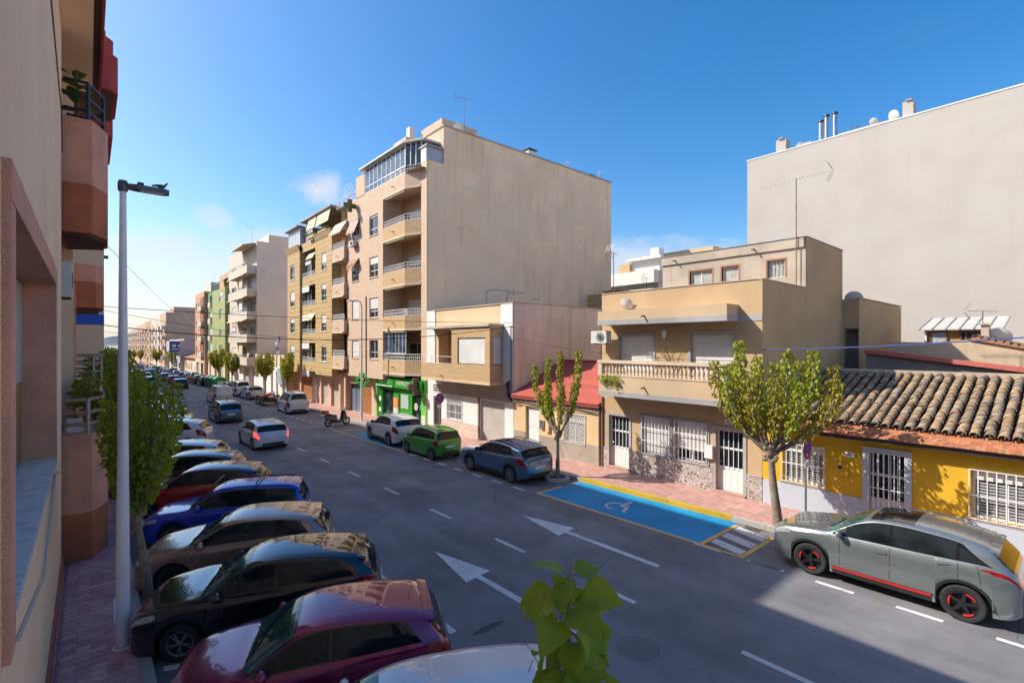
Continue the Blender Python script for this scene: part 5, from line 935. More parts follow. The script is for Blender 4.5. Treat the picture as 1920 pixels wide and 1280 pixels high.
def big_leaf(M, l, w_, m, par, fold=.18, curl=.35, name='leaf', heart=.1):
    n = 6; mb = MB(); rows = []
    for k in range(n+1):
        u = k/n; hw = w_*.5*max(0, math.sin(math.pi*min(1, (u*.86+heart)))**.75)*(1 if u < .97 else .05); z = -curl*l*u*u; rows.append([Vector((u*l, -hw, z+fold*hw)), Vector((u*l, -hw*.5, z+fold*hw*.35)), Vector((u*l, 0, z)), Vector((u*l, hw*.5, z+fold*hw*.35)), Vector((u*l, hw, z+fold*hw))])
    for a, b in zip(rows, rows[1:]):
        for j in range(4): mb.quad(a[j], b[j], b[j+1], a[j+1])
    return mb.move(M).build(name, m, par, True, local=True, sharp=180)
for k in range(9):
    a = rp2.uniform(0, 6.28); M = Matrix.Translation((-.05+rp2.uniform(-.12, .12), rp2.uniform(-.25, .35), .15+.13*k)) @ Matrix.Rotation(a, 4, 'Z') @ Matrix.Rotation(-.5+rp2.uniform(-.3, .3), 4, 'Y'); big_leaf(M, .5, .28, m_big, t)
MB().tube([(-.05, 0, -.4), (-.03, .02, .5), (-.08, .05, 1.3)], .02, 6).build('stem', m_spout, t, local=True)
# ------------------------------------------------------------------ behind the right-hand houses
m_dwall = stucco('white_gable_render', (.455, .42, .375), .04, .16, (.34, .29, .24), .08, .25, patch=(.46, .435, .40), patch_amt=.6)
db = thing('apartment_block', 'huge blank white party wall rising behind the houses at right', 'building', (36, 0, 0)); mb = MB(); mb.quad((36, -40, -1), (36, 15.9, -1), (36, 15.9, 18.42), (36, -40, 18.42)); mb.quad((36, 15.9, -1), (52, 15.9, -1), (52, 15.9, 18.42), (36, 15.9, 18.42)); mb.quad((36, -40, 18.42), (36, 15.9, 18.42), (52, 15.9, 18.42), (52, -40, 18.42)); mb.build('party_wall', m_dwall, db)
MB().box(35.97, 36.3, -40, 15.93, 18.421, 18.50).build('coping', m_wht, db)
boxes('chimney', db, m_dwall, (36.4, 37.2, 13.45, 14.1, 18.45, 19.45), (36.4, 37.2, 6.55, 7.05, 18.45, 19.5)); boxes('chimney_cap', db, m_stone_g, (36.3, 37.3, 13.6, 13.9, 19.452, 19.55), (36.3, 37.3, 6.6, 6.9, 19.502, 19.58)); boxes('roof_parapet', db, m_dwall, (36.5, 37.5, 7.3, 10.6, 18.45, 18.75), (36.5, 37.5, 11.9, 12.6, 18.45, 18.8))
for k, (y, h) in enumerate(((11.35, 1.35), (11.02, 1.6), (10.55, 1.6))):
    fl = thing('flue', ('shortest and leftmost of the three metal flues on the white building roof', 'middle metal flue of three on the white building roof', 'rightmost metal flue of three on the white building roof')[k], 'flue', (36.5, y, 18.45)); MB().lathe([(.13, 0), (.13, h)], 12).build('pipe', m_zinc, fl, True, local=True); MB().lathe([(.15, h+.02), (.19, h+.05), (.17, h+.14), (.002, h+.2)], 12).build('cowl', m_darkm, fl, True, local=True)
dish((36.6, 8.5, 18.45), .22, R_(100), 30, 'small dish left of its larger neighbour on the white building roof', .5); dish((36.6, 7.5, 18.45), .32, R_(60), 20, 'large dish against the right chimney of the white building', .5); dish((36.6, 12.6, 18.45), .25, R_(100), 40, 'tiny dish left of the flues on the white building roof', .25)
antenna((37.5, 9.6, 18.5), .8, 'small pink-tinged antenna right of the flues', .5, R_(30), 6)
st = thing('stair_tower', 'brown rendered stair tower behind the brown house', 'outbuilding', (25.2, 6.6, 0)); mb = MB(); facade(mb, 'x', 25.22, 6.37, 7.0, 2, 7.24, [(6.40, 6.93, 2.0, 5.95)], .5); mb.quad((25.22, 6.37, 2), (32.6, 6.37, 2), (32.6, 6.37, 7.2), (25.22, 6.37, 7.24)); mb.quad((32.6, 6.37, 2), (32.6, 9, 2), (32.6, 9, 7.2), (32.6, 6.37, 7.2)); mb.quad((25.22, 6.37, 7.23), (32.6, 6.37, 7.2), (32.6, 9, 7.2), (25.22, 9, 7.23)); mb.build('wall', m_brown, st); MB().box(25.7, 25.74, 6.38, 6.98, 2, 5.95).build('door', plain('grey_brown_door', (.22, .17, .15), .7), st); MB().box(25.15, 32.65, 6.33, 6.5, 7.245, 7.29).build('coping', m_conc, st)
dish((26.5, 6.9, 7.25), .35, R_(100), 30, 'pale dish peeping over the stair tower', .12)
yd = thing('yard_wall', 'low grey yard wall with sloping red coping behind the tiled roof', 'wall', (24.5, 2, 0)); mb = MB(); mb.prism([(5.95, 0), (5.95, 4.86), (5.6, 4.86), (-6, 3.3), (-6, 0)], 24.5, 24.7, axis='x'); mb.build('wall', stucco('grey_patchy_render', (.27, .24, .225), .25, .3, dirt_amt=.5), yd); mb = MB(); mb.prism([(5.97, 4.865), (5.97, 5.03), (5.6, 5.03), (-6, 3.46), (-6, 3.31), (5.6, 4.865)], 24.3, 24.95, axis='x'); mb.build('coping', plain('red_paint_coping', (.50, .13, .10), .75, 0, .12), yd)
y2 = thing('courtyard_house', 'tan courtyard house with gently peaked tiled roof behind the red coping', 'house', (26, 1, 0)); mb = MB(); mb.prism([(5.5, 0), (5.5, 5.38), (4.0, 5.33), (2.7, 5.48), (.6, 4.9), (-8, 4.2), (-8, 0)], 26, 26.25, axis='x'); mb.build('wall', stucco('tan_yard_render', (.57, .44, .30), .08, .25, dirt_amt=.25), y2); mb = MB(); mb.prism([(3.0, 5.46), (2.7, 5.56), (.6, 4.98), (-8, 4.28), (-8, 4.2), (.6, 4.9)], 25.9, 31, axis='x'); mb.build('roof', m_terra, y2)
rr2 = random.Random(4)
for k in range(22):
    y = 2.75-.2*k; z = 5.56-.276*(2.7-y) if y > .6 else 4.98-.08*(.6-y); o = link('roof_tile', tme, y2); o.location = Vector((25.86, y, z-.02))-Vector((26, 1, 0)); o.rotation_euler = (0, rr2.uniform(-.05, .05), rr2.uniform(-.1, .1))
sh = thing('glass_roofed_shed', 'shed with pale glass lean-to roof behind the courtyard house', 'shed', (29, 3.7, 5)); mb = MB(); mb.box(29, 32, 2.35, 4.75, 3, 5.9); mb.build('wall', stucco('orange_shed', (.42, .22, .09), .2, .2), sh); window(sh, 28.94, 2.6, 3.6, 5.1, 5.85, 5, m_frame_b, m_pane); window(sh, 28.94, 4.0, 4.6, 5.1, 5.85, 1, m_frame_b, m_pane_c); MB().box(28.9, 28.96, 4.72, 4.8, 4, 5.95).build('post', m_frame_w, sh)
mb = MB(); mb.prism([(28.7, 5.95), (31.5, 6.55), (31.5, 6.5), (28.7, 5.9)], 2.2, 4.95, axis='y'); mb.build('glass_roof', plain('cloudy_glass', (.50, .49, .45), .25), sh)
for k in range(7): y = 2.2+.455*k; MB().prism([(28.66, 5.98), (31.5, 6.6), (31.5, 6.56), (28.66, 5.94)], y, y+.05, axis='y').build('glazing_bar', m_frame_g, sh)
cp = thing('chimney', 'grey chimney with antenna on the courtyard house roof', 'chimney', (28, 2.7, 5.3)); MB().box(-.12, .12, -.12, .12, -.4, .75).build('stack', m_conc, cp, local=True); MB().box(-.2, .2, -.2, .2, .76, .84).build('cap', m_conc, cp, local=True)
antenna((28, 2.78, 5.9), .75, 'yellow-tipped antenna above the courtyard chimney', .9, R_(10), 5); dish((28.4, 2.35, 5.25), .42, R_(100), 25, 'white dish beside the courtyard chimney', .3)
bb = thing('apartment_block', 'distant white block with balconies between the pink block and the brown house', 'building', (45, 30, 0)); mb = MB(); mb.box(45, 60, 29, 52, 0, 13.0); mb.build('wall', m_gwhite, bb); boxes('balcony_band', bb, m_wht, (44.2, 45, 29, 52, 11.7, 13.05), (44.2, 45, 29, 33.5, 8.3, 9.2)); boxes('penthouse', bb, m_wht, (46, 56, 29.5, 33, 13.05, 14.4)); boxes('stair_box', bb, m_obrick, (45.6, 49, 33.02, 34.5, 13.05, 14.2)); boxes('penthouse_roof', bb, m_wht, (45.4, 57, 29, 33.4, 14.42, 14.7)); boxes('tank_box', bb, m_wht, (46, 47, 29.6, 30.6, 14.7, 15.6)); window(bb, 44.3, 29.2, 33.4, 9.25, 11.1, 7, m_frame_w, m_pane_b)
for k in range(3): window(bb, 44.9, 35+4*k, 37.5+4*k, 9.4, 11.4, 3, m_frame_w, m_pane)
b4 = thing('apartment_block', 'cream slab block just behind the roof of the brown house', 'building', (40, 22, 0)); MB().box(40, 50, 20.5, 25.2, 0, 13.6).build('wall', stucco('peach_render', (.62, .47, .31), .05, .1), b4)
b5 = thing('low_building', 'ochre brick low building seen over the cottage', 'building', (34, 24, 0)); MB().box(33, 40, 24.5, 31, 0, 9.55).build('wall', m_ybrick, b5); boxes('roof_slab', b5, m_terra, (32.5, 40, 24.5, 26.2, 9.56, 9.7)); window(b5, 32.9, 25.5, 26.6, 7.6, 8.5, 2)
antenna((34, 23, 9), 1.6, 'thin aerial above the ochre brick building', .6, 0, 3); antenna((17.6, 13.6, 7.0), 2.3, 'thin pole with small aerial at the left corner of the brown house roof', .5, R_(90), 3)
# ------------------------------------------------------------------ vehicles
def pchip(pts):
    xs = [p[0] for p in pts]; ys = [p[1] for p in pts]; n = len(xs); h = [xs[i+1]-xs[i] for i in range(n-1)]; d = [(ys[i+1]-ys[i])/h[i] for i in range(n-1)]; m = [d[0]]+[0]*(n-2)+[d[-1]]
    for i in range(1, n-1):
        if d[i-1]*d[i] > 0: w1 = 2*h[i]+h[i-1]; w2 = h[i]+2*h[i-1]; m[i] = (w1+w2)/(w1/d[i-1]+w2/d[i])
    def f(x):
        x = min(max(x, xs[0]), xs[-1]); i = 0
        while i < n-2 and x > xs[i+1]: i += 1
        t = (x-xs[i])/h[i]; t2 = t*t; t3 = t2*t
        return (2*t3-3*t2+1)*ys[i]+(t3-2*t2+t)*h[i]*m[i]+(-2*t3+3*t2)*ys[i+1]+(t3-t2)*h[i]*m[i+1]
    return f
m_tyre = plain('tyre_rubber', (.022, .022, .023), .85, 0, .2, 20); m_rim = plain('alloy', (.42, .42, .43), .3, .9, .08); m_rim_d = plain('dark_alloy', (.06, .06, .065), .3, .8, .1); m_black = plain('black_plastic', (.02, .02, .021), .55, 0, .2, 12); m_gloss = plain('gloss_black', (.008, .008, .009), .12, 0, .1, 3, 0, 60, .6)
m_carglass = glass_dark('car_glass', (.010, .014, .016), .02, .42); m_wind = glass_dark('windscreen', (.022, .075, .068), .02, .5); m_head = plain('headlamp', (.42, .43, .45), .08, .3, .35, 22, 0, 60, .8); m_tail = plain('tail_lamp', (.30, .008, .008), .12, 0, .3, 14, 0, 60, 1); m_tail_on = emit('lit_tail_lamp', (.75, .06, .05), .7); m_redp = plain('red_trim', (.60, .02, .02), .4)
m_chrome = plain('chrome', (.6, .6, .6), .15, 1, .05)
HATCH = dict(top=[(0, .44), (.012, .50), (.05, .56), (.12, .605), (.20, .645), (.265, .675), (.34, .80), (.43, .935), (.50, .985), (.58, 1), (.70, .99), (.82, .955), (.895, .915), (.925, .84), (.965, .71), (.99, .62), (1, .52)],
    belt=[(0, .42), (.05, .525), (.12, .565), (.265, .63), (.45, .645), (.7, .675), (.88, .70), (.94, .69), (.985, .60), (1, .50)], ws=(.272, .435), rw=(.905, .972), dlo=(.315, .865), bp=(.555,), rake=.05)
SUV = dict(top=[(0, .46), (.012, .53), (.05, .585), (.13, .625), (.22, .655), (.275, .675), (.35, .80), (.43, .925), (.50, .98), (.60, 1), (.74, .985), (.84, .95), (.905, .91), (.935, .83), (.97, .72), (.99, .64), (1, .54)],
    belt=[(0, .44), (.05, .55), (.13, .59), (.275, .645), (.45, .655), (.7, .68), (.88, .71), (.94, .70), (.985, .62), (1, .52)], ws=(.28, .435), rw=(.912, .972), dlo=(.325, .845), bp=(.555,), rake=.06)
SMALL = dict(top=[(0, .42), (.015, .48), (.06, .53), (.13, .575), (.19, .61), (.22, .635), (.30, .80), (.39, .945), (.47, .99), (.58, 1), (.75, .985), (.89, .94), (.925, .90), (.945, .82), (.975, .68), (.992, .60), (1, .52)],
    belt=[(0, .40), (.06, .50), (.13, .54), (.22, .60), (.45, .62), (.7, .64), (.9, .66), (.96, .645), (.99, .58), (1, .5)], ws=(.228, .395), rw=(.93, .978), dlo=(.27, .90), bp=(.56,), rake=.03)
MPV = dict(top=[(0, .42), (.015, .48), (.06, .53), (.14, .58), (.20, .62), (.24, .645), (.33, .80), (.43, .945), (.50, .99), (.60, 1), (.78, .985), (.90, .945), (.935, .90), (.955, .80), (.98, .66), (.993, .6), (1, .52)],
    belt=[(0, .40), (.06, .5), (.14, .545), (.24, .61), (.45, .625), (.7, .645), (.9, .665), (.96, .65), (.99, .58), (1, .5)], ws=(.248, .435), rw=(.94, .982), dlo=(.29, .92), bp=(.52, .74), rake=.03)
ESTATE = dict(top=[(0, .43), (.012, .49), (.05, .55), (.14, .60), (.22, .635), (.28, .665), (.35, .81), (.42, .945), (.49, .99), (.6, 1), (.8, .985), (.915, .95), (.94, .90), (.962, .78), (.985, .65), (.995, .6), (1, .52)],
    belt=[(0, .41), (.05, .515), (.14, .56), (.28, .63), (.45, .635), (.7, .645), (.9, .655), (.965, .64), (.99, .57), (1, .5)], ws=(.286, .425), rw=(.943, .985), dlo=(.325, .93), bp=(.545, .75), rake=.015)
VAN = dict(top=[(0, .36), (.015, .43), (.06, .48), (.13, .525), (.19, .56), (.22, .58), (.29, .76), (.37, .93), (.44, .985), (.55, 1), (.8, .995), (.94, .975), (.968, .94), (.98, .80), (.992, .62), (1, .5)],
    belt=[(0, .34), (.06, .45), (.13, .50), (.22, .555), (.45, .565), (.7, .575), (.93, .58), (.98, .56), (1, .48)], ws=(.228, .375), rw=(.971, .988), dlo=(.262, .93), bp=(.50, .74), rake=.01)
SEDAN = dict(top=[(0, .44), (.012, .50), (.05, .555), (.14, .60), (.23, .635), (.285, .67), (.36, .82), (.44, .95), (.51, .995), (.58, 1), (.68, .97), (.77, .89), (.85, .74), (.885, .69), (.95, .675), (.985, .63), (1, .53)],
    belt=[(0, .42), (.05, .525), (.14, .565), (.285, .635), (.5, .645), (.7, .66), (.85, .67), (.95, .65), (.985, .60), (1, .51)], ws=(.292, .445), rw=(.745, .865), dlo=(.335, .80), bp=(.56,), rake=.04)
COUPE = dict(SUV, dlo=(.325, .90), rake=.10, bp=(.555, .80))
def wheel_meshes(R, w_, style, rimm, ns=5):
    ty = MB().lathe([(R*.66, -w_*.42), (R*.74, -w_*.5), (R*.93, -w_*.5), (R*.985, -w_*.42), (R, -w_*.25), (R, w_*.25), (R*.985, w_*.42), (R*.93, w_*.5), (R*.74, w_*.5), (R*.66, w_*.42), (R*.64, w_*.2)], 28, axis='y').mesh('wheel', m_tyre, True)
    mb = MB(); mb.lathe([(R*.665, w_*.44), (R*.62, w_*.42), (R*.60, w_*.1), (.002, w_*.08)], 28, axis='y'); mb.cur = 0
    rim = MB(); rim.lathe([(R*.672, w_*.40), (R*.672, w_*.47), (R*.60, w_*.44), (R*.58, w_*.25)], 28, axis='y'); rim.lathe([(R*.15, w_*.30), (R*.15, w_*.42), (R*.08, w_*.45), (.002, w_*.45)], 14, axis='y')
    for k in range(ns):
        for dd in ((0,) if style == 1 else (-.16, .16)):
            a = 2*math.pi*k/ns; ca, sa = math.cos(a), math.sin(a); wd = R*(.085 if style == 1 else .045)
            c0, c1 = a, a+dd
            p0 = (R*.10*math.cos(c0), R*.10*math.sin(c0)); p1 = (R*.64*math.cos(c1), R*.64*math.sin(c1)); nx, nz = -(p1[1]-p0[1]), p1[0]-p0[0]; ln = math.hypot(nx, nz); nx, nz = nx/ln*wd, nz/ln*wd
            i = len(rim.v); rim.v += [(p0[0]+nx, w_*.43, p0[1]+nz), (p0[0]-nx, w_*.43, p0[1]-nz), (p1[0]-nx*.8, w_*.41, p1[1]-nz*.8), (p1[0]+nx*.8, w_*.41, p1[1]+nz*.8), (p0[0]+nx, w_*.2, p0[1]+nz), (p0[0]-nx, w_*.2, p0[1]-nz), (p1[0]-nx, w_*.2, p1[1]-nz), (p1[0]+nx, w_*.2, p1[1]+nz)]
            for f in ((0, 1, 2, 3), (0, 3, 7, 4), (1, 0, 4, 5), (2, 1, 5, 6), (3, 2, 6, 7)): rim.f.append(tuple(i+q for q in f)); rim.mi.append(0)
    return ty, mb.mesh('brake_well', m_black, True), rim.mesh('rim', rimm, True, sharp=30)
def car(label, sp, L_, W_, H_, wb, fo, R, pm, loc, head, cat='car', name='parked_car', group=None, roofm=None, clad=False, rims=None, rstyle=0, ns=5, rails=None, sunroof=False, lit=False, plate=True, lowtrim=None, roofband=None, handles=True, accent=None, tail=None, rearglass=True, sidepanel=False):
    top, belt = pchip(sp['top']), pchip(sp['belt']); plan = pchip([(0, .60), (.008, .73), (.03, .855), (.07, .935), (.15, .982), (.3, 1), (.7, 1), (.87, .985), (.94, .945), (.98, .87), (1, .74)])
    low = pchip([(0, .25*.75), (.04, .17), (.1, .16), (.9, .19), (.96, .22), (1, .30)]); gc = .04 if clad else 0
    ax = (fo/L_, (fo+wb)/L_); Ra = R+.06
    def sec(u):
        w_ = W_/2*plan(u); zs = low(u)+gc
        for a in ax:
            dx = (u-a)*L_
            if abs(dx) < Ra: zs = max(zs, R+math.sqrt(max(0, Ra*Ra-dx*dx))*.98)
        zb = belt(u)*H_; zt = max(top(u)*H_, zb+.012); zs = min(zs, zb-.08); g = zt-zb; dz = zb-zs; yg = w_*.935; yr = max(yg-g*.34, yg*.6); cr = min(.075, .42*g)
        return [(w_*.955-.10, zs+.004), (w_*.955, zs), (w_*.99, zs+.22*dz), (w_, zs+.5*dz), (w_*.985, zs+.82*dz), (w_*.962, zb-.012), (yg, zb+.012*min(1, g/.1)), (yg+(yr-yg)*.5+.02*min(1, g/.4), zb+(g-cr)*.5), (yr, zt-cr), (yr*.93, zt-cr*.5), (yr*.7, zt-cr*.2), (yr*.35, zt-cr*.05), (0, zt)]
    def S(u, v, side=1):
        s = sec(u); i = min(int(v), 11); t = v-i; y = s[i][0]+(s[i+1][0]-s[i][0])*t; z = s[i][1]+(s[i+1][1]-s[i][1])*t; return Vector((L_*(.5-u), side*y, z))
    def patch(f, nu, nv, off, name, m, parent, thick=.0):
        """surface piece lying a few millimetres proud of the body; f(s,t) -> (u, v, side)"""
        mb = MB(); G_ = []
        for i in range(nu+1):
            row = []
            for j in range(nv+1):
                a, b = i/nu, j/nv; e = 1e-3; q = f(a, b); p = S(*q); a2 = min(a+e, 1) if a < .5 else a-e; b2 = min(b+e, 1) if b < .5 else b-e
                du = (S(*f(a2, b))-p)*(1 if a < .5 else -1); dv = (S(*f(a, b2))-p)*(1 if b < .5 else -1); n = du.cross(dv)
                if n.length < 1e-12: n = Vector((0, p.y, .3))
                n.normalize(); c = Vector((p.x*.15, p.y, (p.z-.55*H_)*1.2)); n = n if n.dot(c) > 0 else -n; row.append(p+n*off)
            G_.append(row)
        for i in range(nu):
            for j in range(nv): mb.quad(G_[i][j], G_[i+1][j], G_[i+1][j+1], G_[i][j+1])
        return mb.build(name, m, parent, True, local=True, sharp=60)
    us = sorted({*[k/46 for k in range(47)], .008, .016, .03, .97, .985, .993, *[p[0] for p in sp['top']], *[min(.999, max(.001, a+Ra*math.cos(R_(q))/L_)) for a in ax for q in range(0, 181, 12)], *[a+s_*(Ra+.004)/L_ for a in ax for s_ in (-1, 1)]})
    us = [u for i, u in enumerate(us) if 0 <= u <= 1 and (i == 0 or u-us[i-1] > 1e-5)]
    t = thing(name, label, cat, loc, head, group); mb = MB(); cols = []
    roofi = set()
    for u in us:
        s = sec(u); x = L_*(.5-u); cols.append(len(mb.v)); mb.v += [(x, y, z) for y, z in s]+[(x, -y, z) for y, z in reversed(s[:-1])]
    m_ = 25
    for k in range(len(us)-1):
        for j in range(m_-1):
            mb.f.append((cols[k]+j, cols[k]+j+1, cols[k+1]+j+1, cols[k+1]+j)); um = (us[k]+us[k+1])/2; mb.mi.append(1 if roofm and j in range(7, 17) and sp['ws'][1]-.02 < um < sp['rw'][0]+.01 else 0)
    mb.f.append(tuple(cols[0]+j for j in range(m_))); mb.f.append(tuple(cols[-1]+j for j in reversed(range(m_)))); mb.mi += [0, 0]
    body = mb.build('body', [pm, roofm or pm], t, True, local=True, sharp=50)
    MB().box(-L_*.46, L_*.46, -W_*.36, W_*.36, low(.5)+gc+.015, H_*.5).build('underbody_blocker', m_black, t, local=True)  # dark box added inside the hull to block light
    a0, a1 = sp['dlo']; rk = sp['rake']; bps = list(sp['bp']); side_name = {1: 'left', -1: 'right'}
    for sd in (1, -1):
        d = patch(lambda a, b: (a0-.012+(a1+.012-a0+.012-rk*max(0, b-.0)*1.0)*a, 6.1+1.84*b, sd), 18, 5, .003, 'window_trim', m_gloss, t)
        ed = [a0, *bps, a1]; 
        for k in range(len(ed)-1):
            if sidepanel and k > 0: break
            p0, p1 = ed[k]+(.006 if k else 0), ed[k+1]-.006
            patch(lambda a, b: (p0+(p1-p0-(rk*b if k == len(ed)-2 else 0))*a, 6.22+1.6*b, sd), 10, 4, .007, 'side_window', m_carglass, d)
        for p in [a0+.022, *bps, a1-.03]:
            patch(lambda a, b: (p+.0012*(2*b-1)-.02*(a-.5)*(p > a1-.1), 1.25+4.3*a, sd), 8, 1, .0015, 'door_seam', m_black, t)
        if handles:
            for p in (bps[0]-.035, (bps[1] if len(bps) > 1 else a1)-.05): patch(lambda a, b: (p-.022+.044*a, 4.05+.38*b, sd), 3, 2, .018, 'door_handle', pm, t)
        patch(lambda a, b: (.010+.012*b+(.105-.02*b)*a, 4.05+1.1*b+.25*a, sd), 8, 3, .006, 'headlight', m_head, t)
        if tail == 'bar': patch(lambda a, b: (1-.005-.13*a*(1-.25*b), 4.45+.45*b, sd), 8, 2, .008, 'tail_light', m_tail_on if lit else m_tail, t)
        else: patch(lambda a, b: (.996-(.088+.02*b)*a, (3.6 if sp not in (VAN,) else 3.1)+2.1*b, sd), 6, 4, .008, 'tail_light', m_tail_on if lit else m_tail, t)
        mb = MB(); c = S(a0+.028, 6.2, sd); mb.blob((c.x+.02, c.y+sd*.11, c.z+.05), (.068, .115, .085), 10, 7); mr = mb.build('mirror', roofm or (m_black if clad and not accent else pm), t, True, local=True); MB().tube([(c.x, c.y-sd*.02, c.z+.01), (c.x+.02, c.y+sd*.06, c.z+.02)], .02, 6).build('mirror_stalk', m_black, mr, local=True)
        if clad:
            patch(lambda a, b: (ax[0]+(Ra+.05)/L_+(ax[1]-ax[0]-2*(Ra+.05)/L_)*a, 1.02+.85*b, sd), 12, 2, .006, 'sill_cladding', m_black, t)
            for aa in ax:
                mb = MB(); pr = []
                for q in range(0, 181, 12): 
                    u = aa-Ra*math.cos(R_(q))/L_; u = min(max(u, .002), .998); y = W_/2*plan(u)*.965+.012; pr.append((L_*(.5-u), y, R+Ra*math.sin(R_(q))*.98, math.cos(R_(q)), math.sin(R_(q))))
                for p, q in zip(pr, pr[1:]): mb.quad((p[0], sd*p[1], p[2]), (q[0], sd*q[1], q[2]), (q[0]+.055*q[3], sd*(q[1]+.008), q[2]+.055*q[4]), (p[0]+.055*p[3], sd*(p[1]+.008), p[2]+.055*p[4]))
                mb.build('arch_cladding', m_black, t, True, local=True)
        if accent: patch(lambda a, b: (ax[0]+(Ra+.06)/L_+(ax[1]-ax[0]-2*(Ra+.06)/L_)*a, 1.55+.28*b, sd), 12, 1, .012, 'sill_stripe', accent, t)
        if rails: MB().tube([(L_*(.5-u), sd*(sec(u)[8][0]*.97), sec(u)[8][1]+.065) for u in (sp['ws'][1]+.03, .55, .68, .78, sp['rw'][0]-.05)], .016, 6).build('roof_rail', rails, t, local=True)
    w0, w1 = sp['ws']; r0, r1 = sp['rw']
    if sp not in (VAN, SEDAN):
        mb = MB(); A_ = [S(r0-.014, 12-abs(q)*3.7, 1 if q >= 0 else -1)+Vector((0, 0, .008)) for q in [k/8-1 for k in range(17)]]; ln_ = .15 if sp not in (SMALL, MPV, ESTATE) else .09
        B_ = [p+Vector((-ln_-.25*abs(p.y)*-.08, 0, -.022)) for p in A_]; C_ = [p+Vector((.01, 0, -.028)) for p in B_]; D_ = [p+Vector((.0, 0, -.045)) for p in A_]
        for U, V in ((A_, B_), (B_, C_), (C_, D_)):
            for k in range(16): mb.quad(U[k], V[k], V[k+1], U[k+1])
        mb.build('rear_spoiler', roofm or pm, t, True, local=True, sharp=35)
    across = lambda k: (lambda a, b: None)
    patch(lambda a, b: (w0+(w1-w0)*a, 12-abs(2*b-1)*(4.0-.25), 1 if b >= .5 else -1), 10, 14, .004, 'windscreen', m_wind, t)
    if rearglass: patch(lambda a, b: (r0+(r1-r0)*a, 12-abs(2*b-1)*(3.55), 1 if b >= .5 else -1), 6, 12, .005, 'rear_window', m_carglass, t)
    for sd in (-1, 1): MB().tube([(L_*(.5-w0)+.02, sd*.42, S(w0, 12).z+.0), (L_*(.5-w0-.035), sd*.08, S(w0+.035, 12).z+.012)], .010, 4).build('wiper', m_black, t, local=True)
    if sunroof: patch(lambda a, b: (w1+.03+.17*a, 12-abs(2*b-1)*2.9, 1 if b >= .5 else -1), 6, 10, .004, 'sunroof', m_gloss, t)
    xn = L_/2; MB().box(xn-.05, xn+.012, -W_*.23, W_*.23, H_*.30, H_*.37).build('grille', m_black, t, local=True); MB().box(xn-.08, xn+.010, -W_*.27, W_*.27, .26, .36).build('lower_intake', m_black, t, local=True)
    MB().box(-xn-.012, -xn+.05, -W_*.30, W_*.30, low(1)+.02, low(1)+.13).build('rear_bumper_trim', m_black, t, local=True)
    if plate: MB().box(-xn-.016, -xn+.02, -.26, .26, H_*.40, H_*.40+.11).build('number_plate', m_whitep, t, local=True); MB().box(xn, xn+.016, -.26, .26, .38, .48).build('number_plate', m_whitep, t, local=True)
    MB().tube([S(r0-.06, 12)+Vector((0, 0, 0)), S(r0-.06, 12)+Vector((-.06, 0, .14))], .005, 4).build('antenna', m_black, t, local=True)
    tw = .2; tys = wheel_meshes(R, tw, rstyle, rims or m_rim, ns)
    for aa in ax:
        for sd in (1, -1):
            wq = link('wheel', tys[0], t); wq.location = (L_*(.5-aa), sd*(W_/2-tw*.5-.025), R); wq.rotation_euler = (0, random.uniform(0, 1), 0 if sd > 0 else math.pi)
            for me in tys[1:]: link(me.name.split('.')[0], me, wq)
    return t
PT = dict(white=paint('white_paint', (.66, .66, .66), .0, .3), silver=paint('silver_paint', (.42, .44, .46), .75, .34), greysilver=paint('silver_grey_paint', (.235, .262, .262), .55, .34), blue=paint('steel_blue_paint', (.09, .17, .29), .55, .3), royal=paint('royal_blue_paint', (.014, .05, .48), .2, .3), green=paint('leaf_green_paint', (.022, .30, .02), .1, .3), red=paint('red_paint', (.50, .014, .012), .1, .28), maroon=paint('maroon_paint', (.27, .010, .075), .3, .28), black=paint('black_paint', (.010, .012, .018), .2, .2), bronze=paint('bronze_paint', (.42, .265, .19), .45, .34), graphite=paint('graphite_paint', (.045, .05, .055), .5, .28), slate=paint('slate_blue_paint', (.13, .19, .22), .55, .3), pearl=paint('pearl_paint', (.56, .58, .60), .3, .3))
def left_car(yn, label, sp, L_, W_, H_, pm, nose=.98, **k):
    h = R_(156); fx, fy = math.cos(h), math.sin(h); cx, cy = nose-.22-fx*L_/2, yn-fy*L_/2
    return car(label, sp, L_, W_, H_, L_*.615, L_*.20, k.pop('R', .31), pm, (cx, cy, gz(cy)), h, group='cars parked nose-in along the left kerb', **k)
left_car(5.8, 'white car nearest the camera, only its roof showing at the bottom edge', HATCH, 4.2, 1.78, 1.47, PT['white'])
left_car(8.33, 'maroon hatchback parked nose-in between the white and black cars', HATCH, 3.86, 1.71, 1.47, PT['maroon'], 1.1)
left_car(11.1, 'glossy black hatchback parked nose-in beside the maroon one', HATCH, 4.15, 1.75, 1.50, PT['black'])
left_car(14.0, 'bronze hatchback parked nose-in behind the near left tree', HATCH, 4.06, 1.77, 1.45, PT['bronze'], 1.2, rims=m_rim_d)
BE = left_car(17.0, 'royal blue estate car with roof bars parked on the left', ESTATE, 4.15, 1.68, 1.46, PT['royal'], 1.5, rails=m_darkm)
for x_ in (.35, -.75): MB().tube([(x_, -.66, 1.47), (x_, -.58, 1.53), (x_, .58, 1.53), (x_, .66, 1.47)], .02, 6).build('roof_bar', m_darkm, BE, True, local=True)
left_car(19.95, 'red crossover with black roof parked on the left', SUV, 4.19, 1.79, 1.51, PT['red'], 1.1, roofm=PT['black'], R=.33)
left_car(22.85, 'graphite hatchback parked between the red and the silver cars', HATCH, 4.2, 1.78, 1.5, PT['graphite'])
left_car(25.75, 'pearl white hatchback parked beyond the graphite one', HATCH, 4.2, 1.78, 1.5, PT['pearl'])
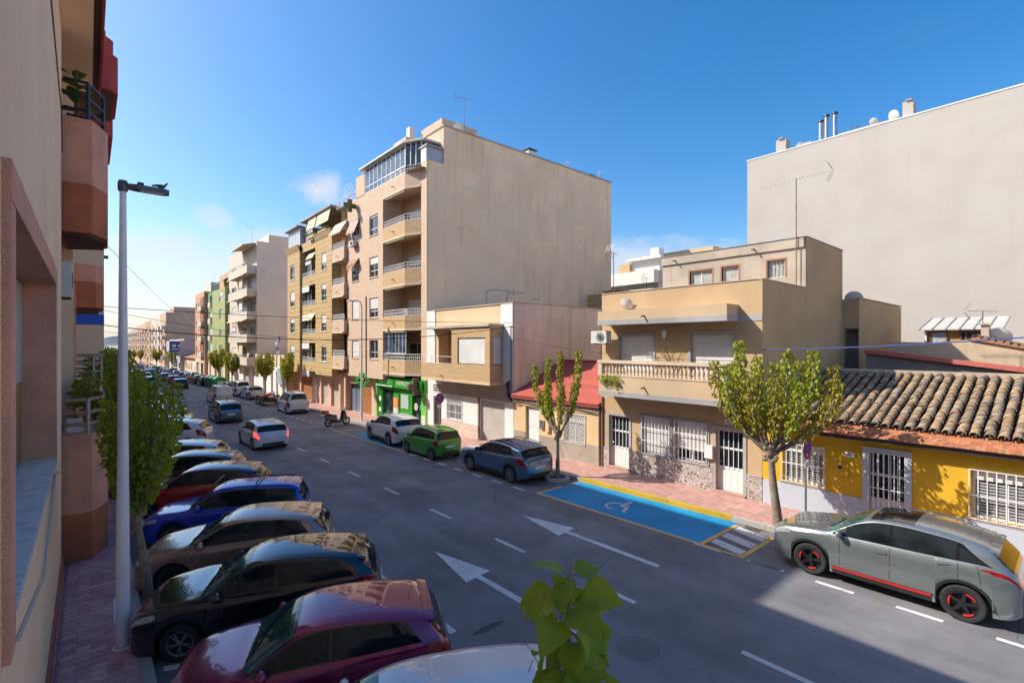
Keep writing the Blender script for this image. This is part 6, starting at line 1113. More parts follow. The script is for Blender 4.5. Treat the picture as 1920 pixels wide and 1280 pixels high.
left_car(32.6, 'white off-roader with red tail lamps half hidden by the left tree', SUV, 4.3, 1.8, 1.66, PT['white'], 1.3, clad=True, R=.34, rims=m_rim)
def kerb_car(y, label, sp, L_, W_, H_, wb, fo, R, pm, x=13.5, **k): return car(label, sp, L_, W_, H_, wb, fo, R, pm, (x, y, gz(y)), R_(90+k.pop('dh', 0)), group=k.pop('group', 'cars parked along the right kerb'), **k)
SUVG = kerb_car(2.90, 'silver-grey coupe-style SUV with red sill stripe and red wheel accents', COUPE, 4.32, 1.83, 1.59, 2.63, .90, .345, PT['greysilver'], 13.52, clad=True, rims=m_rim_d, rstyle=1, sunroof=True, accent=m_redp, tail='bar')
for w_ in [c for c in SUVG.children if c.name.startswith('wheel')]:
    for k in range(3):
        a = 2*math.pi*k/3+.5; MB().tube([(.205*math.cos(a+q*.16), .085, .205*math.sin(a+q*.16)) for q in range(6)], .018, 5).build('red_rim_accent', m_redp, w_, True, local=True)
kerb_car(16.12, 'steel blue crossover with glass sunroof parked by the cottage', SUV, 4.39, 1.82, 1.50, 2.65, .92, .335, PT['blue'], 13.42, clad=True, sunroof=True, rails=m_darkm, rims=m_rim, rstyle=1, ns=7)
kerb_car(21.55, 'small bright green hatchback parked at the kerb', SMALL, 3.54, 1.60, 1.48, 2.37, .66, .275, PT['green'], 13.12)
kerb_car(26.2, 'white crossover parked in the far disabled bay', SUV, 4.45, 1.84, 1.61, 2.65, .92, .345, PT['white'], 13.42, clad=True, dh=-3)
kerb_car(44.5, 'white people-carrier van with rear side windows parked at right', VAN, 4.40, 1.85, 1.83, 2.78, .90, .32, PT['white'], 13.35, dh=-4, cat='van', name='parked_van')
kerb_car(60.0, 'silver saloon parked beside the motorcycles', SEDAN, 4.5, 1.76, 1.45, 2.7, .9, .315, PT['silver'], 13.75)
kerb_car(65.4, 'white box-shaped van parked past the silver saloon', VAN, 4.3, 1.8, 1.82, 2.7, .88, .315, PT['white'], 13.6, cat='van', name='parked_van')
kerb_car(70.6, 'dark blue hatchback nearly hidden by the white box-shaped van', HATCH, 4.2, 1.76, 1.47, 2.6, .86, .31, PT['slate'], 13.7)
LG = 'vehicles driving away in the two lanes'
car('white hatchback driving away with lit tail lamps', HATCH, 4.28, 1.8, 1.46, 2.62, .85, .32, PT['white'], (7.45, 30.2, gz(30.2)), R_(90), name='moving_car', group=LG, lit=True)
car('slate blue people carrier driving away ahead of the white hatchback', MPV, 4.35, 1.76, 1.58, 2.7, .85, .315, PT['slate'], (7.9, 42.6, gz(42.6)), R_(90), name='moving_car', group=LG)
car('white panel van with windowless rear driving away', VAN, 4.2, 1.8, 1.82, 2.7, .85, .31, PT['white'], (10.3, 58.3, gz(58.3)), R_(91), cat='van', name='moving_van', group=LG, rearglass=False, sidepanel=True)
# farther cars are copies of one car of each shape with their own paint
src = {}
for o in list(COL.objects):
    l = o.get('label', '')
    for key, frag in (('h', 'graphite hatch'), ('s', 'white crossover parked'), ('m', 'slate blue people'), ('v', 'white box-shaped'), ('d', 'silver saloon'), ('g', 'small bright green')):
        if frag in l: src[key] = o
def repaint(key, pk, x, y, deg, label, group):
    c = copy_tree(src[key]); c.location = (x, y, gz(y)); c.rotation_euler = (0, 0, R_(deg)); c['label'] = label; c['group'] = group; c['category'] = 'car'; c.name = 'parked_car' if 'parked' in label else 'moving_car'
    for ch in c.children:
        if ch.type == 'MESH' and ch.name.split('.')[0] in ('body', 'door_handle', 'mirror'):
            for i, sl_ in enumerate(ch.material_slots):
                if sl_.material and sl_.material.name.endswith('_paint'): sl_.link = 'OBJECT'; sl_.material = PT[pk]
    return c
RG = 'small cars parked far along the right kerb'; QG = 'small cars queueing far down the street'; LF = 'cars parked nose-in on the left beyond the near tree'
ORD = ('first', 'second', 'third', 'fourth', 'fifth', 'sixth', 'seventh', 'eighth', 'ninth', 'tenth', 'eleventh', 'twelfth', 'thirteenth', 'fourteenth', 'fifteenth', 'sixteenth', 'seventeenth', 'eighteenth', 'nineteenth')
CN = dict(h='hatchback', s='SUV', m='people carrier', v='van', d='saloon', g='small car')
for k, (key, pk) in enumerate((('h', 'black'), ('s', 'graphite'), ('d', 'pearl'), ('h', 'slate'), ('s', 'black'), ('h', 'silver'), ('d', 'graphite'), ('g', 'red'), ('h', 'white'), ('s', 'blue'))):
    repaint(key, pk, 13.6, 88+5.6*k+(4 if k > 4 else 0), 90, '%s %s parked past the green containers, %s in the far right row' % (pk, CN[key], ORD[k]), RG)
for k in range(9): repaint('hsdhg'[k % 5], ('pearl', 'silver', 'black', 'white', 'graphite', 'red', 'silver', 'slate', 'white')[k], 13.6, 165+6*k, 90, '%s %s parked past the green containers, %s in the far right row' % (('pearl', 'silver', 'black', 'white', 'graphite', 'red', 'silver', 'slate', 'white')[k], CN['hsdhg'[k % 5]], ORD[10+k]), RG)
for k, (key, pk, x, y) in enumerate((('h', 'black', 9.9, 84), ('s', 'graphite', 7.2, 92), ('h', 'red', 10.4, 96), ('d', 'silver', 7.4, 104), ('h', 'blue', 10.5, 108), ('s', 'black', 7.4, 122), ('h', 'slate', 10.2, 134))):
    repaint(key, pk, x, y, 90, '%s %s moving away, %s in the far queue between the parked rows' % (pk, CN[key], ORD[k]), QG)
for k, (key, pk) in enumerate((('v', 'white'), ('s', 'silver'), ('v', 'white'), ('h', 'white'), ('d', 'silver'), ('s', 'black'), ('h', 'red'), ('h', 'white'), ('s', 'pearl'), ('d', 'blue'))):
    yn = 36.6+2.85*k*1.3; repaint(key, pk, 1.2+1.95, yn-.85, 156, '%s %s parked nose-in on the left, %s beyond the off-roader' % (pk, CN[key], ORD[k]), LF)
# ------------------------------------------------------------------ street trees
def bark(name, c):
    t = NT(name); col = t.mix(t.rng(t.noise(6, 6, .65), .35, .7), sc3(c, .7), sc3(c, 1.25)); col = t.mix(t.rng(t.noise(1, 5, .6, t.mapped((14, 14, 2))), .5, .7, 0, .6), col, sc3(c, .45)); return t.done(col, .9, 0, t.bump(t.noise(1, 5, .6, t.mapped((22, 22, 5))), .8, .02), .2)
m_bark = bark('pollard_bark', (.28, .22, .165))
def tree(name, label, loc, th, lean, shoots, dens, lsize, lm, seed, group=None, r0=.10, head_r=.17, crad=.20, start=.28, lm2=None):
    """pollarded street tree: leaning trunk, knobbly head, upright leafy shoots given as (dx, dy, height)"""
    rp = random.Random(seed); t = thing(name, label, 'tree', loc, 0, group); hx, hy = lean; mb = MB(); n = 9; pts = []; rs = []
    for k in range(n):
        u = k/(n-1); pts.append((hx*u**1.3+.02*math.sin(4*u+seed), hy*u**1.3+.02*math.cos(5*u+seed), -.12+(th+.12)*u)); rs.append(r0*(1.18-.5*u)+(.05 if k == 0 else 0)+(head_r-r0*.68)*max(0, (u-.86)/.14))
    mb.tube(pts, rs, 10); H = Vector(pts[-1])
    for k in range(16): a = rp.uniform(0, 6.28); mb.blob((H.x+head_r*.8*math.cos(a), H.y+head_r*.8*math.sin(a), H.z+rp.uniform(-.28, .18)), (rp.uniform(.05, .10),)*2+(rp.uniform(.05, .09),), 6, 5)
    tr = mb.build('trunk', m_bark, t, True, local=True); lv = [MB(), MB()]
    for i, (dx, dy, hh) in enumerate(shoots):
        e = Vector((hx+dx, hy+dy, hh)); b0 = H+Vector((dx*.12, dy*.12, 0)); c1 = H+Vector((dx*.75, dy*.75, (hh-th)*.28)); c2 = H+Vector((dx*1.0, dy*1.0, (hh-th)*.62)); pp = []
        for k in range(9):
            u = k/8; q = b0*(1-u)**3+c1*3*u*(1-u)**2+c2*3*u*u*(1-u)+e*u**3; pp.append(q+Vector((rp.gauss(0, .015), rp.gauss(0, .015), 0)))
        MB().tube(pp, [.048*(1-.8*k/8)+.004 for k in range(9)], 6).build('limb', m_bark, t, True, local=True)
        nl = int(dens*(hh-th)*rp.uniform(.85, 1.15)); tint = rp.random()
        for _ in range(nl):
            u = start+(1-start)*rp.random()**.85; f = u*8; a = min(int(f), 7); q = pp[a].lerp(pp[a+1], f-a); prof = math.sin(math.pi*min(1, (1-u)/(1-start)*.80+.16))**.6
            d = Vector((rp.gauss(0, 1), rp.gauss(0, 1), rp.gauss(0, .45))).normalized(); p = q+d*(crad*prof*rp.random()**.45); l = lsize*rp.uniform(.6, 1.25)
            ax = (Vector((d.x, d.y, 0))*rp.uniform(.3, 1.0)+Vector((rp.uniform(-.35, .35), rp.uniform(-.35, .35), -rp.uniform(.5, 1.3)))).normalized(); sd = ax.cross(Vector((rp.uniform(-1, 1), rp.uniform(-1, 1), .15))).normalized()*(l*.36); up = sd.cross(ax).normalized()*(l*.10)
            if up.z < 0: up = -up
            m = lv[1] if (lm2 and (tint > .78 or rp.random() < .10)) else lv[0]; b = p+ax*l*.38; e_ = p+ax*l-up*.7; b2 = p+ax*l*.72; m.quad(p, b+sd+up, b2+sd*.62+up*.5, b2, ); m.quad(p, b2, b2-sd*.62+up*.5, b-sd+up); m.quad(b2, b2+sd*.62+up*.5, e_); m.quad(b2, e_, b2-sd*.62+up*.5)
    lv[0].build('crown', lm, t, local=True)
    if lm2 and lv[1].v: lv[1].build('crown', lm2, t, local=True, label='yellowing part of the crown')
    return t
def zz(x, y, h=.1): return (x, y, gz(y)+h)
def px_shoot(d): return d
# right-hand trees: dy < 0 is towards the camera's right
T2 = tree('street_tree', 'leafy pollarded tree in front of the yellow house', zz(14.95, 5.74), 2.15, (.05, .22), [(-.2, 1.62, 4.75), (.1, .95, 5.35), (-.5, 1.15, 4.6), (.4, 1.2, 4.7), (-.1, .35, 4.9), (.5, .1, 4.7), (-.55, .35, 4.3), (.1, -.45, 5.05), (-.45, -.35, 4.3), (.55, -.6, 4.75), (.1, -1.1, 5.1), (-.4, -.95, 4.2), (.3, -1.5, 4.65), (-.2, -1.75, 4.35), (.6, .6, 4.4), (-.3, .8, 4.0)], 115, .115, m_leaf, 3, 'street trees along the right kerb', .115, .18, .19, .26, m_leaf_o)
T1 = tree('street_tree', 'slim pollarded tree with upright shoots at the head of the blue bay', zz(14.28, 13.85, .04), 1.85, (.05, -.05), [(-.1, 1.28, 4.55), (.1, .72, 4.85), (-.15, -.25, 5.15), (.1, -.98, 5.15), (-.3, .35, 3.9), (.3, .1, 3.7), (.35, -.55, 3.9), (-.35, -.5, 3.6), (0, .85, 3.5)], 120, .11, m_leaf, 8, 'street trees along the right kerb', .085, .15, .14, .28, m_leaf_o)
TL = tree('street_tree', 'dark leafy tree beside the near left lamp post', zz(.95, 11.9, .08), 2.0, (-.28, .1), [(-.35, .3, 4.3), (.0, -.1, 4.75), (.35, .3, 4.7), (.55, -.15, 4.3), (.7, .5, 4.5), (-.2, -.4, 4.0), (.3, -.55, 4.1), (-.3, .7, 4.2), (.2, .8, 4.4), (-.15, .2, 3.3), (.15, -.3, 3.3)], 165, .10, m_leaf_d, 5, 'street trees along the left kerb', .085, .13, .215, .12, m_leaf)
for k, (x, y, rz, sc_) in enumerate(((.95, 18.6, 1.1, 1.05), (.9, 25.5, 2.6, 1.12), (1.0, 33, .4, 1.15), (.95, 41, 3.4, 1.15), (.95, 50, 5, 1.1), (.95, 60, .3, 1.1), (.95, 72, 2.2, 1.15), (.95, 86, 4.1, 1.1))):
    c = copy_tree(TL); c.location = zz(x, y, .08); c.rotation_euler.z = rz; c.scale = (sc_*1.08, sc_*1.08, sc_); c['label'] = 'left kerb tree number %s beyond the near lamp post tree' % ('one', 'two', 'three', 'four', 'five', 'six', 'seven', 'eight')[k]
FT = ['right-kerb tree just past the white people-carrier van', 'orange-tinged right-kerb tree behind the motorcycles', 'round-headed right-kerb tree past the pale block', 'broad right-kerb tree beside the olive-green block', 'lone kerb tree below the blue-signed building', 'yellowish kerb tree beyond the far green container', 'far kerb tree near the end of the right row', 'last kerb tree visible at the end of the right row']
T3 = tree('street_tree', FT[0], zz(15.1, 52, .1), 2.1, (0, .05), [(0, 1.0, 4.4), (.2, .5, 4.9), (-.3, .1, 4.3), (.1, -.4, 5.0), (.0, -.9, 4.6), (-.4, -.5, 4.0), (.4, .2, 4.1), (-.1, .7, 3.8)], 110, .2, m_leaf, 12, 'street trees along the right kerb', .10, .17, .32, .2, m_leaf_o)
for k, (y, rz, sc_) in enumerate(((60, 2, 1.0), (77, 4, 1.0), (86, 1, 1.12), (141, 3, 1.2), (176, 5, 1.2), (232, .6, 1.2), (268, 2.7, 1.2))):
    c = copy_tree(T3); c.location = zz(15.1, y, .1); c.rotation_euler.z = rz; c.scale = (sc_,)*3; c['label'] = FT[k+1]
# foreground tree: only the tip of one shoot reaches into the frame; its big leaves are separate pieces
ft = thing('street_tree', 'tip of a nearby tree with big drooping heart-shaped leaves at the bottom edge', 'tree', (1.61, 1.51, gz(1.5)+.1)); rf_ = random.Random(21)
mb = MB(); mb.tube([(-.35, .2, -.12), (-.3, .18, 1.0), (-.2, .1, 2.0), (-.05, .03, 2.7), (0, 0, 3.4), (.01, -.01, 4.0), (.02, -.02, 4.2)], [.10, .085, .075, .045, .02, .010, .006], 10); mb.build('trunk', m_bark, ft, True, local=True)
m_fleaf = NT('fresh_big_leaf'); t_ = m_fleaf; ob_ = t_.node('ObjectInfo'); cc_ = t_.mix(ob_.outputs['Random'], (.15, .27, .02), (.32, .44, .035)); vn = t_.node('TexCoord'); wv = t_.node('TexWave'); t_.l.new(t_.mapped((1, 1, 1), vn.outputs['Object']), wv.inputs[0]); wv.inputs['Scale'].default_value = 18; wv.inputs['Distortion'].default_value = 3
cc_ = t_.mix(t_.math('MULTIPLY', t_.rng(wv.outputs[1], .8, 1), .16), cc_, (.32, .40, .08)); cc_ = t_.mix(t_.rng(t_.noise(16, 4), .6, .75, 0, .5), cc_, (.28, .24, .03)); t_.done(cc_, .42, 0, t_.bump(wv.outputs[1], .25, .006), .4); trn = t_.node('BsdfTranslucent'); t_.l.new(t_.mix(.45, cc_, (.40, .48, .03)), trn.inputs[0]); mxs = t_.node('MixShader'); mxs.inputs[0].default_value = .42; t_.l.new(t_.b.outputs[0], mxs.inputs[1]); t_.l.new(trn.outputs[0], mxs.inputs[2]); t_.l.new(mxs.outputs[0], t_.n['Material Output'].inputs[0]); m_fleaf = t_.m
def heart_leaf():
    """serrated heart-shaped blade with a sunk midrib, pointing along +x"""
    st_ = [(0, .10), (.05, .30), (.14, .43), (.26, .48), (.38, .46), (.50, .40), (.62, .33), (.74, .24), (.85, .15), (.94, .06), (1.0, .0)]; mb = MB(); rows = []
    for i, (u, h) in enumerate(st_):
        h2 = h*(1.06 if i % 2 else .97); x = u-.10*(1-u)*(1 if i < 2 else 0); c = -.30*u*u
        rows.append([Vector((x-(.08 if i == 1 else 0)*1, s_*h2, c+.10*h2*(1-.5*u)+.03*math.sin(7*u+3*s_))) if s_ else Vector((u, 0, c-.02)) for s_ in (-1, -.55, 0, .55, 1)] if False else [Vector((u-(.07 if (i in (0, 1) and abs(q) > .4) else 0), q*h2, c+abs(q)*.16*h2+.025*math.sin(8*u+4*q))) for q in (-1, -.5, 0, .5, 1)])
    for a, b in zip(rows, rows[1:]):
        for j in range(4): mb.quad(a[j], b[j], b[j+1], a[j+1])
    mb.tube([(-.35, 0, .10), (-.15, 0, .03), (0, 0, -.01)], .012, 4); return mb
lmesh = [heart_leaf().mesh('leaf', m_fleaf, True, sharp=180) for _ in range(1)][0]
k = 0
for i in range(70):
    u = i/69; z = 2.90+1.22*u; ang_ = i*2.39996+rf_.uniform(-.3, .3); rad = .03+.13*rf_.random()*math.sin(math.pi*min(1, (1-u)*.9+.08))**.7*rf_.uniform(.5, 1.1); ln = (.20-.07*u**3)*rf_.uniform(.82, 1.15)
    tilt = rf_.uniform(.35, 1.3)-(.75*u**4); o = link('leaf', lmesh, ft); o.location = (.01+rad*math.cos(ang_), -.01+rad*math.sin(ang_), z+.04); o.rotation_euler = Matrix.Rotation(ang_, 3, 'Z').to_4x4().to_3x3() @ Matrix.Rotation(tilt, 3, 'Y') @ Matrix.Rotation(rf_.uniform(-.5, .5), 3, 'X') and (Matrix.Rotation(ang_, 3, 'Z') @ Matrix.Rotation(tilt, 3, 'Y') @ Matrix.Rotation(rf_.uniform(-.9, .9), 3, 'X')).to_euler(); o.scale = (ln,)*3
# ------------------------------------------------------------------ lamp posts
m_post = plain('painted_post', (.78, .75, .80), .4, .1, .06); m_lamph = plain('lamp_head_grey', (.10, .11, .13), .4, .5, .1)
lp = thing('street_lamp', 'tall white lamp post with flat LED head on the near left pavement', 'street lamp', zz(.46, 10.9, .13)); hh = 7.93
MB().tube([(0, 0, -.15), (0, 0, .5), (0, 0, 3), (0, 0, hh)], [.105, .105, .085, .048], 18).build('post', m_post, lp, True, local=True); MB().box(-.128, -.09, -.07, .07, .5, .85).build('access_door', m_post, lp, local=True); MB().lathe([(.15, -.15), (.15, .02), (.116, .03)], 18).build('collar', m_post, lp, True, local=True)
MB().lathe([(.062, hh-.03), (.075, hh), (.075, hh+.12), (.06, hh+.16), (.002, hh+.17)], 14).build('head_joint', m_lamph, lp, True, local=True)
mb = MB(); mb.prism([(.05, -.06), (.2, -.12), (.60, -.11), (.66, -.06), (.66, .06), (.60, .11), (.2, .12), (.05, .06)], hh+.03, hh+.11); hd = mb.build('lamp_head', m_lamph, lp, local=True); MB().box(.24, .58, -.09, .09, hh+.022, hh+.029).build('led_panel', m_whitep, hd, local=True); MB().box(.2, .29, -.05, .05, hh+.111, hh+.17).build('sensor_box', m_black, hd, local=True)
bd_ = thing('pigeon', 'dark pigeon perched on the end of the near lamp head', 'bird', (.46+.54, 10.9, gz(10.9)+.13+hh+.11)); mb = MB(); mb.blob((0, 0, .085), (.10, .045, .05), 10, 7); mb.tube([(.07, 0, .10), (.10, 0, .14), (.12, 0, .165)], [.032, .024, .02], 8); mb.blob((.125, 0, .175), (.024, .02, .02), 8, 6); mb.tube([(.145, 0, .172), (.17, 0, .165)], [.006, .001], 4); mb.tube([(-.07, 0, .09), (-.19, 0, .065)], [.035, .016], 6)
for s_ in (-1, 1): mb.tube([(.01, s_*.015, .05), (.015, s_*.015, 0)], .005, 4)
mb.build('body', plain('pigeon_grey', (.10, .10, .12), .7), bd_, True, local=True); bd_.scale = (.72, .72, .72)
def far_lamp(y, label, x=15.04):
    l = thing('street_lamp', label, 'street lamp', zz(x, y, .13), 0, 'slim lamp posts along the right kerb'); MB().tube([(0, 0, -.1), (0, 0, 8.3), (-.08, .05, 8.6), (-.35, .2, 8.68)], [.085, .05, .045, .04], 10).build('post', m_post, l, True, local=True); mb = MB(); mb.prism([(-.3, .1), (-.85, .35), (-.9, .55), (-.3, .3)], 8.62, 8.72); mb.build('lamp_head', m_post, l, local=True); return l
far_lamp(34.2, 'slim white lamp post in front of the pharmacy building'); far_lamp(138, 'slim lamp post below the blue-signed building'); far_lamp(98, 'slim lamp post beside the dark-green strip')
# ------------------------------------------------------------------ road signs
m_sred = plain('sign_red', (.50, .03, .03), .4); m_sblue = plain('sign_blue_face', (.02, .07, .38), .4)
def noparking(loc, label, worn_=False, pr=.03):
    t = thing('road_sign', label, 'road sign', loc); MB().tube([(0, .03, -.1), (0, .03, 2.62)], pr, 8).build('pole', m_zinc, t, True, local=True); r = .31
    MB().lathe([(.002, -.012), (r, -.012), (r, .0), (.002, .001)], 28, (0, 0, 2.32), 'y').build('back_plate', m_zinc, t, local=True); MB().lathe([(.002, -.0135), (r*.98, -.0135)], 28, (0, 0, 2.32), 'y').build('red_face', m_sred, t, local=True); MB().lathe([(.002, -.016), (r*.76, -.016)], 28, (0, 0, 2.32), 'y').build('blue_face', m_sblue, t, local=True)
    mb = MB(); c = math.cos(R_(45)); a = r*.78; w_ = .035
    mb.quad((-a*c-w_*c, -.019, 2.32+a*c-w_*c), (-a*c+w_*c, -.019, 2.32+a*c+w_*c), (a*c+w_*c, -.019, 2.32-a*c+w_*c), (a*c-w_*c, -.019, 2.32-a*c-w_*c)); mb.build('red_bar', m_sred, t, local=True)
    MB().box(-.16, .16, -.008, .0, 1.80, 1.95).build('lower_plate', m_whitep, t, local=True)
    if worn_:
        for q in range(7): x, z = random.uniform(-.2, .2), random.uniform(-.2, .25); MB().box(x-.05, x+.05, -.022, -.0195, 2.32+z-.035, 2.32+z+.035).build('sticker', m_whitep if q % 2 else m_sred, t, local=True)
    return t
noparking(zz(15.25, 24.1, .13), 'round no-parking sign before the house with the brick bay'); noparking(zz(15.05, 5.02, .13), 'sticker-covered no-parking sign before the yellow house', True)
# ------------------------------------------------------------------ two-wheelers
def bike(label, loc, head, pm, scooter=True, group=None, topbox=None, cat='scooter', kind=0):
    t = thing('scooter' if scooter else 'motorcycle', label, cat, loc, head, group); R = .27 if scooter else .31; xf, xr = .68, -.68
    tm_ = MB().lathe([(R*.72, -.045), (R*.9, -.06), (R, -.03), (R, .03), (R*.9, .06), (R*.72, .045)], 20, axis='y').mesh('wheel', m_tyre, True); rm = MB(); rm.lathe([(R*.73, -.04), (R*.66, 0), (R*.73, .04)], 20, axis='y')
    for k in range(5): a = 2*math.pi*k/5; rm.tube([(0, 0, 0), (R*.7*math.cos(a), 0, R*.7*math.sin(a))], .018, 5)
    rm.lathe([(.05, -.05), (.05, .05)], 10, axis='y'); rmm = rm.mesh('rim', m_rim_d, True)
    for x in (xf, xr): w_ = link('wheel', tm_, t); w_.location = (x, 0, R); link('rim', rmm, w_)
    if scooter:
        for nm, pl, hw in (('front_apron', [(.66, .38), (.60, .70), (.50, 1.02), (.40, 1.04), (.34, .70), (.30, .40)], .19), ('footboard', [(.5, .24), (.35, .42), (-.2, .44), (-.28, .24)], .17), ('rear_body', [(-.12, .30), (-.14, .66), (-.30, .72), (-.88, .78), (-.98, .66), (-.80, .50), (-.5, .42), (-.4, .28)], .18)): MB().prism(pl, -hw, hw, axis='y').build(nm, pm, t, True, local=True, sharp=35)
        for nm, xx in (('front_mudguard', xf), ('rear_mudguard', xr)): MB().lathe([(R+.03, -.07), (R+.05, 0), (R+.03, .07)], 10, (xx, 0, R), 'y', R_(20), R_(160)).build(nm, pm, t, True, local=True)
        mb = MB(); mb.prism([(-.10, .66), (-.12, .76), (-.4, .82), (-.55, .88), (-.86, .84), (-.86, .74), (-.28, .64)], -.145, .145, axis='y'); mb.build('seat', m_black, t, True, local=True, sharp=50)
        mb = MB(); mb.prism([(.54, .92), (.40, 1.34), (.37, 1.34), (.46, .96)], -.16, .16, axis='y'); mb.build('windshield', plain('clear_screen', (.45, .47, .48), .1), t, local=True)
    else:
        mb = MB(); mb.prism([(.36, .98), (.05, .98), (-.1, .80), (.1, .70), (.36, .76)], -.14, .14, axis='y'); mb.build('tank', pm, t, True, local=True); mb = MB(); mb.prism([(.0, .80), (-.4, .78), (-.85, .92), (-.88, .82), (-.3, .68), (.0, .70)], -.12, .12, axis='y'); mb.build('seat', m_black, t, True, local=True); mb = MB(); mb.prism([(.35, .30), (.38, .68), (-.2, .66), (-.32, .32), (.0, .24)], -.16, .16, axis='y'); mb.build('engine', m_darkm, t, True, local=True); mb = MB(); mb.prism([(.66, .86), (.52, 1.08), (.38, 1.02), (.45, .78)], -.17, .17, axis='y'); mb.build('fairing', pm, t, True, local=True); MB().tube([(.1, -.16, .3), (-.5, -.18, .32), (-.85, -.18, .45)], .05, 8).build('exhaust', m_chrome, t, True, local=True)
    mb = MB()
    for s_ in (-1, 1): mb.tube([(xf, s_*.08, R), (.50, s_*.07, .92)], .022, 6)
    mb.tube([(xr, .09, R), (-.2, .08, .38)], .03, 6); mb.build('fork', m_darkm, t, True, local=True)
    mb = MB(); mb.tube([(.34, -.36, 1.03), (.42, -.18, 1.05), (.44, 0, 1.03), (.42, .18, 1.05), (.34, .36, 1.03)], .016, 6); mb.build('handlebar', m_darkm, t, True, local=True)
    for s_ in (-1, 1): mb = MB(); mb.tube([(.42, s_*.2, 1.05), (.44, s_*.27, 1.2)], .007, 4); mb.blob((.44, s_*.30, 1.23), (.015, .06, .035), 8, 5); mb.build('mirror', m_black, t, True, local=True)
    MB().blob((.585 if scooter else .66, 0, .86), (.04, .09, .06), 8, 6).build('headlight', m_head, t, True, local=True); MB().box(-.95, -.88, -.10, .10, .68, .76).build('tail_light', m_tail, t, local=True); MB().tube([(-.05, .16, .3), (.05, .3, .0)], .012, 5).build('side_stand', m_darkm, t, local=True); MB().box(-.98, -.96, -.09, .09, .42, .58).build('number_plate', m_whitep, t, local=True)
    if topbox: mb = MB(); mb.prism([(-.70, .86), (-.74, 1.12), (-1.0, 1.12), (-1.06, .86)], -.18, .18, axis='y'); mb.build('top_box', topbox, t, True, local=True)
    return t
bike('black scooter with red top box standing nose to the kerb', (13.2, 34.05, gz(34.05)), R_(8), PT['black'], True, 'two-wheelers along the right kerb', m_tail)
for k, (y, pm, sc_, lab) in enumerate(((50.4, PT['black'], False, 'black motorcycle standing nearest the white people-carrier van'), (51.6, PT['graphite'], True, 'grey scooter in the middle of the motorcycle group'), (52.9, PT['red'], False, 'red motorcycle at the far end of the motorcycle group'))): bike(lab, (13.3, y, gz(y)), R_(6+4*k), pm, sc_, 'two-wheelers along the right kerb', None, 'motorcycle' if not sc_ else 'scooter')
# ------------------------------------------------------------------ recycling containers
m_cgreen = plain('container_green', (.015, .24, .04), .45, 0, .08); m_cg2 = plain('container_dark_green', (.012, .13, .045), .45, 0, .08)
def container(label, y, m, x=13.9):
    t = thing('recycling_container', label, 'container', zz(x, y, 0), 0, 'green recycling containers'); pr = [(-.75, .15), (-.80, .9), (-.74, 1.25), (-.52, 1.55), (-.2, 1.68), (.2, 1.68), (.52, 1.55), (.74, 1.25), (.80, .9), (.75, .15)]; MB().prism(pr, -1.0, 1.0, axis='y').build('shell', m, t, True, local=True); MB().prism([(p[0]*1.02, p[1]*1.01) for p in pr], -1.05, -1.001, axis='y').build('end_rim', m, t, local=True); MB().lathe([(.16, -.84), (.13, -.80), (.002, -.80)], 14, (0, -.3, 1.15), 'x').build('inlet', m_black, t, local=True); MB().box(-.35, .35, -1.07, -1.051, .6, 1.1).build('label_panel', m_whitep, t, local=True)
    for xx in (-.6, .6):
        for yy in (-.8, .8): MB().box(xx-.08, xx+.08, yy-.08, yy+.08, 0, .16).build('foot', m_black, t, local=True)
    return t
container('bright green recycling container nearer the camera', 79.2, m_cgreen); container('dark green recycling container behind the bright one', 82.2, m_cg2); container('pale-ended recycling container third in the green row', 84.9, m_cg2); container('lone green recycling container far down the street', 148, m_cgreen, 13.4)
# ------------------------------------------------------------------ overhead cables
def cable(label, a, b, sag, r=.011, m=None):
    a, b = Vector(a), Vector(b); pts = [a.lerp(b, k/24)-Vector((0, 0, sag*4*(k/24)*(1-k/24))) for k in range(25)]; o = MB().tube(pts, r, 5, False).build('overhead_cable', m or m_black); return tag(o, label, 'cable', 'cables strung over the street')
cable('topmost straight cable crossing the street to the brick-bay house', (.45, 24, 6.68), (16.84, 19.62, 6.40), .15)
cable('thick sagging cable crossing the street to the brick-bay house', (.45, 24, 5.98), (16.84, 19.62, 6.20), .62, .016)
cable('thin slack cable crossing the street to the pink block', (.45, 24.3, 6.55), (16.35, 36.0, 5.6), .4, .008)
cable('low cable running along the pink block and the bay house', (16.0, 60, 4.9), (16.2, 28.4, 4.9), .3, .010); cable('cable along the balcony front of the brown house', (16.75, 19.5, 5.6), (16.0, 7.3, 4.72), .25, .008)
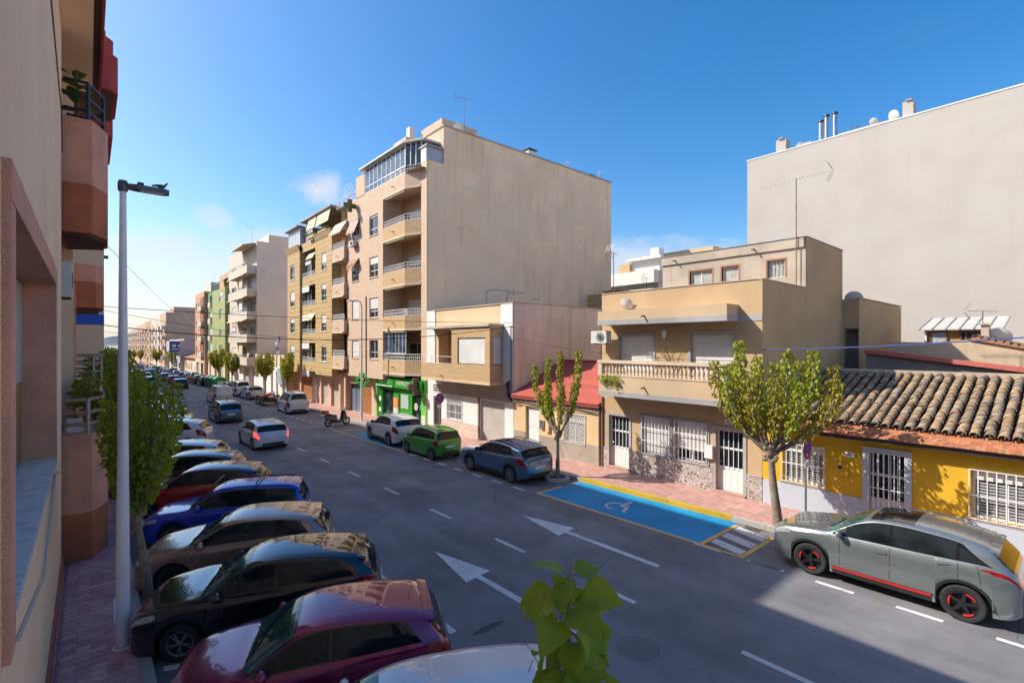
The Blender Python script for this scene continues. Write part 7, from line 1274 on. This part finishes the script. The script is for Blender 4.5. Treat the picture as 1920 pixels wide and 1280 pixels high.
cable('blue cable running from the brown house past the tiled roof', (XW-.03, 7.0, 5.08), (17.2, -2.0, 5.75), .12, .018, plain('blue_sheath', (.07, .10, .28), .6)); cable('high thin cable slanting away over the left kerb', (.5, 26, 9.4), (14.8, 98, 7.6), .6, .010)
cable('lower of the two faint cables over the distant crossing', (.55, 31, 5.9), (16.2, 72, 6.3), .5, .010); cable('short cable above the parked van to the yellow-brick block', (.55, 31, 6.2), (16.05, 52, 6.2), .4, .009)

# ------------------------------------------------------------------ small wear on the street
rl = random.Random(31); mb = MB()
for k in range(260):
    y = rl.uniform(-3, 40); x = XK1-.05-abs(rl.gauss(0, .18)) if rl.random() < .7 else rl.uniform(1.2, 14); a = rl.uniform(0, 6.28); l = rl.uniform(.025, .06)
    if k < 70: x, y = 14.5+rl.gauss(0, .2), 5.9+rl.gauss(0, .5)
    if x > XK1-.02: x = XK1-.03
    z = gz(y)+.012; mb.quad((x, y, z), (x+l*math.cos(a), y+l*math.sin(a), z+.012), (x+l*1.4*math.cos(a+.5), y+l*1.4*math.sin(a+.5), z+.002), (x+l*.6*math.cos(a+1), y+l*.6*math.sin(a+1), z+.006))
tag(mb.build('leaf_litter', plain('dry_leaf', (.30, .20, .09), .9, 0, .5, 30)), 'dry fallen leaves scattered along the kerb and road', 'leaf litter', None, 'stuff')
def blot(cx, cy, rx, ry, n=26, rough=.25): return [(cx+rx*(1+rl.uniform(-rough, rough))*math.cos(2*math.pi*k/n), cy+ry*(1+rl.uniform(-rough, rough))*math.sin(2*math.pi*k/n)) for k in range(n)]
m_oil = asphalt('oil_stain', .075)
mark('oil_stain', m_oil, [blot(5.75, 7.35, .36, .09)], .003); mark('oil_stain', m_oil, [blot(13.4, 14.9, .3, .45)], .003); mark('oil_stain', m_oil, [blot(13.2, 23.8, .25, .4)], .003)
for x0, y0, x1, y1 in ((7.6, -4, 8.1, 3.2), (9.5, 14.5, 10.1, 19.0), (6.3, 33, 7.2, 38)): mark('asphalt_patch', m_patch, [rect(x0, x1, y0, y1)], .0022)
MB().box(XK1-.33, XK1-.02, 6.05, 6.5, gz(6.2)-.02, gz(6.2)+.004).build('drain_grate', m_iron, road)
